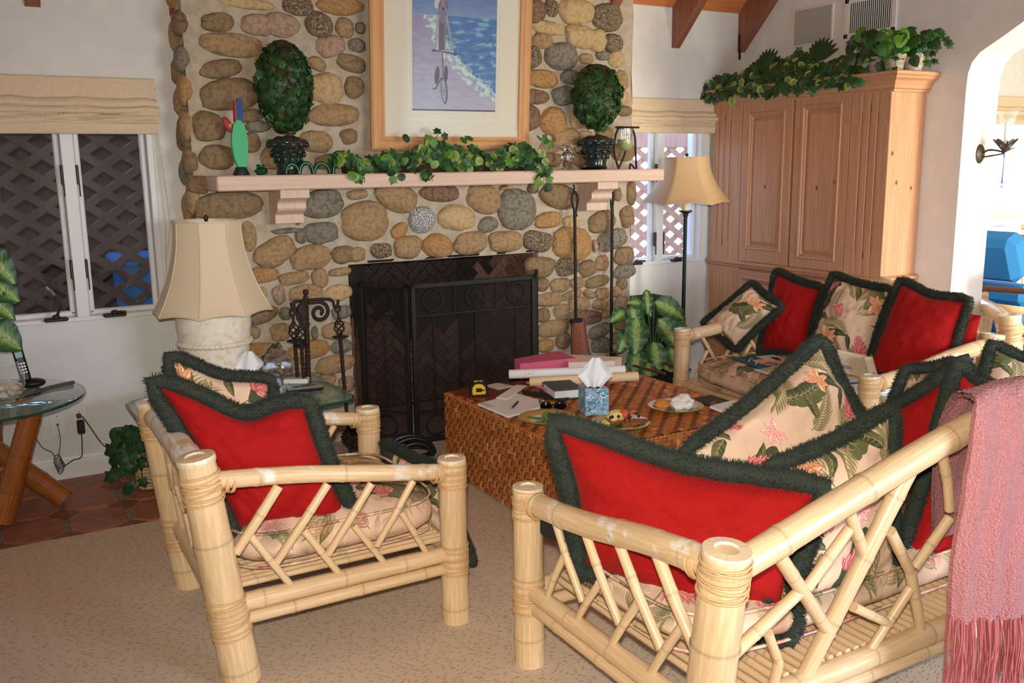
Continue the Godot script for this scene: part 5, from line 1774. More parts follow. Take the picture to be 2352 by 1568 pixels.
		for q in 3:
			var at: Vector3 = k[1].lerp(k[2], 0.14 + q * 0.03) + (EYE - k[1]).normalized() * (k[3] + 0.001)
			box(mb, at, Vector3(0.004, 0.014, 0.002), 0.0, look(d) * Basis(Vector3.BACK, PI / 2))
		obj("pencil_mark", mb, M.dark_bronze, t)
	# plates
	var pm := mat("plate_print", Color.WHITE, 0.25)
	var cv := Cv.new(256, 256, hue(210, 172, 92))
	for k in 60:
		cv.stroke([Vector2(k * 8 - 120, 0), Vector2(k * 8 + 136, 256)], 1.5, 1.5, hue(190, 148, 70))
	cv.oval(Vector2(128, 128), 74, 74, 0, hue(238, 236, 228))
	for q in [[Vector2(60, 60), 0.6, 120.0], [Vector2(200, 180), 2.2, 110.0], [Vector2(40, 160), -0.3, 90.0], [Vector2(180, 40), 1.9, 100.0]]:
		cv.leaf(q[0], q[1], q[2], 50, 0.4, hue(50, 104, 40), hue(84, 140, 58), hue(150, 180, 96), 5)
	pm.albedo_texture = cv.tex()
	for k in [[Vector3(2.185, y, 1.735), "dinner plate with a leftover crust beside the notepad"], [Vector3(2.42, y, 1.985), "dinner plate with half-eaten blueberry tart nearest the camera"], [Vector3(2.815, y, 1.895), "dinner plate with a dollop of whipped cream"]]:
		t = thing("plate", k[1], "plate", k[0], "leaf-painted plates on the woven table")
		mb = MB.new()
		lathe(mb, [Vector2(0.0005, 0.002), Vector2(0.07, 0.0), Vector2(0.075, 0.003), Vector2(0.132, 0.019), Vector2(0.134, 0.021), Vector2(0.131, 0.022), Vector2(0.08, 0.008), Vector2(0.0005, 0.007)], 40, k[0])
		for i in mb.v.size():
			mb.t[i] = Vector2((mb.v[i].x - k[0].x) / 0.27 + 0.5, (mb.v[i].z - k[0].z) / 0.27 + 0.5)
		obj("dish", mb, pm, t)
	mb = MB.new()
	var crust := nmat("crust", [hue(150, 84, 40), hue(198, 130, 66), hue(176, 104, 50)], [0.3, 0.5, 0.75], Vector3.ONE * 18.0, 0.7, 0.05, 4, 1.5)
	var cream := mat("whipped_cream", hue(244, 242, 236), 0.5)
	var custard := nmat("custard", [hue(226, 200, 120), hue(238, 216, 150)], [0.3, 0.7], Vector3.ONE * 18.0, 0.5, 0.05, 3)
	var berry := mat("berry", hue(30, 26, 44), 0.4)
	t = thing("tart_crust", "brown leftover tart crust on the plate beside the notepad", "food", Vector3(2.22, y + 0.01, 1.74))
	lump(mb, Vector3(2.235, y + 0.018, 1.755), Vector3(0.05, 0.014, 0.035), 5)
	obj("crust", mb, crust, t)
	t = thing("tart_slice", "half-eaten fruit tart slice with berries", "food", Vector3(2.42, y + 0.01, 1.985))
	mb = MB.new()
	lump(mb, Vector3(2.47, y + 0.018, 2.03), Vector3(0.075, 0.013, 0.03), 6)
	lump(mb, Vector3(2.40, y + 0.025, 1.97), Vector3(0.05, 0.018, 0.04), 8)
	obj("crust", mb, crust, t)
	mb = MB.new()
	lump(mb, Vector3(2.405, y + 0.045, 1.975), Vector3(0.045, 0.03, 0.034), 9)
	lump(mb, Vector3(2.36, y + 0.022, 1.97), Vector3(0.03, 0.012, 0.02), 10)
	obj("custard", mb, custard, t)
	mb = MB.new()
	lump(mb, Vector3(2.43, y + 0.05, 1.99), Vector3(0.026, 0.026, 0.022), 11)
	obj("fruit", mb, mat("orange_fruit", hue(204, 92, 36), 0.35), t)
	var rr := RandomNumberGenerator.new()
	rr.seed = 2
	for k in 9:
		mb = MB.new()
		ball(mb, Vector3(2.40 + rr.randf_range(-0.05, 0.11), y + 0.036 + rr.randf_range(-0.006, 0.03), 1.995 + rr.randf_range(-0.02, 0.045)), Vector3.ONE * 0.0075, 8, 6)
		obj("berry", mb, berry, t)
	t = thing("tart_with_cream", "tart with a heap of white whipped cream", "food", Vector3(2.815, y + 0.01, 1.895))
	mb = MB.new()
	lump(mb, Vector3(2.765, y + 0.024, 1.86), Vector3(0.05, 0.022, 0.036), 12)
	obj("crust", mb, mat("peach_filling", hue(214, 138, 66), 0.5), t)
	mb = MB.new()
	for q in [[2.83, 0.036, 1.91, 0.05], [2.855, 0.05, 1.905, 0.034], [2.80, 0.03, 1.935, 0.036], [2.835, 0.03, 1.955, 0.028], [2.875, 0.03, 1.915, 0.03]]:
		lump(mb, Vector3(q[0], y + q[1], q[2]), Vector3(q[3], q[3] * 0.66, q[3] * 0.8), int(q[0] * 1000) % 90)
	obj("cream", mb, cream, t)
	t = flat_thing("magazine", "dark-covered magazine at the table's right end", "magazine", [Vector2(2.985, 1.80), Vector2(2.985, 2.05), Vector2(3.13, 2.0), Vector2(3.13, 1.79)], y, 0.007, M.dark_cover, "cover")
	t = flat_thing("notebook", "blank white notebook beside the dark magazine", "notebook", [Vector2(2.945, 1.99), Vector2(2.93, 2.14), Vector2(3.13, 2.09), Vector2(3.13, 1.965)], y + 0.008, 0.012, M.paper, "cover")
	# on the wardrobe sofa
	t = thing("ring_binder", "teal ring binder lying open on the wardrobe sofa", "binder", Vector3(3.98, 0.452, 1.4))
	mb = MB.new()
	sheet(mb, [Vector2(3.80, 1.22), Vector2(3.72, 1.52), Vector2(3.98, 1.60), Vector2(4.06, 1.28)], 0.452, 0.01)
	obj("cover", mb, mat("teal_board", hue(16, 84, 92), 0.5), t)
	mb = MB.new()
	sheet(mb, [Vector2(3.92, 1.30), Vector2(3.84, 1.54), Vector2(3.96, 1.58), Vector2(4.04, 1.32)], 0.463, 0.004)
	obj("page", mb, M.photo_page, t)
	mb = MB.new()
	for q in [[3.80, 1.38], [3.775, 1.46]]:
		tube(mb, arc(Vector3(q[0], 0.463, q[1]), 0.016, 0.02, Vector3(1, 0, 0), Vector3.UP, 10, 0.0, PI), 0.0025, 6)
	obj("ring", mb, M.silver, t)
	t = flat_thing("photo_sheet", "photo sheet lying under the teal binder on the sofa", "papers", [Vector2(3.70, 1.50), Vector2(3.66, 1.66), Vector2(3.86, 1.74), Vector2(3.92, 1.56)], 0.450, 0.003, M.photo_page, "sheet")
	t = thing("newspaper", "folded newspaper standing open against the broad red pillow", "newspaper", Vector3(4.0, 0.45, 1.92))
	mb = MB.new()
	surf(mb, func(u, v): return Vector3(3.78 + 0.26 * u, 0.47 + 0.12 * v + 0.02 * sin(u * 4.0), 1.80 + 0.26 * u - 0.05 * v), 8, 6, [Vector3(0, 0, 1)])
	surf(mb, func(u, v): return Vector3(4.04 - 0.12 * u, 0.47 + 0.12 * v, 2.06 + 0.08 * u - 0.05 * v + 0.02 * sin(u * 5.0)), 8, 6, [Vector3(0, 0, 1)])
	obj("page", mb, M.news_print, t)
	for k in 3:
		t = flat_thing("brochure", ["blue photo brochure at the bottom of the pile behind the sofa post", "white brochure second in the pile behind the sofa post", "blue photo magazine topmost of the pile behind the sofa post"][k], "brochure", [Vector2(3.70, 1.98), Vector2(3.66 - 0.01 * k, 2.26), Vector2(3.86, 2.30), Vector2(3.90 + 0.01 * k, 2.02)], 0.452 + 0.011 * k, 0.009, [M.blue_photo, M.paper, M.blue_photo][k], "cover", "brochures on the wardrobe sofa")

func lump(mb: MB, at: Vector3, r: Vector3, seed_: int) -> void:
	var f := FastNoiseLite.new()
	f.seed = seed_
	f.frequency = 1.1
	surf(mb, func(u, v):
		var a: float = TAU * u
		var b: float = PI * (v - 0.5)
		var d := Vector3(cos(a) * cos(b), sin(b), sin(a) * cos(b))
		return at + d * r * (1.0 + 0.4 * f.get_noise_3dv(d * 1.5) + 0.15 * f.get_noise_3dv(d * 5.0)), 20, 12, at)

func tissue_box(at: Vector3, turn: float, size: float, label: String, up: float) -> void:
	var t := thing("tissue_box", label, "tissue box", at)
	var b := Basis(Vector3.UP, turn)
	var mb := MB.new()
	var h := size * 1.08
	for k in 4:
		var bb := b * Basis(Vector3.UP, k * PI / 2)
		var q := []
		for e in [[-1, 0], [1, 0], [1, 1], [-1, 1]]:
			q.append(at + bb * Vector3(e[0] * size / 2, e[1] * h, size / 2))
		mb.face(q, bb * Vector3.BACK, [Vector2(0.25 * k, 1), Vector2(0.25 * k + 0.8, 1), Vector2(0.25 * k + 0.8, 0.1), Vector2(0.25 * k, 0.1)])
	var top := []
	for k in 4:
		top.append(at + b * Vector3([-1, 1, 1, -1][k] * size / 2, h, [-1, -1, 1, 1][k] * size / 2))
	mb.face(top, Vector3.UP, [Vector2(0, 0), Vector2(0.4, 0), Vector2(0.4, 0.4), Vector2(0, 0.4)])
	var pm := mat("swirl_print", Color.WHITE, 0.4)
	pm.albedo_texture = paint_swirl() if not M.has("swirl") else M.swirl
	M["swirl"] = pm.albedo_texture
	obj("carton", mb, pm, t)
	mb = MB.new()
	lathe(mb, [Vector2(size * 0.3, h + 0.0005), Vector2(size * 0.3, h + 0.001), Vector2(0.001, h + 0.001)], 20, at)
	obj("opening", mb, M.dull_black, t)
	mb = MB.new()                                             # two leaves of tissue pulled up and fanned out
	var face := Basis(Vector3.UP, -0.5)
	for s in [[0.0, 1.0, 0.0], [0.5, 0.86, 0.014]]:
		surf(mb, func(u, v):
			var w: float = size * (0.3 + 1.9 * pow(v / 0.55, 1.15) * 0.6 if v < 0.55 else lerpf(1.44, 0.35, (v - 0.55) / 0.45))
			var a: float = (u - 0.5)
			var p := Vector3(a * w + 0.012 * v, h - 0.02 + v * size * 1.4 * s[1] * up, 0.014 * cos(a * 11.0) * (1.0 - 0.5 * v) + s[2] + 0.02 * v * sin(s[0] * 9.0))
			return at + face * p, 26, 18, [face * Vector3(0, 0.2, 1)])
	obj("tissue", mb, mat("tissue_white", hue(238, 238, 238), 0.9), t)

# ---------- leaves ----------
func leaf_mesh(kind: String) -> ArrayMesh:
	if leafm.has(kind): return leafm[kind]
	var mb := MB.new()
	var o := []
	match kind:
		"ivy": o = [[0.0, 0.0], [0.2, -0.1], [0.46, 0.06], [0.3, 0.26], [0.5, 0.54], [0.22, 0.58], [0.0, 1.0]]
		"heart": o = [[0.0, 0.0], [0.2, -0.12], [0.42, 0.02], [0.48, 0.26], [0.36, 0.58], [0.14, 0.86], [0.0, 1.0]]
		"round": o = [[0.0, 0.0], [0.22, 0.0], [0.42, 0.18], [0.48, 0.44], [0.38, 0.72], [0.16, 0.92], [0.0, 0.96]]
		"blade": o = [[0.0, 0.0], [0.06, 0.1], [0.1, 0.3], [0.1, 0.5], [0.07, 0.75], [0.03, 0.92], [0.0, 1.0]]
		"cream": o = [[0.0, 0.0], [0.2, 0.0], [0.38, 0.18], [0.42, 0.44], [0.3, 0.72], [0.12, 0.92], [0.0, 0.98]]
	var rim := Color(0.85, 0.85, 0.85) if kind != "cream" else Color(1.0, 1.0, 0.9)
	var mid := Color(1.25, 1.2, 0.9) if kind != "cream" else Color(0.3, 0.55, 0.2)
	for sx in [-1.0, 1.0]:
		var cc := Vector3(0, 0.36, 0.0)
		for i in o.size() - 1:
			var a := Vector3(o[i][0] * sx, o[i][1], 0)
			var b := Vector3(o[i + 1][0] * sx, o[i + 1][1], 0)
			var am := a.lerp(Vector3(0, lerpf(a.y, 0.4, 0.3), 0), 0.5)
			var bm := b.lerp(Vector3(0, lerpf(b.y, 0.4, 0.3), 0), 0.5)
			var bend := func(p: Vector3) -> Vector3: return Vector3(p.x, p.y - 0.12 * p.y * p.y * p.y, -0.34 * absf(p.x) * absf(p.x) + 0.09 * absf(p.x) - 0.28 * p.y * p.y)
			var q := [bend.call(a), bend.call(b), bend.call(bm), bend.call(am), bend.call(cc)]
			var nn: Vector3 = (q[1] - q[0]).cross(q[3] - q[0]).normalized()
			if nn.z < 0: nn = -nn
			mb.col = rim
			var i0 := mb.add(q[0], nn, Vector2(0.5 + a.x, 1.0 - a.y))
			var i1 := mb.add(q[1], nn, Vector2(0.5 + b.x, 1.0 - b.y))
			mb.col = rim.lerp(mid, 0.6)
			var i2 := mb.add(q[2], nn)
			var i3 := mb.add(q[3], nn)
			mb.quad(i0, i1, i2, i3)
			mb.col = mid
			var i4 := mb.add(q[4], Vector3(sx * 0.1, 0, 1).normalized())
			mb.tri(i3, i2, i4)
	leafm[kind] = mb.mesh()
	return leafm[kind]

func leaf_xf(at: Vector3, out: Vector3, hang: Vector3, size: float, r: RandomNumberGenerator) -> Transform3D:   # out: where the blade faces; hang: where its tip points
	var z := (out + Vector3(r.randfn(), r.randfn(), r.randfn()) * 0.35).normalized()
	var y := (hang + Vector3(r.randfn(), r.randfn(), r.randfn()) * 0.35)
	y = (y - z * y.dot(z)).normalized()
	var k := size * r.randf_range(0.78, 1.2)
	return Transform3D(Basis(y.cross(z), y, z) * Basis.from_scale(Vector3(k, k, k)), at)

func foliage(parent: Node, spots: Array, kinds: Array, mats: Array, r: RandomNumberGenerator, most := 240) -> void:   # the leaves that show are parts; those past the count one mass
	var rest := {}
	var off := origin(parent)
	for i in spots.size():
		var k: String = kinds[r.randi() % kinds.size()]
		var m: String = mats[r.randi() % mats.size()] if k != "cream" else "leaf_cream"
		var xf: Transform3D = spots[i]
		xf.origin -= off
		if i < most:
			put("leaf", leaf_mesh(k), M[m], parent, xf)
		else:
			var key := k + m
			if not rest.has(key): rest[key] = [k, m, []]
			rest[key][2].append(xf)
	for key in rest:
		many("small_leaves", leaf_mesh(rest[key][0]), rest[key][2], M[rest[key][1]], parent)

func relief_pot(called_part: String, mb: MB, at: Vector3, k: float) -> void:
	lathe(mb, [Vector2(0.058, 0), Vector2(0.066, 0.004), Vector2(0.062, 0.014), Vector2(0.058, 0.03), Vector2(0.066, 0.07), Vector2(0.078, 0.11), Vector2(0.088, 0.138), Vector2(0.104, 0.15), Vector2(0.108, 0.162), Vector2(0.102, 0.175), Vector2(0.094, 0.178), Vector2(0.088, 0.165), Vector2(0.0005, 0.158)].map(func(q): return q * k), 32, at)
	for i in 12:                                          # garland relief with lion-like bosses
		var a := TAU * i / 12.0
		var d := Vector3(cos(a), 0, sin(a))
		ball(mb, at + (d * 0.083 + Vector3(0, 0.112 - 0.012 * (i % 2), 0)) * k, Vector3(0.016, 0.014, 0.012) * k, 8, 5, look(Vector3.UP, d))
		ball(mb, at + (d * 0.100 + Vector3(0, 0.15, 0)) * k, Vector3(0.02, 0.016, 0.014) * k, 8, 5, look(Vector3.UP, d))
		ball(mb, at + (d * 0.07 + Vector3(0, 0.075, 0)) * k, Vector3(0.01, 0.018, 0.008) * k, 8, 5, look(Vector3.UP, d))

func topiary(label: String, at: Vector3, k: float, y0: float, y1: float, w: float, seed_: int) -> void:
	var t := thing("ivy_topiary", label, "plant", at)
	var mb := MB.new()
	relief_pot("pot", mb, at, k)
	obj("pot", mb, M.pot_glaze, t)
	mb = MB.new()
	lump(mb, at + Vector3(0, 0.165 * k, 0), Vector3(0.08, 0.03, 0.08) * k, 4)
	obj("soil", mb, M.soil, t)
	mb = MB.new()
	tube(mb, smooth([at + Vector3(0, 0.16 * k, 0), at + Vector3(0.004, 0.2, 0.003), at + Vector3(0, y0 + 0.1 - at.y, 0)], 4), 0.011, 8)
	obj("stem", mb, M.bark, t)
	var c := Vector3(at.x, (y0 + y1) / 2, at.z)
	var hh := (y1 - y0) / 2
	mb = MB.new()
	ball(mb, c, Vector3(w * 0.78, hh * 0.88, w * 0.7), 20, 12)
	obj("moss_core", mb, M.moss, t)
	var r := RandomNumberGenerator.new()
	r.seed = seed_
	var spots := []
	for i in 1150:
		var a := r.randf() * TAU
		var v := r.randf_range(-1.0, 1.0)
		var d := Vector3(cos(a) * sqrt(1 - v * v), v, sin(a) * sqrt(1 - v * v))
		if d.z < -0.35: continue
		var q := c + Vector3(d.x * w, d.y * hh, d.z * w * 0.85) * r.randf_range(0.84, 1.0) * (1.0 - 0.12 * clampf(d.y, 0, 1))
		spots.append(leaf_xf(q, (d + Vector3(0, 0.25, 0.1)).normalized(), Vector3(d.x * 0.3, -1.0, d.z * 0.3), 0.042, r))
	spots.sort_custom(func(p, q): return p.origin.z > q.origin.z)
	foliage(t, spots, ["ivy"], ["leaf_dark", "leaf_dark", "leaf_mid", "leaf_dark", "leaf_olive"], r, 280)

func build_mantel_things() -> void:
	var my := 1.567
	topiary("taller egg-shaped ivy topiary at the left of the mantel in a dark glazed pot", Vector3(1.455, my, 0.33), 1.02, 1.775, 2.285, 0.15, 31)
	topiary("egg-shaped ivy topiary at the right end of the mantel by the candle lantern", Vector3(3.437, my, 0.33), 1.08, 1.81, 2.24, 0.17, 37)
	# painted wooden bird with surfboard-shaped body
	var t := thing("carved_bird", "brightly painted wooden bird with a green board body and blue crest on the mantel", "figurine", Vector3(1.2, my, 0.33))
	var mb := MB.new()
	var body := PackedVector2Array()
	for q in [[-0.018, 0.035], [0.022, 0.035], [0.034, 0.09], [0.042, 0.15], [0.04, 0.2], [0.028, 0.25], [0.012, 0.275], [-0.01, 0.278], [-0.028, 0.255], [-0.042, 0.2], [-0.044, 0.15], [-0.036, 0.09]]:
		body.append(Vector2(q[0], q[1]))
	prism(mb, body, 0.02, Transform3D(Basis(Vector3.UP, 0.15), Vector3(1.203, my, 0.325)))
	obj("body", mb, mat("bird_green", hue(78, 186, 126), 0.6), t)
	mb = MB.new()
	prism(mb, PackedVector2Array([Vector2(-0.012, 0.27), Vector2(0.02, 0.27), Vector2(0.024, 0.34), Vector2(0.02, 0.384), Vector2(0.0, 0.385), Vector2(-0.01, 0.36)]), 0.016, Transform3D(Basis(Vector3.UP, 0.15), Vector3(1.206, my, 0.327)))
	obj("crest", mb, mat("bird_blue", hue(22, 74, 132), 0.6), t)
	mb = MB.new()
	prism(mb, PackedVector2Array([Vector2(-0.024, 0.272), Vector2(-0.01, 0.27), Vector2(-0.01, 0.375), Vector2(-0.022, 0.37)]), 0.018, Transform3D(Basis(Vector3.UP, 0.15), Vector3(1.206, my, 0.325)))
	ball(mb, Vector3(1.150, my + 0.255, 0.335), Vector3(0.02, 0.042, 0.011), 14, 8, Basis(Vector3.BACK, 0.45))
	obj("red_head", mb, mat("bird_red", hue(160, 40, 52), 0.6), t)
	mb = MB.new()
	ball(mb, Vector3(1.160, my + 0.25, 0.344), Vector3(0.008, 0.012, 0.004), 10, 6, Basis(Vector3.BACK, 0.45))
	for x in [1.186, 1.222]:
		ball(mb, Vector3(x, my + 0.02, 0.345), Vector3(0.008, 0.018, 0.006), 10, 6)
	obj("orange_mark", mb, mat("bird_orange", hue(224, 120, 40), 0.6), t)
	mb = MB.new()
	lathe(mb, [Vector2(0.04, 0), Vector2(0.041, 0.008), Vector2(0.026, 0.04), Vector2(0.0005, 0.044)], 18, Vector3(1.203, my, 0.335))
	obj("foot", mb, mat("bird_dark", hue(26, 34, 44), 0.6), t)
	# small green glass frog and a glass sea serpent
	t = thing("glass_frog", "small pale green glass frog beside the painted bird", "figurine", Vector3(1.305, my, 0.34))
	mb = MB.new()
	lump(mb, Vector3(1.305, my + 0.02, 0.34), Vector3(0.032, 0.02, 0.024), 3)
	ball(mb, Vector3(1.292, my + 0.042, 0.345), Vector3(0.016, 0.013, 0.014), 10, 6)
	ball(mb, Vector3(1.318, my + 0.046, 0.345), Vector3(0.008, 0.008, 0.008), 8, 6)
	obj("body", mb, M.green_glass, t)
	t = thing("glass_serpent", "green glass sea serpent in humps along the left of the mantel", "figurine", Vector3(1.6, my, 0.38))
	for h in [[1.45, 0.034, 0.04], [1.525, 0.036, 0.045], [1.61, 0.042, 0.042]]:
		mb = MB.new()
		tube(mb, arc(Vector3(h[0], my + 0.004, 0.405), h[1], h[2] + 0.01, Vector3.RIGHT, Vector3.UP, 14, 0.0, PI), 0.0105, 10)
		obj("hump", mb, M.green_glass, t)
	mb = MB.new()
	tube(mb, smooth([Vector3(1.674, my, 0.40), Vector3(1.678, my + 0.05, 0.40), Vector3(1.684, my + 0.095, 0.40), Vector3(1.702, my + 0.112, 0.402), Vector3(1.73, my + 0.104, 0.404)], 6), [0.011, 0.011, 0.011, 0.0105, 0.0105, 0.0105, 0.01, 0.01, 0.01, 0.01, 0.01, 0.01, 0.0095, 0.0095, 0.0095, 0.0095, 0.009, 0.009, 0.0085, 0.0085, 0.008, 0.008, 0.007, 0.006, 0.004], 10)
	obj("neck", mb, M.green_glass, t)
	# long ivy garland in a trough
	t = thing("ivy_garland", "long mixed ivy garland trailing over the middle of the mantel", "plant", Vector3(2.35, my, 0.36))
	mb = MB.new()
	box(mb, Vector3(2.35, my + 0.022, 0.36), Vector3(1.2, 0.044, 0.1), 0.01)
	obj("trough", mb, M.moss, t)
	var r := RandomNumberGenerator.new()
	r.seed = 41
	var spots := []
	var vines := []
	for i in 330:
		var u := r.randf()
		var x := lerpf(1.66, 3.0, u)
		var top := 0.10 + 0.03 * sin(x * 9.0) + 0.02 * sin(x * 23.0) + (0.03 if x > 2.2 and x < 2.9 else 0.0)
		if u < 0.08: top *= 0.5 + u * 6.0
		var k := r.randf()
		var q := Vector3(x, my + 0.015 + top * sqrt(k) * 1.05, 0.36 + 0.11 * (1.0 - k * 0.7) * r.randf_range(0.2, 1.0))
		spots.append(leaf_xf(q, Vector3(r.randf_range(-0.4, 0.4), 0.35, 1.0), Vector3(r.randf_range(-0.6, 0.6), -0.75, 0.3), 0.055 if r.randf() < 0.75 else 0.072, r))
	for s in [[1.78, 0.05], [1.80, 0.035], [2.0, 0.03], [2.17, 0.04], [2.19, 0.03], [2.9, 0.09], [2.93, 0.07], [2.96, 0.05], [2.99, 0.10], [2.945, 0.02]]:   # sprays that hang over the front
		for j in 3:
			spots.append(leaf_xf(Vector3(s[0] + r.randfn() * 0.02, my + 0.012 - s[1] * (j / 2.0), 0.482 + r.randf() * 0.012), Vector3(0, 0.1, 1), Vector3(r.randfn() * 0.4, -1, 0.05), 0.05, r))
	for s in [[2.30, 0.215, 0.40], [2.33, 0.19, 0.40], [2.10, 0.17, 0.39], [2.46, 0.16, 0.41], [2.5, 0.18, 0.39], [3.03, 0.14, 0.40], [3.06, 0.15, 0.39], [3.0, 0.17, 0.40], [2.98, 0.19, 0.38]]:
		spots.append(leaf_xf(Vector3(s[0], my + s[1], s[2]), Vector3(0, 0.3, 1), Vector3(0.4, 0.5, 0), 0.055, r))
	foliage(t, spots, ["ivy", "ivy", "round", "heart", "ivy", "cream"], ["leaf_dark", "leaf_mid", "leaf_mid", "leaf_light", "leaf_dark"], r, 300)
	mb = MB.new()
	for s in [[2.93, -0.09], [2.98, -0.11], [2.2, -0.05], [1.8, -0.05]]:
		tube(mb, smooth([Vector3(s[0], my + 0.05, 0.42), Vector3(s[0] + 0.01, my + 0.03, 0.485), Vector3(s[0] + 0.02, my + s[1], 0.482)], 5), 0.002, 5)
	tube(mb, smooth([Vector3(2.2, my + 0.1, 0.40), Vector3(2.27, my + 0.17, 0.40), Vector3(2.31, my + 0.22, 0.40)], 5), 0.002, 5)
	tube(mb, smooth([Vector3(2.95, my + 0.1, 0.40), Vector3(3.0, my + 0.17, 0.40), Vector3(3.08, my + 0.14, 0.39)], 5), 0.002, 5)
	obj("stems", mb, M.leaf_mid, t)
	# crystal angel, dish, candle lantern
	t = thing("crystal_bear", "clear crystal animal figurine on two glass feet right of the garland", "figurine", Vector3(3.215, my, 0.34))
	mb = MB.new()
	for x in [3.19, 3.235]:
		lathe(mb, [Vector2(0.02, 0), Vector2(0.022, 0.012), Vector2(0.014, 0.022), Vector2(0.012, 0.05), Vector2(0.001, 0.052)], 14, Vector3(x, my, 0.34))
	lump(mb, Vector3(3.212, my + 0.075, 0.34), Vector3(0.04, 0.042, 0.028), 5)
	ball(mb, Vector3(3.215, my + 0.122, 0.345), Vector3(0.028, 0.026, 0.024), 14, 8)
	for x in [3.185, 3.248]:
		ball(mb, Vector3(x, my + 0.142, 0.345), Vector3(0.014, 0.016, 0.009), 10, 6)
	tube(mb, arc(Vector3(3.258, my + 0.125, 0.345), 0.016, 0.024, Vector3.RIGHT, Vector3.UP, 14), 0.006, 8, false, true)
	obj("body", mb, M.crystal, t)
	t = thing("black_dish", "shallow black oval dish before the right topiary", "dish", Vector3(3.35, my, 0.41))
	mb = MB.new()
	lathe(mb, [Vector2(0.001, 0.002), Vector2(0.07, 0.0), Vector2(0.095, 0.012), Vector2(0.098, 0.014), Vector2(0.094, 0.015), Vector2(0.07, 0.006), Vector2(0.001, 0.006)], 28, Vector3(3.35, my, 0.41), Basis.from_scale(Vector3(1, 1, 0.45)))
	obj("dish_body", mb, mat("black_glaze", hue(14, 24, 24), 0.15), t)
	var lp := Vector3(3.655, my, 0.34)
	t = thing("candle_lantern", "iron candle holder with a hanging glass cup of green wax at the mantel's right end", "candle holder", lp)
	mb = MB.new()
	for sx in [-1.0, 1.0]:
		tube(mb, smooth([lp + Vector3(0.07 * sx, 0, 0.03), lp + Vector3(0.085 * sx, 0.1, 0), lp + Vector3(0.078 * sx, 0.2, 0), lp + Vector3(0.055 * sx, 0.255, 0)], 6), 0.007, 8)
	tube(mb, smooth([lp + Vector3(0.0, 0, -0.07), lp + Vector3(0.03, 0.1, -0.04), lp + Vector3(0.04, 0.2, -0.02)], 6), 0.006, 8)
	tube(mb, PackedVector3Array([lp + Vector3(-0.075, 0.262, 0), lp + Vector3(0.11, 0.262, 0)]), 0.006, 8)
	tube(mb, arc(lp + Vector3(0, 0.258, 0), 0.052, 0.052, Vector3.RIGHT, Vector3.BACK, 24), 0.005, 6, false, true)
	tube(mb, smooth([lp + Vector3(0.0, 0.0, 0.05), lp + Vector3(0.01, 0.03, 0.045), lp + Vector3(0.03, 0.012, 0.05), lp + Vector3(0.05, 0, 0.04)], 5), 0.006, 6)
	obj("iron_frame", mb, M.rusty_iron, t)
	mb = MB.new()
	lathe(mb, [Vector2(0.001, 0.112), Vector2(0.03, 0.116), Vector2(0.048, 0.138), Vector2(0.052, 0.17), Vector2(0.047, 0.22), Vector2(0.048, 0.256), Vector2(0.046, 0.256), Vector2(0.045, 0.22)], 28, lp)
	obj("glass_cup", mb, M.pane_blow, t)
	mb = MB.new()
	lathe(mb, [Vector2(0.001, 0.116), Vector2(0.03, 0.12), Vector2(0.046, 0.14), Vector2(0.0495, 0.168), Vector2(0.048, 0.186), Vector2(0.001, 0.184)], 28, lp)
	obj("wax", mb, mat("green_wax", hue(152, 160, 88), 0.4), t)

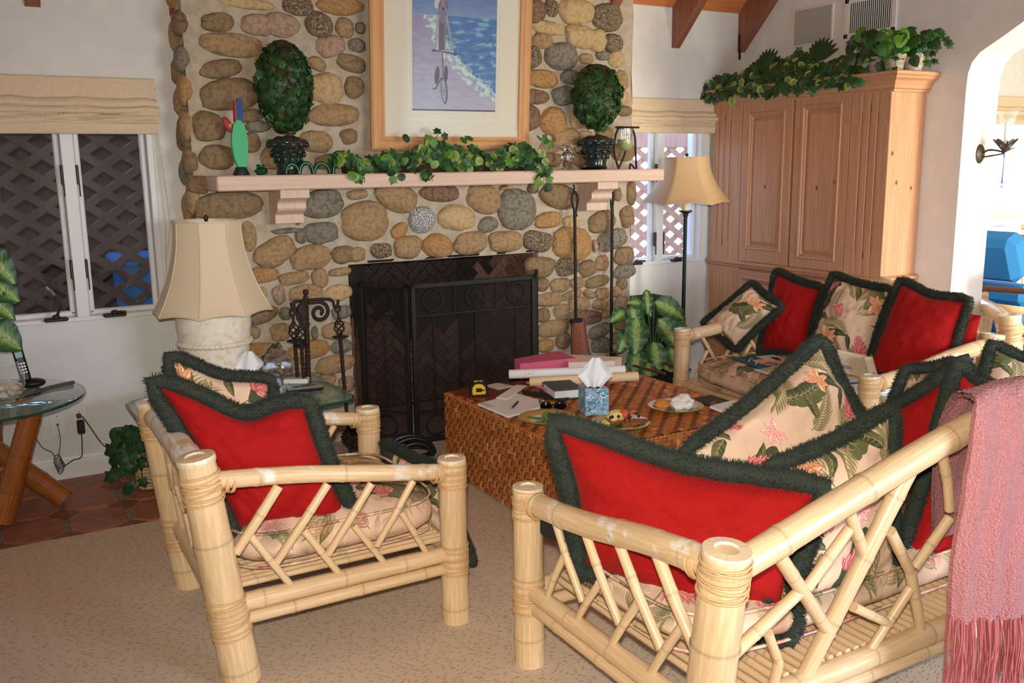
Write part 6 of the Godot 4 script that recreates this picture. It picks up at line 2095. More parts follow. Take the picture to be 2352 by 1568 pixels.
func build_picture() -> void:
	var t := thing("framed_picture", "large maple-framed beach photograph of a dog riding a bicycle, above the mantel", "picture", Vector3(2.45, my_frame(), 0.24))
	var lean := Basis(Vector3.RIGHT, 0.075)                  # the top hangs forward
	var o := Vector3(2.4555, 1.69, 0.262)
	var W := 1.02
	var H := 1.16
	var X := Transform3D(lean, o)
	var prof := PackedVector2Array([Vector2(0, 0), Vector2(0.078, 0), Vector2(0.078, 0.028), Vector2(0.066, 0.03), Vector2(0.056, 0.036), Vector2(0.05, 0.032), Vector2(0.03, 0.034), Vector2(0.012, 0.03), Vector2(0, 0.02)])
	for k in 4:                                              # mitred mouldings
		var mb := MB.new()
		mb.xf = X
		var L := H if k % 2 == 0 else W
		var p := []
		for q in prof:
			match k:
				0: p.append([Vector3(-W / 2 + q.x, q.x, q.y), Vector3(-W / 2 + q.x, H - q.x, q.y)])
				1: p.append([Vector3(-W / 2 + q.x, H - q.x, q.y), Vector3(W / 2 - q.x, H - q.x, q.y)])
				2: p.append([Vector3(W / 2 - q.x, H - q.x, q.y), Vector3(W / 2 - q.x, q.x, q.y)])
				3: p.append([Vector3(W / 2 - q.x, q.x, q.y), Vector3(-W / 2 + q.x, q.x, q.y)])
		for i in prof.size():
			var a = p[i]
			var b = p[(i + 1) % prof.size()]
			var nn: Vector3 = (a[1] - a[0]).cross(b[0] - a[0]).normalized()
			var mid: Vector3 = (p[0][0] + p[2][1] + p[6][0]) / 3.0
			if nn.dot((a[0] + b[1]) / 2 - (p[1][0] + p[0][1] + p[4][0] + p[4][1]) / 4) < 0: nn = -nn
			mb.face([a[0], a[1], b[1], b[0]], nn)
		obj("frame_moulding", mb, M.maple if k % 2 == 0 else M.maple_x, t)
	var mb := MB.new()
	mb.xf = X
	box(mb, Vector3(0, H / 2, 0.006), Vector3(W - 0.1, H - 0.1, 0.006), 0.0)
	obj("mat_board", mb, mat("mat_cream", hue(222, 216, 196), 0.8), t)
	mb = MB.new()
	mb.xf = X
	var pw := 0.535
	var ph := 0.70
	var pc := Vector3(0.01, 0.232 + ph / 2, 0.0)
	for e in [[pc.x, pc.y - ph / 2 - 0.06, pw + 0.06, 0.004], [pc.x, pc.y + ph / 2 + 0.02, pw + 0.06, 0.004], [pc.x - pw / 2 - 0.028, pc.y - 0.02, 0.004, ph + 0.08], [pc.x + pw / 2 + 0.028, pc.y - 0.02, 0.004, ph + 0.08]]:
		box(mb, Vector3(e[0], e[1], 0.01), Vector3(e[2], e[3], 0.003), 0.0)
	obj("mat_bevel", mb, M.paper, t)
	mb = MB.new()
	mb.xf = X
	mb.face([Vector3(pc.x - pw / 2, pc.y - ph / 2, 0.0105), Vector3(pc.x + pw / 2, pc.y - ph / 2, 0.0105), Vector3(pc.x + pw / 2, pc.y + ph / 2, 0.0105), Vector3(pc.x - pw / 2, pc.y + ph / 2, 0.0105)], Vector3.BACK, [Vector2(0, 1), Vector2(1, 1), Vector2(1, 0), Vector2(0, 0)])
	var pm := mat("beach_print", Color.WHITE, 0.5)
	pm.albedo_texture = paint_picture()
	obj("print", mb, pm, t)
	mb = MB.new()
	mb.xf = X
	box(mb, Vector3(pc.x, pc.y - ph / 2 - 0.004, 0.0105), Vector3(pw, 0.009, 0.001), 0.0)
	obj("print_edge", mb, mat("navy_ink", hue(34, 28, 60), 0.5), t)
	mb = MB.new()
	mb.xf = X
	box(mb, Vector3(0, H / 2, 0.02), Vector3(W - 0.12, H - 0.12, 0.003), 0.0)
	obj("glazing", mb, M.glass, t)

func my_frame() -> float: return 1.69

# ---------- hearth ----------
func twist_rod(mb: MB, a: Vector3, b: Vector3, r: float, turns := 60.0) -> void:
	var d := b - a
	var L := d.length()
	var bs := look(d)
	surf(mb, func(u, v):
		var t: float = TAU * u
		var rr: float = r * (1.0 + 0.22 * cos(4.0 * (t + v * L * turns)))
		return a + bs * Vector3(cos(t) * rr, v * L, sin(t) * rr), 16, int(L / 0.012), func(q): return q - a - d * ((q - a).dot(d) / (L * L)))

func basket_handle(mb: MB, at: Vector3, k: float) -> void:   # four twisted wires bulging into a cage
	for w in 4:
		var p := PackedVector3Array()
		for i in 17:
			var f := i / 16.0
			var a := TAU * (w / 4.0 + f * 0.75)
			var rr := 0.024 * k * sin(PI * f) + 0.003
			p.append(at + Vector3(cos(a) * rr, (f - 0.5) * 0.1 * k, sin(a) * rr))
		tube(mb, p, 0.0045, 6)

func build_hearth() -> void:
	var bx := 1.462
	var bz := 0.42
	var t := thing("tool_stand", "wrought iron fire tool stand with a ball finial and scrolled bracket", "tool stand", Vector3(bx, 0.012, bz))
	var mb := MB.new()
	lathe(mb, [Vector2(0.12, 0.012), Vector2(0.12, 0.022), Vector2(0.04, 0.034), Vector2(0.018, 0.06), Vector2(0.001, 0.06)], 24, Vector3(bx, 0.0, bz))
	obj("base", mb, M.rusty_iron, t)
	mb = MB.new()
	twist_rod(mb, Vector3(bx, 0.05, bz), Vector3(bx + 0.018, 0.9, bz), 0.013)
	obj("pole", mb, M.rusty_iron, t)
	mb = MB.new()
	lathe(mb, [Vector2(0.012, 0.89), Vector2(0.016, 0.9), Vector2(0.012, 0.925), Vector2(0.001, 0.93)], 14, Vector3(bx + 0.018, 0, bz))
	ball(mb, Vector3(bx + 0.02, 0.945, bz), Vector3.ONE * 0.017, 14, 8)
	obj("finial", mb, M.rusty_iron, t)
	mb = MB.new()
	tube(mb, smooth([Vector3(bx - 0.055, 0.86, bz + 0.03), Vector3(bx - 0.05, 0.898, bz + 0.02), Vector3(bx, 0.9, bz), Vector3(bx + 0.12, 0.9, bz + 0.01), Vector3(bx + 0.158, 0.89, bz + 0.02), Vector3(bx + 0.165, 0.862, bz + 0.03), Vector3(bx + 0.178, 0.858, bz + 0.04), Vector3(bx + 0.184, 0.895, bz + 0.045)], 5), 0.0085, 8)
	tube(mb, smooth([Vector3(bx - 0.055, 0.86, bz + 0.03), Vector3(bx - 0.068, 0.858, bz + 0.036), Vector3(bx - 0.074, 0.9, bz + 0.04)], 5), 0.0075, 8)
	obj("hook_arm", mb, M.rusty_iron, t)
	mb = MB.new()
	var sp := PackedVector3Array()
	for i in 40:
		var f := i / 39.0
		var a := PI * 0.55 - f * TAU * 1.45
		var rr := lerpf(0.058, 0.012, f)
		sp.append(Vector3(bx + 0.085 + cos(a) * rr, 0.832 + sin(a) * rr, bz + 0.012))
	sp.insert(0, Vector3(bx + 0.03, 0.888, bz + 0.006))
	tube(mb, sp, 0.0105, 8)
	obj("scroll", mb, M.rusty_iron, t)
	mb = MB.new()
	lump(mb, Vector3(bx - 0.012, 0.832, bz + 0.02), Vector3(0.034, 0.06, 0.018), 17)
	lump(mb, Vector3(bx - 0.006, 0.775, bz + 0.026), Vector3(0.02, 0.034, 0.014), 18)
	tube(mb, arc(Vector3(bx - 0.005, 0.782, bz + 0.03), 0.024, 0.03, Vector3.RIGHT, Vector3.UP, 14, PI, TAU), 0.006, 6)
	obj("horse_head_cast", mb, M.rusty_iron, t)
	var tools := [["fire_poker", "twisted iron fire tool hanging alone on the stand's right hook", Vector3(bx + 0.178, 0.86, bz + 0.045), Vector3(bx + 0.208, 0.05, bz + 0.05)], ["fire_brush", "iron fire tool hanging at the stand's left, behind its twin", Vector3(bx - 0.068, 0.862, bz + 0.036), Vector3(bx - 0.052, 0.06, bz + 0.03)], ["fire_tongs", "iron fire tool with the lower drip disc, in front at the stand's left", Vector3(bx - 0.045, 0.84, bz + 0.075), Vector3(bx - 0.028, 0.05, bz + 0.07)]]
	for k in tools.size():
		var q: Array = tools[k]
		t = thing(q[0], q[1], "fire tool", Vector3(q[3].x, 0.03, q[3].z))
		var d: Vector3 = (q[3] - q[2]).normalized()
		mb = MB.new()
		tube(mb, arc(q[2] + Vector3(0, -0.012, 0), 0.014, 0.018, Vector3.RIGHT, Vector3.UP, 14), 0.0055, 6, false, true)
		tube(mb, PackedVector3Array([q[2] + d * 0.03, q[2] + d * 0.065]), [0.008, 0.006], 8)
		basket_handle(mb, q[2] + d * 0.115, 1.0)
		obj("cage_handle", mb, M.rusty_iron, t)
		mb = MB.new()
		lathe(mb, [Vector2(0.001, -0.004), Vector2(0.03, -0.003), Vector2(0.043, 0.002), Vector2(0.043, 0.005), Vector2(0.03, 0.002), Vector2(0.001, 0.003)], 22, q[2] + d * 0.172)
		obj("drip_disc", mb, M.rusty_iron, t)
		mb = MB.new()
		twist_rod(mb, q[2] + d * 0.165, q[3], 0.0095, 75.0)
		obj("shaft", mb, M.rusty_iron, t)
		mb = MB.new()
		if k == 0:
			tube(mb, smooth([q[3], q[3] + Vector3(0, -0.02, 0), q[3] + Vector3(0.02, -0.005, 0.0)], 4), 0.007, 6)
		elif k == 1:
			lathe(mb, [Vector2(0.03, -0.03), Vector2(0.034, 0.06), Vector2(0.012, 0.08), Vector2(0.001, 0.08)], 14, q[3])
		else:
			box(mb, q[3] + Vector3(0, 0.02, 0), Vector3(0.03, 0.06, 0.02), 0.004)
		obj("end", mb, M.rusty_iron, t)
	# long shovel and poker hung under the mantel
	for k in 2:
		var x := 3.303 if k == 0 else 3.597
		t = thing("hearth_shovel" if k == 0 else "hearth_poker", "long-handled ash shovel with a copper-brown blade hanging from the mantel" if k == 0 else "long dark iron poker hanging from the mantel beside the plant", "fire tool", Vector3(x, 0.4, 0.28))
		mb = MB.new()
		tube(mb, smooth([Vector3(x, 1.475, 0.27), Vector3(x + 0.004, 1.45, 0.275), Vector3(x - 0.006, 1.43, 0.28), Vector3(x + 0.003, 1.418, 0.288), Vector3(x + 0.012, 1.43, 0.286)], 5), 0.005, 6)
		var top := 1.425 if k == 0 else 1.47
		if k == 0:
			tube(mb, smooth([Vector3(x, 1.30, 0.285), Vector3(x - 0.022, 1.375, 0.285), Vector3(x - 0.012, 1.42, 0.285), Vector3(x + 0.012, 1.42, 0.285), Vector3(x + 0.024, 1.38, 0.285), Vector3(x + 0.008, 1.30, 0.287), Vector3(x + 0.016, 1.275, 0.287)], 5), 0.0075, 8)
		else:
			tube(mb, smooth([Vector3(x - 0.002, 1.30, 0.285), Vector3(x + 0.008, 1.38, 0.285), Vector3(x + 0.006, 1.43, 0.285), Vector3(x + 0.012, 1.455, 0.285)], 5), 0.0075, 8)
			tube(mb, smooth([Vector3(x - 0.004, 1.28, 0.287), Vector3(x - 0.012, 1.34, 0.287), Vector3(x - 0.016, 1.39, 0.287)], 5), 0.006, 8)
		obj("hook", mb, M.iron, t)
		mb = MB.new()
		tube(mb, PackedVector3Array([Vector3(x, 1.32, 0.285), Vector3(x + (0.006 if k == 0 else -0.004), 0.60 if k == 0 else 0.36, 0.29)]), 0.0105, 10)
		obj("shaft", mb, M.iron, t)
		mb = MB.new()
		if k == 0:
			surf(mb, func(u, v):
				var w: float = lerpf(0.047, 0.068, v)
				return Vector3(x + 0.012 + (u - 0.5) * 2.0 * w, lerpf(0.605, 0.385, v), 0.30 + 0.02 * pow(absf(u - 0.5) * 2.0, 4.0) + 0.02 * v), 16, 8, [Vector3(0, 0, 1)])
			obj("blade", mb, nmat("copper_brown", [hue(116, 58, 32), hue(150, 82, 46)], [0.3, 0.7], Vector3.ONE * 8.0, 0.5, 0.03, 3), t)
			mb = MB.new()
			box(mb, Vector3(x + 0.006, 0.60, 0.295), Vector3(0.09, 0.026, 0.025), 0.004)
			tube(mb, PackedVector3Array([Vector3(x - 0.036, 0.6, 0.305), Vector3(x - 0.058, 0.385, 0.335)]), 0.004, 6)
			tube(mb, PackedVector3Array([Vector3(x + 0.058, 0.6, 0.305), Vector3(x + 0.081, 0.385, 0.335)]), 0.005, 6)
			obj("socket", mb, M.iron, t)
		else:
			tube(mb, smooth([Vector3(x - 0.004, 0.37, 0.29), Vector3(x - 0.004, 0.33, 0.29), Vector3(x + 0.03, 0.345, 0.29)], 5), 0.009, 8)
			obj("point", mb, M.iron, t)
	# folding fire screen
	t = thing("fire_screen", "black iron folding fire screen with ring bands before the firebox", "fire screen", Vector3(2.45, 0.02, 0.48))
	var bars := 0.93
	for pn in [[Vector3(1.842, 0.022, 0.25), Vector3(2.043, 0.022, 0.492), 1], [Vector3(2.056, 0.022, 0.50), Vector3(2.868, 0.022, 0.51), 3], [Vector3(2.876, 0.022, 0.50), Vector3(3.03, 0.022, 0.26), 1]]:
		var a: Vector3 = pn[0]
		var b: Vector3 = pn[1]
		var d := (b - a).normalized()
		var L := a.distance_to(b)
		var nn := Vector3(-d.z, 0, d.x)
		var bs := Basis(d, Vector3.UP, nn if d.cross(Vector3.UP).dot(nn) > 0 else -nn)
		var X := Transform3D(bs, a)
		mb = MB.new()
		for x in [0.014, L - 0.014]:
			box(mb, X * Vector3(x, bars / 2, 0), Vector3(0.028, bars, 0.02), 0.003, bs)
		for y in [0.014, bars - 0.014]:
			box(mb, X * Vector3(L / 2, y, 0), Vector3(L, 0.028, 0.02), 0.003, bs)
		for y in [0.185, bars - 0.185]:
			box(mb, X * Vector3(L / 2, y, 0), Vector3(L - 0.04, 0.01, 0.01), 0.002, bs)
		var panel := obj("screen_panel", mb, M.iron, t)
		mb = MB.new()
		var n: int = pn[2]
		for k in n:
			var x := L * (k + 0.5) / n
			for y in [0.1, bars - 0.1]:
				var p := PackedVector3Array()
				for q in arc(Vector3(x, y, 0.002), minf(0.062, L / n * 0.34), 0.062, Vector3.RIGHT, Vector3.UP, 28):
					p.append(X * q)
				tube(mb, p, 0.005, 6, false, true)
			tube(mb, PackedVector3Array([X * Vector3(x, 0.185, 0), X * Vector3(x, bars - 0.185, 0)]), 0.005, 6)
			for q in [0.075, 0.925]:
				if n > 1 and k > 0 and q < 0.5: continue
				var xx: float = L * (k + q) / n if n == 1 or k == 0 and q < 0.5 or k == n - 1 else L * (k + 1.0) / n
				for y in [[0.028, 0.185], [bars - 0.185, bars - 0.028]]:
					tube(mb, PackedVector3Array([X * Vector3(xx, y[0], 0), X * Vector3(xx, y[1], 0)]), 0.004, 6)
		obj("ring_and_bar", mb, M.iron, panel)
		mb = MB.new()
		mb.face([X * Vector3(0.02, 0.02, -0.006), X * Vector3(L - 0.02, 0.02, -0.006), X * Vector3(L - 0.02, bars - 0.02, -0.006), X * Vector3(0.02, bars - 0.02, -0.006)], bs.z)
		obj("mesh", mb, M.mesh_cloth, panel)
	# wire basket of pine cones, and a dark cycling helmet on the hearth
	t = thing("pinecone", "dark pine cone lying on the hearth behind the armchair's front post", "pine cone", Vector3(1.72, 0.03, 0.45))
	mb = MB.new()
	for k in 90:
		var f := k / 90.0
		var a := k * 2.39996
		var rr := 0.075 * sin(PI * (0.12 + 0.8 * f))
		ball(mb, Vector3(1.72 + cos(a) * rr, 0.035 + f * 0.14, 0.45 + sin(a) * rr), Vector3(0.017, 0.006, 0.017), 7, 4, Basis(Vector3(-sin(a), 0, cos(a)), 0.4))
	obj("scales", mb, M.rusty_iron, t)
	t = thing("bicycle_helmet", "dark blue vented helmet on the floor between armchair and table", "helmet", Vector3(1.95, 0.03, 0.66))
	for k in 5:
		mb = MB.new()
		var q := (k - 2) * 0.042
		tube(mb, arc(Vector3(1.95, 0.03, 0.66 + q), 0.13 * sqrt(1.0 - pow(q / 0.12, 2.0)), 0.1 * sqrt(1.0 - pow(q / 0.13, 2.0)), Vector3(0.96, 0, 0.28), Vector3.UP, 18, 0.0, PI), 0.013, 8)
		obj("rib", mb, mat("helmet_blue", hue(28, 40, 66), 0.3) if k == 2 else M.black_plastic, t)
	mb = MB.new()
	tube(mb, arc(Vector3(1.95, 0.035, 0.66), 0.13, 0.1, Vector3(0.96, 0, 0.28), Vector3(-0.28, 0, 0.96), 28), 0.014, 8, false, true)
	obj("rim", mb, M.black_plastic, t)

# ---------- lamps ----------
func bell_shade(mb: MB, at: Vector3, r0: float, r1: float, y0: float, y1: float, panels: int, phase: float, inset: float) -> void:
	surf(mb, func(u, v):
		var a: float = TAU * u + phase
		var k := PI / panels
		var w: float = fposmod(TAU * u, 2 * k) - k
		var poly := cos(k) / cos(w)
		var rr: float = lerpf(r0, r1, 1.0 - pow(1.0 - v, 2.1)) - inset
		var y := lerpf(y0, y1, v) - (0.014 * (1.0 - pow(w / k, 2.0)) * -1.0 + 0.006 if v < 0.05 else 0.0)
		return at + Vector3(cos(a) * rr * lerpf(1.0, poly, 0.75), y, sin(a) * rr * lerpf(1.0, poly, 0.75)), panels * 12, 24, func(q): return (q - at - Vector3(0, (y0 + y1) / 2, 0)) * (1.0 if inset == 0.0 else -1.0), Vector2(8, 1))

func build_lamps() -> void:
	var at := Vector3(0.985, 0.466, 0.45)
	var t := thing("table_lamp", "big cream plaster urn lamp with a scalloped bell shade on the end table", "lamp", at)
	var mb := MB.new()
	lathe(mb, [Vector2(0.001, 0.0), Vector2(0.125, 0.0), Vector2(0.13, 0.006), Vector2(0.132, 0.02), Vector2(0.145, 0.06), Vector2(0.157, 0.12), Vector2(0.166, 0.2), Vector2(0.172, 0.26), Vector2(0.178, 0.30), Vector2(0.184, 0.35), Vector2(0.184, 0.39), Vector2(0.176, 0.415), Vector2(0.155, 0.43), Vector2(0.05, 0.436), Vector2(0.001, 0.438)], 48, at)
	obj("urn", mb, M.urn_plaster, t)
	for y in [[0.268, 0.176], [0.095, 0.153]]:                # rope mouldings
		mb = MB.new()
		surf(mb, func(u, v):
			var a: float = TAU * u
			var b: float = TAU * v
			var rr: float = 0.0105 * (1.0 + 0.28 * cos(3.0 * b + a * 42.0))
			return at + Vector3(cos(a) * (y[1] + cos(b) * rr), y[0] + sin(b) * rr * 1.2, sin(a) * (y[1] + cos(b) * rr)), 240, 10, func(q):
			var p: Vector3 = q - at
			return p - Vector3(p.x, 0, p.z).normalized() * y[1] - Vector3(0, y[0], 0))
		obj("rope_moulding", mb, M.urn_plaster, t)
	mb = MB.new()
	tube(mb, PackedVector3Array([at + Vector3(0, 0.43, 0), at + Vector3(0, 0.87, 0)]), 0.006, 8)
	for k in 3:
		var a := TAU * k / 3
		tube(mb, PackedVector3Array([at + Vector3(0, 0.868, 0), at + Vector3(cos(a) * 0.155, 0.872, sin(a) * 0.155)]), 0.0025, 5)
	ball(mb, at + Vector3(0, 0.895, 0), Vector3(0.012, 0.016, 0.012), 12, 8)
	lathe(mb, [Vector2(0.012, 0.86), Vector2(0.014, 0.872), Vector2(0.005, 0.884), Vector2(0.001, 0.885)], 12, at)
	obj("finial", mb, M.dark_bronze, t)
	mb = MB.new()
	bell_shade(mb, at, 0.295, 0.166, 0.43, 0.882, 8, 0.42, 0.0)
	var sh := obj("shade", mb, M.shade_cloth, t)
	mb = MB.new()
	bell_shade(mb, at, 0.295, 0.166, 0.43, 0.882, 8, 0.42, 0.004)
	obj("lining", mb, M.shade_lining, sh)
	mb = MB.new()
	for k in 8:                                              # seams and bound edges
		var a := 0.42 + TAU * k / 8
		var p := PackedVector3Array()
		for i in 13:
			var v := i / 12.0
			var rr := lerpf(0.295, 0.166, 1.0 - pow(1.0 - v, 2.1)) + 0.001
			p.append(at + Vector3(cos(a) * rr, lerpf(0.43, 0.882, v), sin(a) * rr))
		tube(mb, p, 0.003, 5)
	var ring := PackedVector3Array()
	var low := PackedVector3Array()
	for i in 96:
		var u := i / 96.0
		var a := TAU * u + 0.42
		var w := fposmod(TAU * u, PI / 4) - PI / 8
		var poly := lerpf(1.0, cos(PI / 8) / cos(w), 0.75)
		ring.append(at + Vector3(cos(a) * 0.167 * poly, 0.88, sin(a) * 0.167 * poly))
		low.append(at + Vector3(cos(a) * 0.295 * poly, 0.43 + 0.014 * (1.0 - pow(w / (PI / 8), 2.0)) - 0.006, sin(a) * 0.295 * poly))
	tube(mb, ring, 0.006, 6, false, true)
	tube(mb, low, 0.005, 6, false, true)
	obj("seam", mb, M.shade_cloth, sh)
	at = Vector3(4.16, 0.0, 0.35)
	t = thing("floor_lamp", "dark green iron floor lamp with a tan bell shade before the right window", "lamp", at)
	mb = MB.new()
	lathe(mb, [Vector2(0.14, 0.0), Vector2(0.14, 0.012), Vector2(0.05, 0.03), Vector2(0.02, 0.05), Vector2(0.001, 0.05)], 28, at)
	obj("base", mb, M.dark_green_metal, t)
	mb = MB.new()
	lathe(mb, [Vector2(0.013, 0.04), Vector2(0.013, 1.235), Vector2(0.018, 1.25), Vector2(0.02, 1.262), Vector2(0.046, 1.278), Vector2(0.046, 1.284), Vector2(0.001, 1.284)], 18, at)
	obj("pole", mb, M.dark_green_metal, t)
	mb = MB.new()
	lathe(mb, [Vector2(0.021, 1.284), Vector2(0.021, 1.37), Vector2(0.001, 1.37)], 16, at)
	obj("socket_sleeve", mb, M.cream_paper, t)
	mb = MB.new()
	tube(mb, PackedVector3Array([at + Vector3(0, 1.37, 0), at + Vector3(0, 1.645, 0)]), 0.004, 6)
	for k in 3:
		tube(mb, PackedVector3Array([at + Vector3(0, 1.625, 0), at + Vector3(cos(TAU * k / 3) * 0.14, 1.63, sin(TAU * k / 3) * 0.14)]), 0.002, 5)
	ball(mb, at + Vector3(0, 1.652, 0), Vector3(0.012, 0.012, 0.012), 10, 6)
	obj("finial", mb, M.dark_bronze, t)
	mb = MB.new()
	bell_shade(mb, at, 0.308, 0.152, 1.335, 1.64, 6, 0.65, 0.0)
	sh = obj("shade", mb, M.shade_cloth2, t)
	mb = MB.new()
	bell_shade(mb, at, 0.308, 0.152, 1.335, 1.64, 6, 0.65, 0.004)
	obj("lining", mb, M.shade_lining, sh)

# ---------- wardrobe, its greenery, vents ----------
func build_wardrobe() -> void:
	var xf := 4.676
	var t := thing("pine_wardrobe", "limed pine wardrobe with fluted pilasters, two panelled doors and a heavy cornice", "wardrobe", Vector3(4.82, 0, 0.79))
	var mb := MB.new()
	box(mb, Vector3((xf + 0.012 + XR) / 2, 1.0, 0.793), Vector3(XR - xf - 0.012, 2.0, 1.51), 0.003)
	obj("carcass", mb, M.pine, t)
	for z in [[0.036, 0.33], [1.265, 1.55]]:                 # pilasters with three stopped flutes
		mb = MB.new()
		var w: float = z[1] - z[0]
		var mid: float = (z[0] + z[1]) / 2 + (0.02 if z[0] < 1 else 0.0) * -1.0
		var cuts := [mid - 0.058, mid, mid + 0.058]
		var edge: float = z[0]
		for k in 4:
			var e2: float = cuts[k] - 0.007 if k < 3 else z[1]
			box(mb, Vector3(xf, 1.45, (edge + e2) / 2), Vector3(0.028, 1.1, e2 - edge), 0.0035)
			edge = cuts[k] + 0.007 if k < 3 else z[1]
		for k in 3:
			var lo := 1.05 if k != 1 else 1.01
			var hi := 1.885 if k != 1 else 1.93
			box(mb, Vector3(xf + 0.001, (0.9 + lo) / 2, cuts[k]), Vector3(0.026, lo - 0.9, 0.016), 0.0)
			box(mb, Vector3(xf + 0.001, (hi + 2.0) / 2, cuts[k]), Vector3(0.026, 2.0 - hi, 0.016), 0.0)
		obj("pilaster", mb, M.pine_plain, t)
		mb = MB.new()
		for k in 3:
			tube(mb, PackedVector3Array([Vector3(xf - 0.006, 1.05, cuts[k]), Vector3(xf - 0.006, 1.885, cuts[k])]), 0.0045, 6)
		obj("flute_bead", mb, M.pine_plain, t)
		mb = MB.new()
		box(mb, Vector3(xf, 0.44, (z[0] + z[1]) / 2), Vector3(0.028, 0.86, w), 0.004)
		obj("lower_stile", mb, M.pine_plain, t)
	for k in 2:
		var z0 := 0.336 if k == 0 else 0.816
		var z1 := 0.796 if k == 0 else 1.260
		var d := door(t, "door", xf, z0, z1, 0.912, 1.998, 0.068, 0.07 if k == 0 else 0.05, 0.0)
		mb = MB.new()
		lathe(mb, [Vector2(0.006, 0), Vector2(0.006, 0.01), Vector2(0.011, 0.016), Vector2(0.009, 0.024), Vector2(0.001, 0.026)], 12, Vector3(xf - 0.016, 1.2, z0 + 0.03 if k == 1 else z1 - 0.025), Basis(Vector3.BACK, PI / 2))
		#obj("knob", mb, M.pine_plain, d)
	for k in 2:                                              # lower doors; the left one stands a little open
		var z0 := 0.336 if k == 0 else 0.80
		var z1 := 0.79 if k == 0 else 1.26
		door(t, "lower_door", xf, z0, z1, 0.06, 0.85, 0.05, 0.05, -0.12 if k == 0 else -0.05)
	# ledge, cornice and base
	var led := PackedVector2Array([Vector2(0.0, 0.862), Vector2(0.014, 0.864), Vector2(0.024, 0.872), Vector2(0.02, 0.88), Vector2(0.03, 0.888), Vector2(0.03, 0.9), Vector2(0.014, 0.908), Vector2(0.0, 0.912)])
	var cor := PackedVector2Array([Vector2(0.0, 1.99), Vector2(0.012, 1.992), Vector2(0.014, 2.004), Vector2(0.026, 2.01), Vector2(0.034, 2.03), Vector2(0.05, 2.052), Vector2(0.07, 2.064), Vector2(0.074, 2.076), Vector2(0.084, 2.082), Vector2(0.086, 2.098), Vector2(0.08, 2.104), Vector2(0.0, 2.106)])
	for pr in [[led, "ledge"], [cor, "cornice"]]:
		mb = MB.new()
		var p: PackedVector2Array = pr[0]
		for i in p.size():
			var a := p[i]
			var b := p[(i + 1) % p.size()]
			var dd := (b - a).normalized()
			var n2 := Vector2(dd.y, -dd.x)
			mb.face([Vector3(xf - a.x, a.y, 0.02), Vector3(xf - a.x, a.y, 1.55 + a.x), Vector3(xf - b.x, b.y, 1.55 + b.x), Vector3(xf - b.x, b.y, 0.02)], Vector3(-n2.x, n2.y, 0))
			mb.face([Vector3(xf - a.x, a.y, 1.55 + a.x), Vector3(XR, a.y, 1.55 + a.x), Vector3(XR, b.y, 1.55 + b.x), Vector3(xf - b.x, b.y, 1.55 + b.x)], Vector3(0, n2.y, n2.x))
		box(mb, Vector3((xf + XR) / 2, (p[0].y + p[-1].y) / 2, 0.79), Vector3(XR - xf, p[-1].y - p[0].y - 0.004, 1.518), 0.0)
		obj(pr[1], mb, M.pine_x, t)
	mb = MB.new()
	box(mb, Vector3(xf + 0.14, 0.03, 0.793), Vector3(0.31, 0.06, 1.54), 0.006)
	obj("plinth", mb, M.pine_x, t)

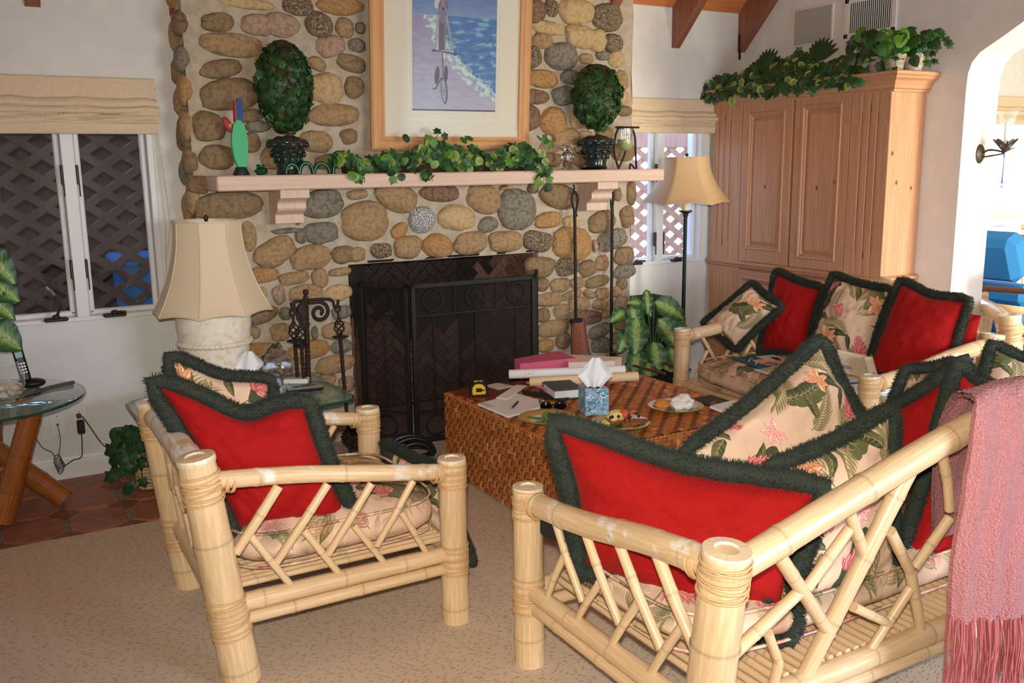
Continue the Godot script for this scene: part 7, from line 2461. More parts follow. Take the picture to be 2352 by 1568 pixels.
func door(t: Node3D, called: String, xf: float, z0: float, z1: float, y0: float, y1: float, stile: float, rail: float, swing: float) -> Node3D:
	var d := Node3D.new()
	d.name = called
	t.add_child(d, true)
	d.position = Vector3(xf, y0, z0) - t.position
	d.rotation.y = swing
	var w := z1 - z0
	var h := y1 - y0
	var mb := MB.new()
	for z in [stile / 2, w - stile / 2]:
		box(mb, Vector3(0, h / 2, z), Vector3(0.026, h, stile), 0.003)
	for y in [rail * 0.65, h - rail * 0.5]:
		box(mb, Vector3(0, y, w / 2), Vector3(0.026, rail * (1.3 if y < h / 2 else 1.0), w - stile * 2 + 0.002), 0.003)
	put("door_frame", mb.mesh(), M.pine_plain, d)
	var a0 := stile
	var a1 := w - stile
	var b0 := rail * 1.3
	var b1 := h - rail
	mb = MB.new()                                              # bolection moulding round the sunk field
	var prof := [Vector2(-0.006, 0.012), Vector2(0.0, 0.02), Vector2(0.008, 0.018), Vector2(0.014, 0.008), Vector2(0.022, 0.01), Vector2(0.03, -0.004)]
	for i in prof.size() - 1:
		var p: Vector2 = prof[i]
		var q: Vector2 = prof[i + 1]
		var nd := Vector2(-(q.y - p.y), q.x - p.x).normalized()
		var c := [[Vector3(-p.y, b0 + p.x, a0 + p.x), Vector3(-p.y, b0 + p.x, a1 - p.x), Vector3(-q.y, b0 + q.x, a1 - q.x), Vector3(-q.y, b0 + q.x, a0 + q.x), Vector3(-nd.y, nd.x, 0)],
			[Vector3(-p.y, b1 - p.x, a0 + p.x), Vector3(-p.y, b1 - p.x, a1 - p.x), Vector3(-q.y, b1 - q.x, a1 - q.x), Vector3(-q.y, b1 - q.x, a0 + q.x), Vector3(-nd.y, -nd.x, 0)],
			[Vector3(-p.y, b0 + p.x, a0 + p.x), Vector3(-p.y, b1 - p.x, a0 + p.x), Vector3(-q.y, b1 - q.x, a0 + q.x), Vector3(-q.y, b0 + q.x, a0 + q.x), Vector3(-nd.y, 0, nd.x)],
			[Vector3(-p.y, b0 + p.x, a1 - p.x), Vector3(-p.y, b1 - p.x, a1 - p.x), Vector3(-q.y, b1 - q.x, a1 - q.x), Vector3(-q.y, b0 + q.x, a1 - q.x), Vector3(-nd.y, 0, -nd.x)]]
		for f in c:
			mb.face([f[0], f[1], f[2], f[3]], f[4].normalized())
	put("moulding", mb.mesh(), M.pine_plain, d)
	mb = MB.new()
	var e := 0.028
	var g := 0.055
	mb.face([Vector3(-0.008, b0 + g, a0 + g), Vector3(-0.008, b0 + g, a1 - g), Vector3(-0.008, b1 - g, a1 - g), Vector3(-0.008, b1 - g, a0 + g)], Vector3.LEFT)
	for f in [[[b0 + e, a0 + e], [b0 + e, a1 - e], [b0 + g, a1 - g], [b0 + g, a0 + g], Vector3(-1, -0.5, 0)], [[b1 - e, a0 + e], [b1 - e, a1 - e], [b1 - g, a1 - g], [b1 - g, a0 + g], Vector3(-1, 0.5, 0)], [[b0 + e, a0 + e], [b1 - e, a0 + e], [b1 - g, a0 + g], [b0 + g, a0 + g], Vector3(-1, 0, -0.5)], [[b0 + e, a1 - e], [b1 - e, a1 - e], [b1 - g, a1 - g], [b0 + g, a1 - g], Vector3(-1, 0, 0.5)]]:
		mb.face([Vector3(0.004, f[0][0], f[0][1]), Vector3(0.004, f[1][0], f[1][1]), Vector3(-0.008, f[2][0], f[2][1]), Vector3(-0.008, f[3][0], f[3][1])], f[4].normalized())
	put("raised_panel", mb.mesh(), M.pine, d)
	return d

func build_wardrobe_green() -> void:
	var t := thing("wardrobe_garland", "long dark ivy and palm garland along the wardrobe cornice", "plant", Vector3(4.75, 2.108, 0.6))
	var r := RandomNumberGenerator.new()
	r.seed = 52
	var mb := MB.new()
	box(mb, Vector3(4.77, 2.13, 0.66), Vector3(0.12, 0.05, 1.2), 0.01)
	obj("trough", mb, M.moss, t)
	var spots := []
	for i in 820:
		var z := r.randf_range(0.0, 1.36)
		var k := r.randf()
		var top := 0.15 + 0.05 * sin(z * 4.0 - 1.2) + 0.03 * sin(z * 17.0)
		var q := Vector3(4.70 - 0.12 * (1.0 - k * k) * r.randf(), 2.10 + top * k - 0.02, z)
		if r.randf() < 0.10:
			q = Vector3(4.585 - r.randf() * 0.02, 2.10 - r.randf() * 0.06, z)
		spots.append(leaf_xf(q, Vector3(-1.0, 0.4, 0.45), Vector3(-0.2, -0.7, r.randf_range(-0.7, 0.7)), r.randf_range(0.05, 0.07), r))
	spots.sort_custom(func(p, q): return p.origin.x < q.origin.x)
	foliage(t, spots, ["ivy", "ivy", "heart", "round", "ivy", "ivy", "ivy", "ivy", "cream"], ["leaf_dark", "leaf_dark", "leaf_olive", "leaf_dark", "leaf_mid"], r, 290)
	for c in [[Vector3(4.62, 2.12, 0.02), Vector3(-0.4, -0.1, -0.9)], [Vector3(4.68, 2.22, 0.98), Vector3(-0.1, 0.9, 0.15)], [Vector3(4.66, 2.20, 0.55), Vector3(-0.1, 0.8, -0.3)]]:   # palm tips
		for k in 9:
			var a := (k - 4) * 0.24
			var d: Vector3 = (c[1] as Vector3).rotated(Vector3(-1, 0, 0), a)
			put("palm_leaflet", leaf_mesh("blade"), M.leaf_dark, t, Transform3D(Basis(d.cross(Vector3(-1, 0.1, 0.3).normalized()), d, Vector3(-1, 0.1, 0.3).normalized()).orthonormalized() * Basis.from_scale(Vector3(0.16, 0.16, 0.16)), c[0] - t.position))
	for k in 3:
		var at: Vector3 = [Vector3(4.72, 2.107, 1.39), Vector3(4.70, 2.107, 1.525), Vector3(4.80, 2.107, 1.575)][k]
		var p := thing("potted_pothos", ["pothos in a grey stone pot nearest the garland on the wardrobe", "pothos with yellow-green leaves in the middle pot on the wardrobe's corner", "small-leaved ivy in the pot at the wardrobe's outer end"][k], "plant", at, "pots on the wardrobe")
		mb = MB.new()
		lathe(mb, [Vector2(0.042, 0), Vector2(0.046, 0.002), Vector2(0.06, 0.075), Vector2(0.064, 0.078), Vector2(0.064, 0.092), Vector2(0.056, 0.092), Vector2(0.052, 0.08), Vector2(0.001, 0.078)], 24, at)
		obj("pot", mb, M.grey_pot, p)
		mb = MB.new()
		var stems := 9
		spots = []
		for q in stems:
			var a := TAU * q / stems + r.randf()
			var dir := Vector3(cos(a) * 0.6 - 0.45, 0, sin(a) + (0.5 if k == 2 else 0.1))
			var l := r.randf_range(0.5, 1.0)
			var pts := smooth([at + Vector3(0, 0.075, 0), at + Vector3(0, 0.15, 0) + dir * 0.06 * l, at + Vector3(0, 0.16 + 0.06 * l, 0) + dir * 0.13 * l, at + Vector3(0, 0.10 - 0.1 * r.randf() * (1.0 if q % 2 else -1.2), 0) + dir * 0.2 * l], 6)
			tube(mb, pts, 0.0022, 5)
			for e in range(4, pts.size(), 2):
				spots.append(leaf_xf(pts[e], Vector3(-0.8, 0.6, 0.5), Vector3(dir.x * 0.5, -0.6, dir.z * 0.8), (0.075 if k < 2 else 0.05) * r.randf_range(0.8, 1.15), r))
		obj("stems", mb, M.leaf_olive, p)
		foliage(p, spots, [["heart"], ["heart"], ["ivy"]][k], [["leaf_dark", "leaf_olive"], ["leaf_olive", "leaf_light", "leaf_mid"], ["leaf_mid", "leaf_dark"]][k], r, 90)

func build_wall_fittings() -> void:
	var t := thing("wall_speaker", "grey flush panel set in the wall above the wardrobe garland", "speaker panel", Vector3(XR, 2.38, 0.645))
	var mb := MB.new()
	box(mb, Vector3(XR - 0.006, 2.49, 0.645), Vector3(0.012, 0.245, 0.345), 0.003)
	obj("frame", mb, M.white_paint, t)
	mb = MB.new()
	box(mb, Vector3(XR - 0.012, 2.49, 0.645), Vector3(0.006, 0.225, 0.32), 0.002)
	obj("grille_cloth", mb, mat("grey_cloth", hue(176, 174, 166), 0.9), t)
	t = thing("air_vent", "white louvred air vent high above the wardrobe's right end", "vent", Vector3(XR, 2.38, 1.105))
	mb = MB.new()
	for e in [[2.60, 1.105, 0.03, 0.40], [2.386, 1.105, 0.03, 0.40]]:
		box(mb, Vector3(XR - 0.006, e[0], e[1]), Vector3(0.012, e[2], e[3]), 0.003)
	for z in [0.925, 1.285]:
		box(mb, Vector3(XR - 0.006, 2.493, z), Vector3(0.012, 0.25, 0.036), 0.003)
	for q in [[2.60, 0.93], [2.6, 1.28], [2.386, 0.93], [2.386, 1.28], [2.493, 0.925], [2.52, 1.285]]:
		ball(mb, Vector3(XR - 0.012, q[0], q[1]), Vector3(0.002, 0.004, 0.004), 8, 4)
	obj("frame", mb, M.white_paint, t)
	mb = MB.new()
	box(mb, Vector3(XR - 0.001, 2.493, 1.105), Vector3(0.002, 0.2, 0.33), 0.0)
	obj("duct", mb, M.dull_black, t)
	for k in 21:
		mb = MB.new()
		box(mb, Vector3(XR - 0.007, 2.493, 0.95 + k * 0.0155), Vector3(0.009, 0.2, 0.0045), 0.0, Basis(Vector3.UP, 0.35))
		obj("slat", mb, M.white_paint, t)
	t = thing("speaker_bracket", "thin dark rod on the wall under the corner rafter", "bracket", Vector3(4.95, 2.36, 0.02))
	mb = MB.new()
	tube(mb, PackedVector3Array([Vector3(4.915, 2.33, 0.02), Vector3(4.91, 2.50, 0.02)]), 0.008, 8)
	obj("rod", mb, M.dull_black, t)
	# two outlets and their leads
	for k in 2:
		var x := 0.246 if k == 0 else 0.353
		var y := 0.298 if k == 0 else 0.308
		t = thing("wall_plate", ["white phone jack plate low on the window wall, left of the power outlet", "white power outlet plate with a black adapter plugged in"][k], "outlet", Vector3(x, y, 0))
		mb = MB.new()
		box(mb, Vector3(x, y, 0.003), Vector3(0.072, 0.115, 0.006), 0.002)
		obj("plate", mb, M.white_paint, t)
		mb = MB.new()
		ball(mb, Vector3(x, y + 0.042, 0.006), Vector3(0.003, 0.003, 0.001), 8, 4)
		if k == 0: box(mb, Vector3(x, y, 0.008), Vector3(0.01, 0.01, 0.008), 0.001)
		obj("screw", mb, M.dark_bronze, t)
	t = thing("power_adapter", "black power adapter in the outlet with its lead running to the lamp", "adapter", Vector3(0.353, 0.27, 0.02))
	mb = MB.new()
	box(mb, Vector3(0.353, 0.275, 0.03), Vector3(0.036, 0.07, 0.045), 0.005)
	obj("adapter_body", mb, M.black_plastic, t)
	mb = MB.new()
	box(mb, Vector3(0.35, 0.332, 0.018), Vector3(0.024, 0.022, 0.03), 0.004)
	obj("brown_plug", mb, M.bark, t)
	mb = MB.new()
	tube(mb, smooth([Vector3(0.365, 0.33, 0.03), Vector3(0.40, 0.26, 0.02), Vector3(0.45, 0.16, 0.02), Vector3(0.50, 0.12, 0.02), Vector3(0.56, 0.11, 0.03), Vector3(0.62, 0.11, 0.06)], 6), 0.003, 6)
	tube(mb, smooth([Vector3(0.353, 0.24, 0.03), Vector3(0.35, 0.17, 0.03), Vector3(0.34, 0.11, 0.03), Vector3(0.30, 0.10, 0.03), Vector3(0.25, 0.075, 0.04)], 6), 0.003, 6)
	obj("lead", mb, M.black_plastic, t)
	t = thing("phone_cord", "bundled grey phone lead hanging from the jack plate", "cord", Vector3(0.24, 0.1, 0.03))
	mb = MB.new()
	tube(mb, smooth([Vector3(0.246, 0.298, 0.012), Vector3(0.25, 0.22, 0.03), Vector3(0.235, 0.14, 0.03), Vector3(0.22, 0.12, 0.035)], 6), 0.0025, 6)
	tube(mb, smooth([Vector3(0.12, 0.30, 0.05), Vector3(0.16, 0.20, 0.04), Vector3(0.205, 0.16, 0.035), Vector3(0.22, 0.11, 0.035)], 6), 0.0025, 6)
	for k in 5:
		tube(mb, arc(Vector3(0.225 + 0.004 * k, 0.115 - 0.012 * k, 0.035 + 0.003 * (k % 2)), 0.014, 0.03, Vector3(1, 0.2 * (k - 2), 0), Vector3(0.25, 1, 0), 16), 0.0026, 5, false, true)
	obj("lead", mb, mat("grey_lead", hue(86, 84, 80), 0.6), t)
	# sconce on the arch reveal
	var at := Vector3(5.15, 1.63, 1.8)
	t = thing("wall_sconce", "bronze lily-cup candle sconce with a clear glass chimney on the arch reveal", "sconce", at)
	mb = MB.new()
	lathe(mb, [Vector2(0.056, 0), Vector2(0.056, 0.006), Vector2(0.042, 0.018), Vector2(0.001, 0.022)], 24, at, Basis(Vector3.RIGHT, PI / 2) * Basis.from_scale(Vector3(0.62, 1, 1)))
	obj("backplate", mb, M.dark_bronze, t)
	var cup := Vector3(5.19, 1.655, 1.93)
	mb = MB.new()
	tube(mb, smooth([at + Vector3(0, 0.0, 0.015), at + Vector3(0.005, 0.02, 0.05), at + Vector3(0.02, 0.018, 0.09), cup + Vector3(0, -0.02, 0)], 6), 0.006, 8)
	tube(mb, smooth([at + Vector3(0, -0.02, 0.015), at + Vector3(0.01, -0.012, 0.07), cup + Vector3(0, -0.025, 0)], 6), 0.005, 8)
	obj("arm", mb, M.dark_bronze, t)
	mb = MB.new()
	surf(mb, func(u, v):
		var a: float = TAU * u
		var rr: float = 0.008 + 0.05 * pow(v, 1.3) * (1.0 + 0.35 * cos(4.0 * a) * v)
		return cup + Vector3(cos(a) * rr, -0.02 + 0.06 * v + 0.02 * v * cos(4.0 * a), sin(a) * rr), 48, 10, [Vector3(0, -1, 0)])
	for s in [Vector3(1, 0.1, 0.1), Vector3(-0.5, 0.6, 0.5)]:
		tube(mb, smooth([cup + Vector3(0, -0.015, 0), cup + s * 0.05 + Vector3(0, -0.005, 0), cup + s * 0.085], 5), [0.006, 0.006, 0.006, 0.006, 0.005, 0.005, 0.004, 0.004, 0.003, 0.002, 0.001], 6)
	obj("lily_cup", mb, M.dark_bronze, t)
	mb = MB.new()
	lathe(mb, [Vector2(0.012, 0.0), Vector2(0.012, 0.15), Vector2(0.001, 0.152)], 14, cup)
	obj("candle", mb, M.paper, t)
	mb = MB.new()
	lathe(mb, [Vector2(0.03, 0.01), Vector2(0.05, 0.05), Vector2(0.05, 0.09), Vector2(0.034, 0.14), Vector2(0.05, 0.2), Vector2(0.062, 0.215)], 28, cup)
	obj("glass_chimney", mb, M.pane_blow, t)
	mb = MB.new()
	lathe(mb, [Vector2(0.001, -0.2), Vector2(0.006, -0.19), Vector2(0.004, -0.16), Vector2(0.003, -0.07), Vector2(0.006, -0.04), Vector2(0.002, -0.02)], 10, cup)
	ball(mb, cup + Vector3(0, -0.215, 0), Vector3(0.004, 0.006, 0.004), 8, 6)
	obj("glass_drop", mb, mat("blue_glass", hue(92, 110, 200), 0.1), t)

# ---------- the far room ----------
func build_far_room() -> void:
	build_shade("roman_shade", "cream roman shade across the bright window of the next room", 7.9, 9.7, 1.93, 2.2, 7, false, -0.5)
	var mb := MB.new()
	for x in [6.2, 7.4, 8.55, 9.7]:
		box(mb, Vector3(x, 1.46, -0.56), Vector3(0.05, 1.06, 0.06), 0.004)
	for y in [0.95, 1.98]:
		box(mb, Vector3(7.95, y, -0.56), Vector3(3.5, 0.05, 0.06), 0.004)
	struct("window_3", mb, M.frame_paint, "bright window over the counter in the next room")
	var t := thing("counter_cabinet", "pale panelled cabinet under a white counter in the next room", "cabinet", Vector3(9.2, 0, -0.2))
	mb = MB.new()
	box(mb, Vector3(9.15, 0.42, -0.24), Vector3(1.1, 0.84, 0.48), 0.006)
	obj("body", mb, M.white_paint, t)
	for k in 3:
		mb = MB.new()
		box(mb, Vector3(8.8 + k * 0.34, 0.44, 0.01), Vector3(0.3, 0.6, 0.02), 0.006)
		box(mb, Vector3(8.8 + k * 0.34, 0.44, 0.022), Vector3(0.2, 0.48, 0.014), 0.01)
		obj("door", mb, M.white_paint, t)
	mb = MB.new()
	box(mb, Vector3(9.13, 0.905, -0.21), Vector3(1.18, 0.03, 0.54), 0.006)
	obj("worktop", mb, M.plate_white, t)
	mb = MB.new()
	box(mb, Vector3(9.13, 0.872, -0.21), Vector3(1.16, 0.03, 0.52), 0.006)
	obj("copper_edge", mb, mat("copper", hue(170, 104, 62), 0.4, 0.4), t)
	t = thing("orange_candle", "short orange candle block on the far counter", "candle", Vector3(8.86, 0.92, -0.12))
	mb = MB.new()
	box(mb, Vector3(8.86, 0.947, -0.12), Vector3(0.12, 0.054, 0.08), 0.012)
	obj("wax", mb, mat("orange_wax", hue(236, 150, 60), 0.4), t)
	t = thing("blue_armchair", "blue upholstered reclining chair half hidden by the arch reveal", "armchair", Vector3(6.2, 0, 1.22))
	mb = MB.new()
	for q in [[6.17, 0.93, 1.25, 0.20, 0.34, 0.5, 0.42], [6.26, 0.66, 1.29, 0.18, 0.15, 0.5, 0.1], [6.16, 0.50, 1.26, 0.36, 0.13, 0.5, 0.0], [6.05, 0.35, 1.3, 0.5, 0.14, 0.52, 0.0]]:
		box(mb, Vector3(q[0], q[1], q[2]), Vector3(q[3], q[4], q[5]), 0.05, Basis(Vector3.BACK, q[6]))
	obj("upholstery", mb, M.blue_cloth, t)
	mb = MB.new()
	for q in [[5.94, 1.40], [6.40, 1.40], [5.94, 1.12], [6.40, 1.12]]:
		tube(mb, PackedVector3Array([Vector3(q[0], 0.0, q[1]), Vector3(q[0], 0.72 if q[0] < 6 else 0.4, q[1])]), 0.02, 10)
	tube(mb, PackedVector3Array([Vector3(5.94, 0.72, 1.08), Vector3(5.94, 0.74, 1.7)]), 0.02, 10)
	obj("wooden_frame", mb, M.bark, t)

# ---------- glass tables, plants and small things ----------
func build_side_tables() -> void:
	var c := Vector3(-0.08, 0.55, 0.42)
	var t := thing("round_table", "round green-edged glass table on crossed brown bamboo legs at the left", "table", Vector3(-0.08, 0, 0.42))
	var mb := MB.new()
	lathe(mb, [Vector2(0.001, 0.0), Vector2(0.436, 0.0), Vector2(0.44, 0.003), Vector2(0.44, 0.013), Vector2(0.436, 0.016), Vector2(0.001, 0.016)], 64, c)
	obj("glass_top", mb, M.table_glass, t)
	mb = MB.new()
	lathe(mb, [Vector2(0.4405, 0.002), Vector2(0.4425, 0.005), Vector2(0.4425, 0.011), Vector2(0.4405, 0.014)], 64, c)
	obj("glass_edge", mb, M.glass_edge, t)
	for l in [[Vector3(-0.055, 0.02, 0.62), Vector3(0.125, 0.545, 0.60)], [Vector3(0.225, 0.02, 0.42), Vector3(-0.26, 0.545, 0.40)], [Vector3(-0.10, 0.02, 0.20), Vector3(-0.03, 0.545, 0.30)], [Vector3(-0.34, 0.02, 0.52), Vector3(0.02, 0.545, 0.34)]]:
		mb = MB.new()
		var d: Vector3 = (l[1] - l[0]).normalized()
		bamboo(mb, PackedVector3Array([l[0] + d * 0.012, l[1]]), 0.05, 0.046, 0.19, 0.14, 18, 0.0, true, Color(1, 1, 1))
		obj("leg", mb, M.bamboo_brown, t)
	mb = MB.new()
	tube(mb, arc(Vector3(-0.04, 0.26, 0.46), 0.1, 0.1, Vector3.RIGHT, Vector3.BACK, 20), 0.02, 8, false, true)
	obj("tie_ring", mb, M.bamboo_brown, t)
	var y := 0.567
	var b := Vector3(0.025, y, 0.44)
	t = thing("fish_bowl", "small round glass bowl half full of sea shells on the round table", "bowl", b)
	mb = MB.new()
	lathe(mb, [Vector2(0.001, 0.0), Vector2(0.04, 0.0), Vector2(0.07, 0.018), Vector2(0.088, 0.06), Vector2(0.086, 0.1), Vector2(0.07, 0.135), Vector2(0.066, 0.15), Vector2(0.072, 0.156), Vector2(0.068, 0.154)], 36, b)
	obj("glass_wall", mb, M.pane_blow, t)
	var r := RandomNumberGenerator.new()
	r.seed = 6
	for k in 26:
		var a := r.randf() * TAU
		var rr := sqrt(r.randf()) * 0.062
		mb = MB.new()
		lump(mb, b + Vector3(cos(a) * rr, 0.014 + r.randf() * 0.04, sin(a) * rr), Vector3(0.018, 0.011, 0.014) * r.randf_range(0.7, 1.2), k)
		var sh := obj("sea_shell", mb, M[["plate_white", "cream_paper", "throw_fringe"][k % 3]] if k % 7 == 0 else M[["plate_white", "cream_paper", "grey_pot"][k % 3]], self)
		tag(sh, "small pale sea shell inside the glass bowl", "sea shell", "sea shells in the glass bowl")
	t = thing("cordless_phone", "black cordless phone upright in its cradle behind the glass bowl", "phone", Vector3(0.12, y, 0.27))
	mb = MB.new()
	ball(mb, Vector3(0.145, y + 0.02, 0.27), Vector3(0.06, 0.024, 0.045), 18, 8)
	box(mb, Vector3(0.11, y + 0.02, 0.265), Vector3(0.07, 0.03, 0.06), 0.01)
	obj("cradle", mb, M.black_plastic, t)
	mb = MB.new()
	var lean := Basis(Vector3.BACK, 0.16) * Basis(Vector3.RIGHT, -0.1)
	box(mb, Vector3(0.105, y + 0.125, 0.262), Vector3(0.048, 0.19, 0.026), 0.01, lean)
	var hs := obj("handset", mb, M.black_plastic, t)
	mb = MB.new()
	box(mb, Vector3(0.105, y + 0.125, 0.262) + lean * Vector3(0, 0.045, 0.0135), Vector3(0.032, 0.04, 0.002), 0.001, lean)
	obj("screen", mb, mat("phone_screen", hue(150, 166, 160), 0.3), hs)
	for k in 12:
		mb = MB.new()
		box(mb, Vector3(0.105, y + 0.125, 0.262) + lean * Vector3((k % 3 - 1) * 0.012, -0.005 - (k / 3) * 0.015, 0.0135), Vector3(0.009, 0.009, 0.003), 0.001, lean)
		obj("key", mb, M.silver, hs)
	t = thing("bead_necklace", "string of dark beads with a blue pendant across the round table", "necklace", Vector3(0.2, y, 0.42))
	mb = MB.new()
	var path := smooth([Vector3(0.065, y + 0.004, 0.55), Vector3(0.13, y + 0.004, 0.47), Vector3(0.18, y + 0.004, 0.40), Vector3(0.24, y + 0.004, 0.35), Vector3(0.32, y + 0.004, 0.31)], 14)
	for i in path.size():
		ball(mb, path[i] + Vector3(0, 0.004, 0), Vector3.ONE * (0.006 if i < 24 else 0.0095), 8, 5)
	obj("bead", mb, mat("grey_bead", hue(82, 82, 70), 0.6), t)
	mb = MB.new()
	ball(mb, Vector3(0.165, y + 0.012, 0.41), Vector3(0.014, 0.011, 0.014), 10, 6)
	obj("pendant", mb, mat("teal_bead", hue(20, 84, 116), 0.2), t)
	for k in 2:
		t = thing("pen", ["red-brown pen with a white ball lying before the glass bowl", "black pen lying among the beads on the round table"][k], "pen", Vector3(0.1, y, 0.53))
		mb = MB.new()
		var a: Vector3 = [Vector3(0.045, y + 0.006, 0.61), Vector3(0.075, y + 0.006, 0.53)][k]
		var e: Vector3 = [Vector3(0.13, y + 0.006, 0.555), Vector3(0.17, y + 0.006, 0.45)][k]
		tube(mb, PackedVector3Array([a, a.lerp(e, 0.15), a.lerp(e, 0.85), e]), [0.001, 0.0045, 0.005, 0.003], 8)
		if k == 0: ball(mb, a.lerp(e, 0.42) + Vector3(0, 0.004, 0), Vector3.ONE * 0.011, 10, 6)
		obj("barrel", mb, M.black_plastic if k else mat("pen_brown", hue(150, 96, 70), 0.4), t)
	# dumb cane reaching into the frame at the left edge
	t = thing("dumb_cane", "dumb cane plant in a dark vase at the picture's left edge", "plant", Vector3(-0.10, y, 0.36))
	mb = MB.new()
	lathe(mb, [Vector2(0.001, 0), Vector2(0.045, 0), Vector2(0.062, 0.05), Vector2(0.05, 0.12), Vector2(0.03, 0.15), Vector2(0.036, 0.17)], 24, Vector3(-0.10, y, 0.36))
	obj("vase", mb, M.pot_glaze, t)
	for q in [[Vector3(-0.02, 1.26, 0.36), Vector3(0.12, 1.08, 0.40), 0.075], [Vector3(-0.05, 1.13, 0.36), Vector3(0.13, 1.00, 0.40), 0.085], [Vector3(-0.06, 1.08, 0.38), Vector3(0.10, 0.92, 0.42), 0.07], [Vector3(-0.03, 0.90, 0.38), Vector3(0.115, 0.77, 0.38), 0.085], [Vector3(-0.2, 1.2, 0.36), Vector3(-0.36, 1.05, 0.40), 0.08], [Vector3(-0.16, 1.0, 0.40), Vector3(-0.3, 0.85, 0.46), 0.08]]:
		big_leaf(t, q[0], q[1], q[2], Vector3(0.1, 0.5, 1.0))
	mb = MB.new()
	for q in [Vector3(-0.02, 1.26, 0.36), Vector3(-0.05, 1.13, 0.36), Vector3(-0.03, 0.90, 0.38), Vector3(-0.2, 1.2, 0.36), Vector3(-0.16, 1.0, 0.4)]:
		tube(mb, smooth([Vector3(-0.10, y + 0.15, 0.36), Vector3(-0.10, y + 0.25, 0.36).lerp(q, 0.3), q], 6), 0.006, 6)
	obj("stem", mb, M.leaf_mid, t)
	# the end table in the corner
	var gy := 0.448
	t = thing("end_table", "glass-topped iron end table between armchair and fireplace", "end table", Vector3(1.05, 0, 0.63))
	var poly := PackedVector2Array()
	for q in [Vector2(0.56, 0.40), Vector2(0.80, 0.22), Vector2(1.50, 0.22), Vector2(1.54, 0.26), Vector2(1.555, 0.88), Vector2(1.53, 0.94), Vector2(1.48, 0.965), Vector2(0.60, 1.10), Vector2(0.55, 1.07), Vector2(0.54, 0.44)]:
		poly.append(q)
	mb = MB.new()
	prism(mb, poly, 0.018, Transform3D(Basis(Vector3(1, 0, 0), Vector3(0, 0, 1), Vector3(0, 1, 0)), Vector3(0, gy, 0)))
	obj("glass_top", mb, M.table_glass, t)
	mb = MB.new()
	var rim := PackedVector3Array()
	for q in poly:
		rim.append(Vector3(q.x, gy + 0.009, q.y))
	tube(mb, rim, 0.0085, 6, false, true)
	obj("glass_edge", mb, M.glass_edge, t)
	mb = MB.new()
	for q in [[0.68, 0.5], [1.42, 0.34], [1.42, 0.84], [0.68, 0.98]]:
		tube(mb, smooth([Vector3(q[0], 0.0, q[1]), Vector3(lerpf(q[0], 1.05, 0.25), 0.2, lerpf(q[1], 0.63, 0.25)), Vector3(q[0], gy, q[1])], 8), 0.012, 8)
	for q in [[0.68, 0.5, 1.42, 0.34], [1.42, 0.34, 1.42, 0.84], [1.42, 0.84, 0.68, 0.98], [0.68, 0.98, 0.68, 0.5]]:
		tube(mb, PackedVector3Array([Vector3(q[0], gy - 0.012, q[1]), Vector3(q[2], gy - 0.012, q[3])]), 0.01, 8)
	obj("iron_leg", mb, M.iron, t)
	gy += 0.019
	tissue_box(Vector3(1.10, gy, 0.62), 0.3, 0.11, "tissue box beside the urn lamp, mostly hidden by the floral pillow", 0.85)
	t = thing("glass_horse", "clear glass horse head with a beaded mane on the end table", "figurine", Vector3(1.30, gy, 0.42))
	var out := PackedVector2Array()
	for q in [[-0.07, 0.0], [-0.085, 0.05], [-0.082, 0.10], [-0.066, 0.15], [-0.036, 0.188], [0.0, 0.20], [0.02, 0.215], [0.028, 0.195], [0.052, 0.165], [0.07, 0.12], [0.084, 0.07], [0.078, 0.045], [0.058, 0.04], [0.045, 0.065], [0.02, 0.10], [0.0, 0.105], [0.004, 0.07], [0.03, 0.03], [0.04, 0.0]]:
		out.append(Vector2(q[0], q[1]))
	mb = MB.new()
	prism(mb, out, 0.03, Transform3D(Basis(), Vector3(1.30, gy, 0.405)))
	for i in out.size():
		ball(mb, Vector3(1.30 + out[i].x * 0.97, gy + 0.005 + out[i].y * 0.96, 0.42), Vector3(0.012, 0.012, 0.02), 8, 6)
	obj("head", mb, M.crystal, t)
	mb = MB.new()
	for i in 9:
		ball(mb, Vector3(1.30 + lerpf(-0.085, 0.0, i / 8.0), gy + 0.05 + 0.155 * sin(i / 8.0 * PI / 2), 0.42), Vector3(0.012, 0.012, 0.022), 8, 6)
	obj("mane", mb, M.crystal, t)
	t = thing("white_box", "small white rectangular box behind the phone on the end table", "box", Vector3(1.39, gy, 0.46))
	mb = MB.new()
	box(mb, Vector3(1.39, gy + 0.013, 0.47), Vector3(0.13, 0.026, 0.06), 0.004, Basis(Vector3.UP, -0.5))
	obj("box_body", mb, M.cream_paper if false else M.plate_white, t)
	t = thing("silver_phone", "silver and black handset lying on the end table", "phone", Vector3(1.38, gy, 0.68))
	mb = MB.new()
	box(mb, Vector3(1.37, gy + 0.010, 0.68), Vector3(0.19, 0.018, 0.055), 0.008, Basis(Vector3.UP, -0.12))
	obj("underside", mb, M.black_plastic, t)
	mb = MB.new()
	box(mb, Vector3(1.37, gy + 0.022, 0.68), Vector3(0.188, 0.012, 0.054), 0.006, Basis(Vector3.UP, -0.12))
	var sp := obj("silver_face", mb, M.silver, t)
	for k in 8:
		mb = MB.new()
		box(mb, Vector3(1.31 + k * 0.015, gy + 0.029, 0.675 + 0.012 * (k % 2)), Vector3(0.01, 0.004, 0.008), 0.001)
		obj("key", mb, mat("blue_key", hue(40, 90, 170), 0.4) if k == 0 else mat("green_key", hue(40, 140, 90), 0.4) if k == 2 else M.black_plastic, sp)
	t = thing("crystal_bowl", "small rippled clear glass candle bowl beside the silver handset", "bowl", Vector3(1.25, gy, 0.66))
	mb = MB.new()
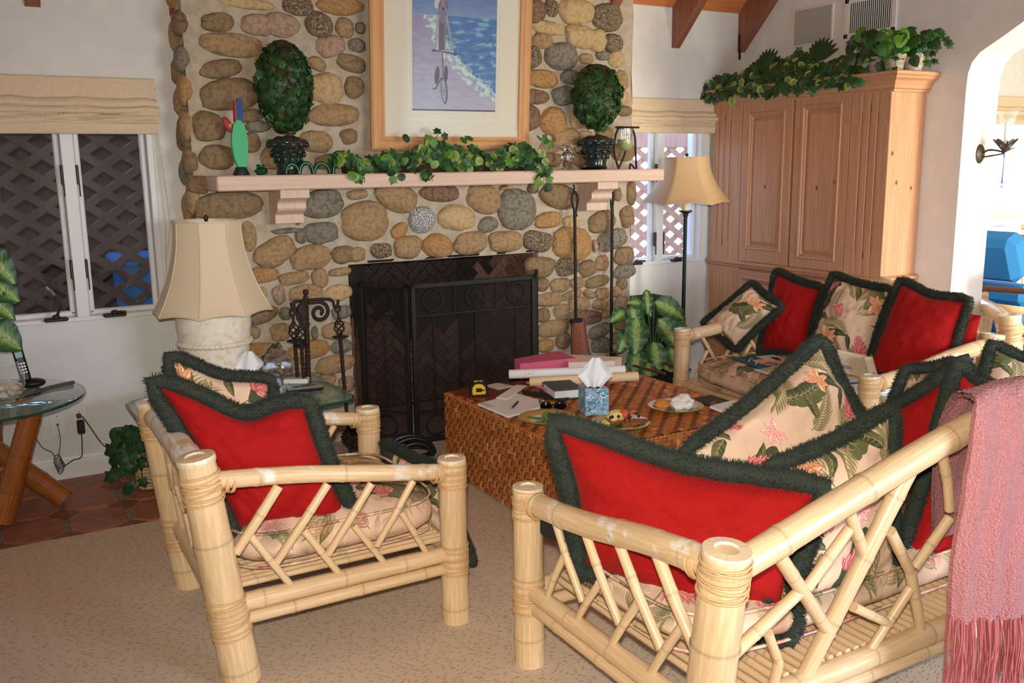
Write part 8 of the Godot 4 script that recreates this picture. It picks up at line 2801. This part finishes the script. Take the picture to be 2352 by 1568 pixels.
	surf(mb, func(u, v):
		var a: float = TAU * u
		var rr: float = (0.022 + 0.024 * v) * (1.0 + 0.1 * cos(10.0 * a) * v)
		return Vector3(1.25 + cos(a) * rr, gy + 0.003 + 0.05 * v, 0.66 + sin(a) * rr), 60, 8, Vector3(1.25, gy + 0.03, 0.66))
	obj("glass_wall", mb, M.pane_blow, t)
	# ivy in a wicker basket under the end table
	var bp := Vector3(0.655, 0.004, 0.36)
	t = thing("ivy_basket", "leafy plant in a low wicker basket on the tiles behind the armchair", "plant", bp)
	mb = MB.new()
	for k in 9:                                              # woven courses
		var p := PackedVector3Array()
		for i in 48:
			var a := TAU * i / 48
			var rr := lerpf(0.085, 0.105, k / 8.0) + 0.005 * cos(12.0 * a + PI * k)
			var q := 1.0 / maxf(absf(cos(a)), absf(sin(a)))
			rr *= lerpf(1.0, q, 0.5)
			p.append(bp + Vector3(cos(a) * rr, 0.01 + k * 0.018, sin(a) * rr))
		tube(mb, p, 0.009, 6, false, true)
	for i in 24:
		var a := TAU * i / 24
		var q := lerpf(1.0, 1.0 / maxf(absf(cos(a)), absf(sin(a))), 0.5)
		tube(mb, PackedVector3Array([bp + Vector3(cos(a) * 0.086 * q, 0.004, sin(a) * 0.086 * q), bp + Vector3(cos(a) * 0.106 * q, 0.16, sin(a) * 0.106 * q)]), 0.0045, 5)
	obj("wicker_wall", mb, M.basket, t)
	mb = MB.new()
	lathe(mb, [Vector2(0.001, 0.0), Vector2(0.08, 0.0), Vector2(0.095, 0.13), Vector2(0.001, 0.135)], 20, bp)
	obj("soil", mb, M.soil, t)
	mb = MB.new()
	var spots := []
	for q in 16:
		var a := r.randf() * TAU
		var dir := Vector3(cos(a) - 0.35, 0, sin(a) * 0.7 + 0.3)
		var l := r.randf_range(0.6, 1.1)
		var pts := smooth([bp + Vector3(0, 0.13, 0), bp + Vector3(0, 0.28, 0) + dir * 0.05 * l, bp + Vector3(0, 0.26 + 0.04 * l, 0) + dir * 0.12 * l, bp + Vector3(0, 0.16 * r.randf() + 0.03, 0) + dir * 0.15 * l], 6)
		tube(mb, pts, 0.003, 5)
		for e in range(5, pts.size(), 2):
			spots.append(leaf_xf(pts[e], Vector3(dir.x * 0.4 - 0.2, 0.6, 1.0), Vector3(dir.x, -0.8, 0.3), 0.085 * r.randf_range(0.7, 1.1), r))
	obj("stems", mb, M.leaf_dark, t)
	foliage(t, spots, ["ivy", "round"], ["leaf_dark", "leaf_dark", "leaf_mid"], r, 140)
	# dumb cane and black speaker in the corner by the floor lamp
	t = thing("floor_speaker", "plain black speaker box standing against the wall behind the plant", "speaker", Vector3(4.05, 0, 0.1))
	mb = MB.new()
	box(mb, Vector3(4.045, 0.34, 0.1), Vector3(0.23, 0.68, 0.17), 0.006)
	obj("cabinet", mb, M.dull_black, t)
	mb = MB.new()
	box(mb, Vector3(4.045, 0.35, 0.188), Vector3(0.2, 0.6, 0.008), 0.003)
	obj("grille", mb, M.black_plastic, t)
	var pp := Vector3(3.78, 0.0, 0.50)
	t = thing("variegated_plant", "dumb cane with big cream-centred leaves beside the fireplace", "plant", pp)
	mb = MB.new()
	lathe(mb, [Vector2(0.001, 0), Vector2(0.1, 0), Vector2(0.13, 0.2), Vector2(0.135, 0.23), Vector2(0.122, 0.23), Vector2(0.115, 0.2), Vector2(0.001, 0.2)], 28, pp)
	obj("pot", mb, M.terracotta1, t)
	mb = MB.new()
	var tips := [[[3.63, 0.73, 0.45], [3.62, 0.52, 0.52], 0.05], [[3.60, 0.66, 0.44], [3.44, 0.60, 0.48], 0.055], [[3.64, 0.62, 0.50], [3.57, 0.38, 0.58], 0.085], [[3.83, 0.70, 0.44], [4.06, 0.56, 0.48], 0.085], [[3.80, 0.60, 0.52], [3.93, 0.37, 0.60], 0.085], [[3.92, 0.56, 0.50], [4.02, 0.38, 0.56], 0.08], [[3.74, 0.46, 0.56], [3.71, 0.24, 0.62], 0.08], [[3.62, 0.42, 0.54], [3.54, 0.24, 0.6], 0.075], [[3.86, 0.42, 0.58], [3.90, 0.2, 0.64], 0.08], [[3.72, 0.72, 0.40], [3.80, 0.60, 0.46], 0.05], [[3.70, 0.70, 0.46], [3.56, 0.72, 0.5], 0.05], [[3.95, 0.66, 0.42], [4.10, 0.50, 0.44], 0.07], [[3.58, 0.54, 0.50], [3.48, 0.40, 0.52], 0.06], [[3.78, 0.78, 0.42], [3.75, 0.62, 0.48], 0.04], [[3.66, 0.34, 0.6], [3.62, 0.16, 0.64], 0.07], [[3.80, 0.32, 0.6], [3.82, 0.13, 0.66], 0.07]]
	for q in tips:
		var a := Vector3(q[0][0], q[0][1], q[0][2])
		big_leaf(t, a, Vector3(q[1][0], q[1][1], q[1][2]), q[2], Vector3(-0.3, 0.5, 1.0))
		tube(mb, smooth([pp + Vector3(0, 0.2, 0), (pp + Vector3(0, 0.3, 0)).lerp(a, 0.45), a], 6), 0.006, 6)
	obj("stem", mb, M.leaf_mid, t)
	t = thing("magazine_rack", "dark leather magazine sling by the wardrobe sofa's end", "magazine rack", Vector3(3.70, 0.0, 0.72))
	mb = MB.new()
	for sx in [-1.0, 1.0]:
		surf(mb, func(u, v): return Vector3(3.62 + 0.2 * v * sx * 0.5 + 0.04, 0.06 + 0.27 * v - 0.05 * sin(PI * u) * v, 0.52 + 0.36 * u), 10, 8, [Vector3(sx, 0.2, 0)])
	obj("sling", mb, M.dull_black, t)
	mb = MB.new()
	tube(mb, PackedVector3Array([Vector3(3.56, 0.32, 0.50), Vector3(3.56, 0.33, 0.90)]), 0.009, 8)
	tube(mb, PackedVector3Array([Vector3(3.76, 0.32, 0.50), Vector3(3.76, 0.33, 0.90)]), 0.009, 8)
	tube(mb, PackedVector3Array([Vector3(3.56, 0.0, 0.52), Vector3(3.76, 0.32, 0.52)]), 0.009, 8)
	tube(mb, PackedVector3Array([Vector3(3.76, 0.0, 0.52), Vector3(3.56, 0.32, 0.52)]), 0.009, 8)
	obj("rack_frame", mb, M.bark, t)

func big_leaf(t: Node3D, a: Vector3, b: Vector3, w: float, face: Vector3) -> void:
	var d := b - a
	var side := d.cross(face).normalized()
	var nn := side.cross(d).normalized()
	if nn.dot(face) < 0: nn = -nn
	var L := d.length()
	var mb := MB.new()
	surf(mb, func(u, v):
		var ww: float = w * pow(sin(PI * pow(v, 0.75)), 0.8) * (1.0 - 0.1 * v)
		var x: float = (u - 0.5) * 2.0
		return a + d * v + side * x * ww + nn * (0.25 * L * v * (1.0 - v) + 0.22 * ww * absf(x) + 0.006 * sin(v * 26.0) * absf(x)), 8, 14, [nn])
	obj("leaf", mb, M.leaf_dieff, t)

func _ready() -> void:
	# camera
	var cam := Camera3D.new()
	cam.name = "camera"
	cam.basis = Basis(Vector3.UP, -0.518124) * Basis(Vector3.RIGHT, -0.188356) * Basis(Vector3.BACK, -0.0129835)
	cam.position = EYE
	cam.fov = 40.52
	cam.near = 0.05
	add_child(cam)
	cam.current = true
	# daylight
	var env := Environment.new()
	var sky := Sky.new()
	var sm := ProceduralSkyMaterial.new()
	sm.sky_top_color = hue(120, 160, 220)
	sm.sky_horizon_color = hue(226, 232, 240)
	sm.ground_bottom_color = hue(120, 112, 100)
	sm.ground_horizon_color = hue(190, 186, 178)
	sm.sky_energy_multiplier = 3.2
	sm.ground_energy_multiplier = 2.0
	sky.sky_material = sm
	env.background_mode = Environment.BG_SKY
	env.sky = sky
	env.tonemap_mode = Environment.TONE_MAPPER_LINEAR
	env.tonemap_exposure = 1.0
	env.sdfgi_enabled = true
	env.ssao_enabled = true
	env.ssil_enabled = true
	var we := WorldEnvironment.new()
	we.name = "world_environment"
	we.environment = env
	add_child(we)
	# daylight entering by the big openings: glazed doors behind the camera and the far room's south window
	area("garden_door_light", Vector3(3.3, 1.2, 6.98), Vector3(0, 0, -1), Vector2(2.0, 2.0), Color(0.9, 0.95, 1.0), 9.5)
	area("south_window_light", Vector3(6.07, 1.35, 6.08), Vector3(-0.15, 0, -1), Vector2(1.3, 1.9), Color(1.0, 0.95, 0.84), 31.0)
	# the photographer's flash, just above the lens
	var fl := SpotLight3D.new()
	fl.name = "camera_flash"
	fl.position = EYE + Vector3(-0.02, 0.12, 0.02)
	fl.basis = cam.basis * Basis(Vector3.UP, -0.05)
	fl.light_color = Color(1.0, 0.985, 0.95)
	fl.light_energy = 10.0
	fl.light_size = 0.03
	fl.spot_range = 14.0
	fl.spot_angle = 46.0
	fl.spot_angle_attenuation = 1.0
	fl.spot_attenuation = 2.0
	fl.shadow_enabled = true
	add_child(fl)

	rng.seed = 11
	make_materials()
	build_shell()
	build_window(-0.02, 0.835, 0.83, 2.0, 0.424, true)
	build_window(3.84, 4.615, 0.885, 2.0, 4.225, false)
	build_shade("roman_shade", "wide cream roman shade half raised over the left window", -0.42, 0.86, 1.782, 2.06, 3, true)
	build_shade("roman_shade", "narrow cream roman shade over the right window beside the wardrobe", 3.83, 4.672, 1.805, 2.04, 5, false)
	build_outside()
	build_fireplace()
	build_mantel()
	build_mantel_things()
	build_picture()
	build_hearth()
	build_lamps()
	build_wardrobe()
	build_wardrobe_green()
	build_wall_fittings()
	build_far_room()
	var mb := MB.new()
	box(mb, Vector3(1.6, 0.0, 3.6), Vector3(6.2, 0.012, 5.4), 0.004)
	tag(obj("rug", mb, M.rug, self), "large tan woven rug with red flecks under the bamboo seating", "rug")
	build_side_tables()
	build_table()
	build_table_items()
	build_seating()

func area(called: String, at: Vector3, dir: Vector3, size: Vector2, c: Color, energy: float) -> void:
	var a := AreaLight3D.new()
	a.name = called
	a.position = at
	a.basis = Basis.looking_at(dir)
	a.area_size = size
	a.light_color = c
	a.light_energy = energy
	a.area_range = 20.0
	a.shadow_enabled = true
	add_child(a)
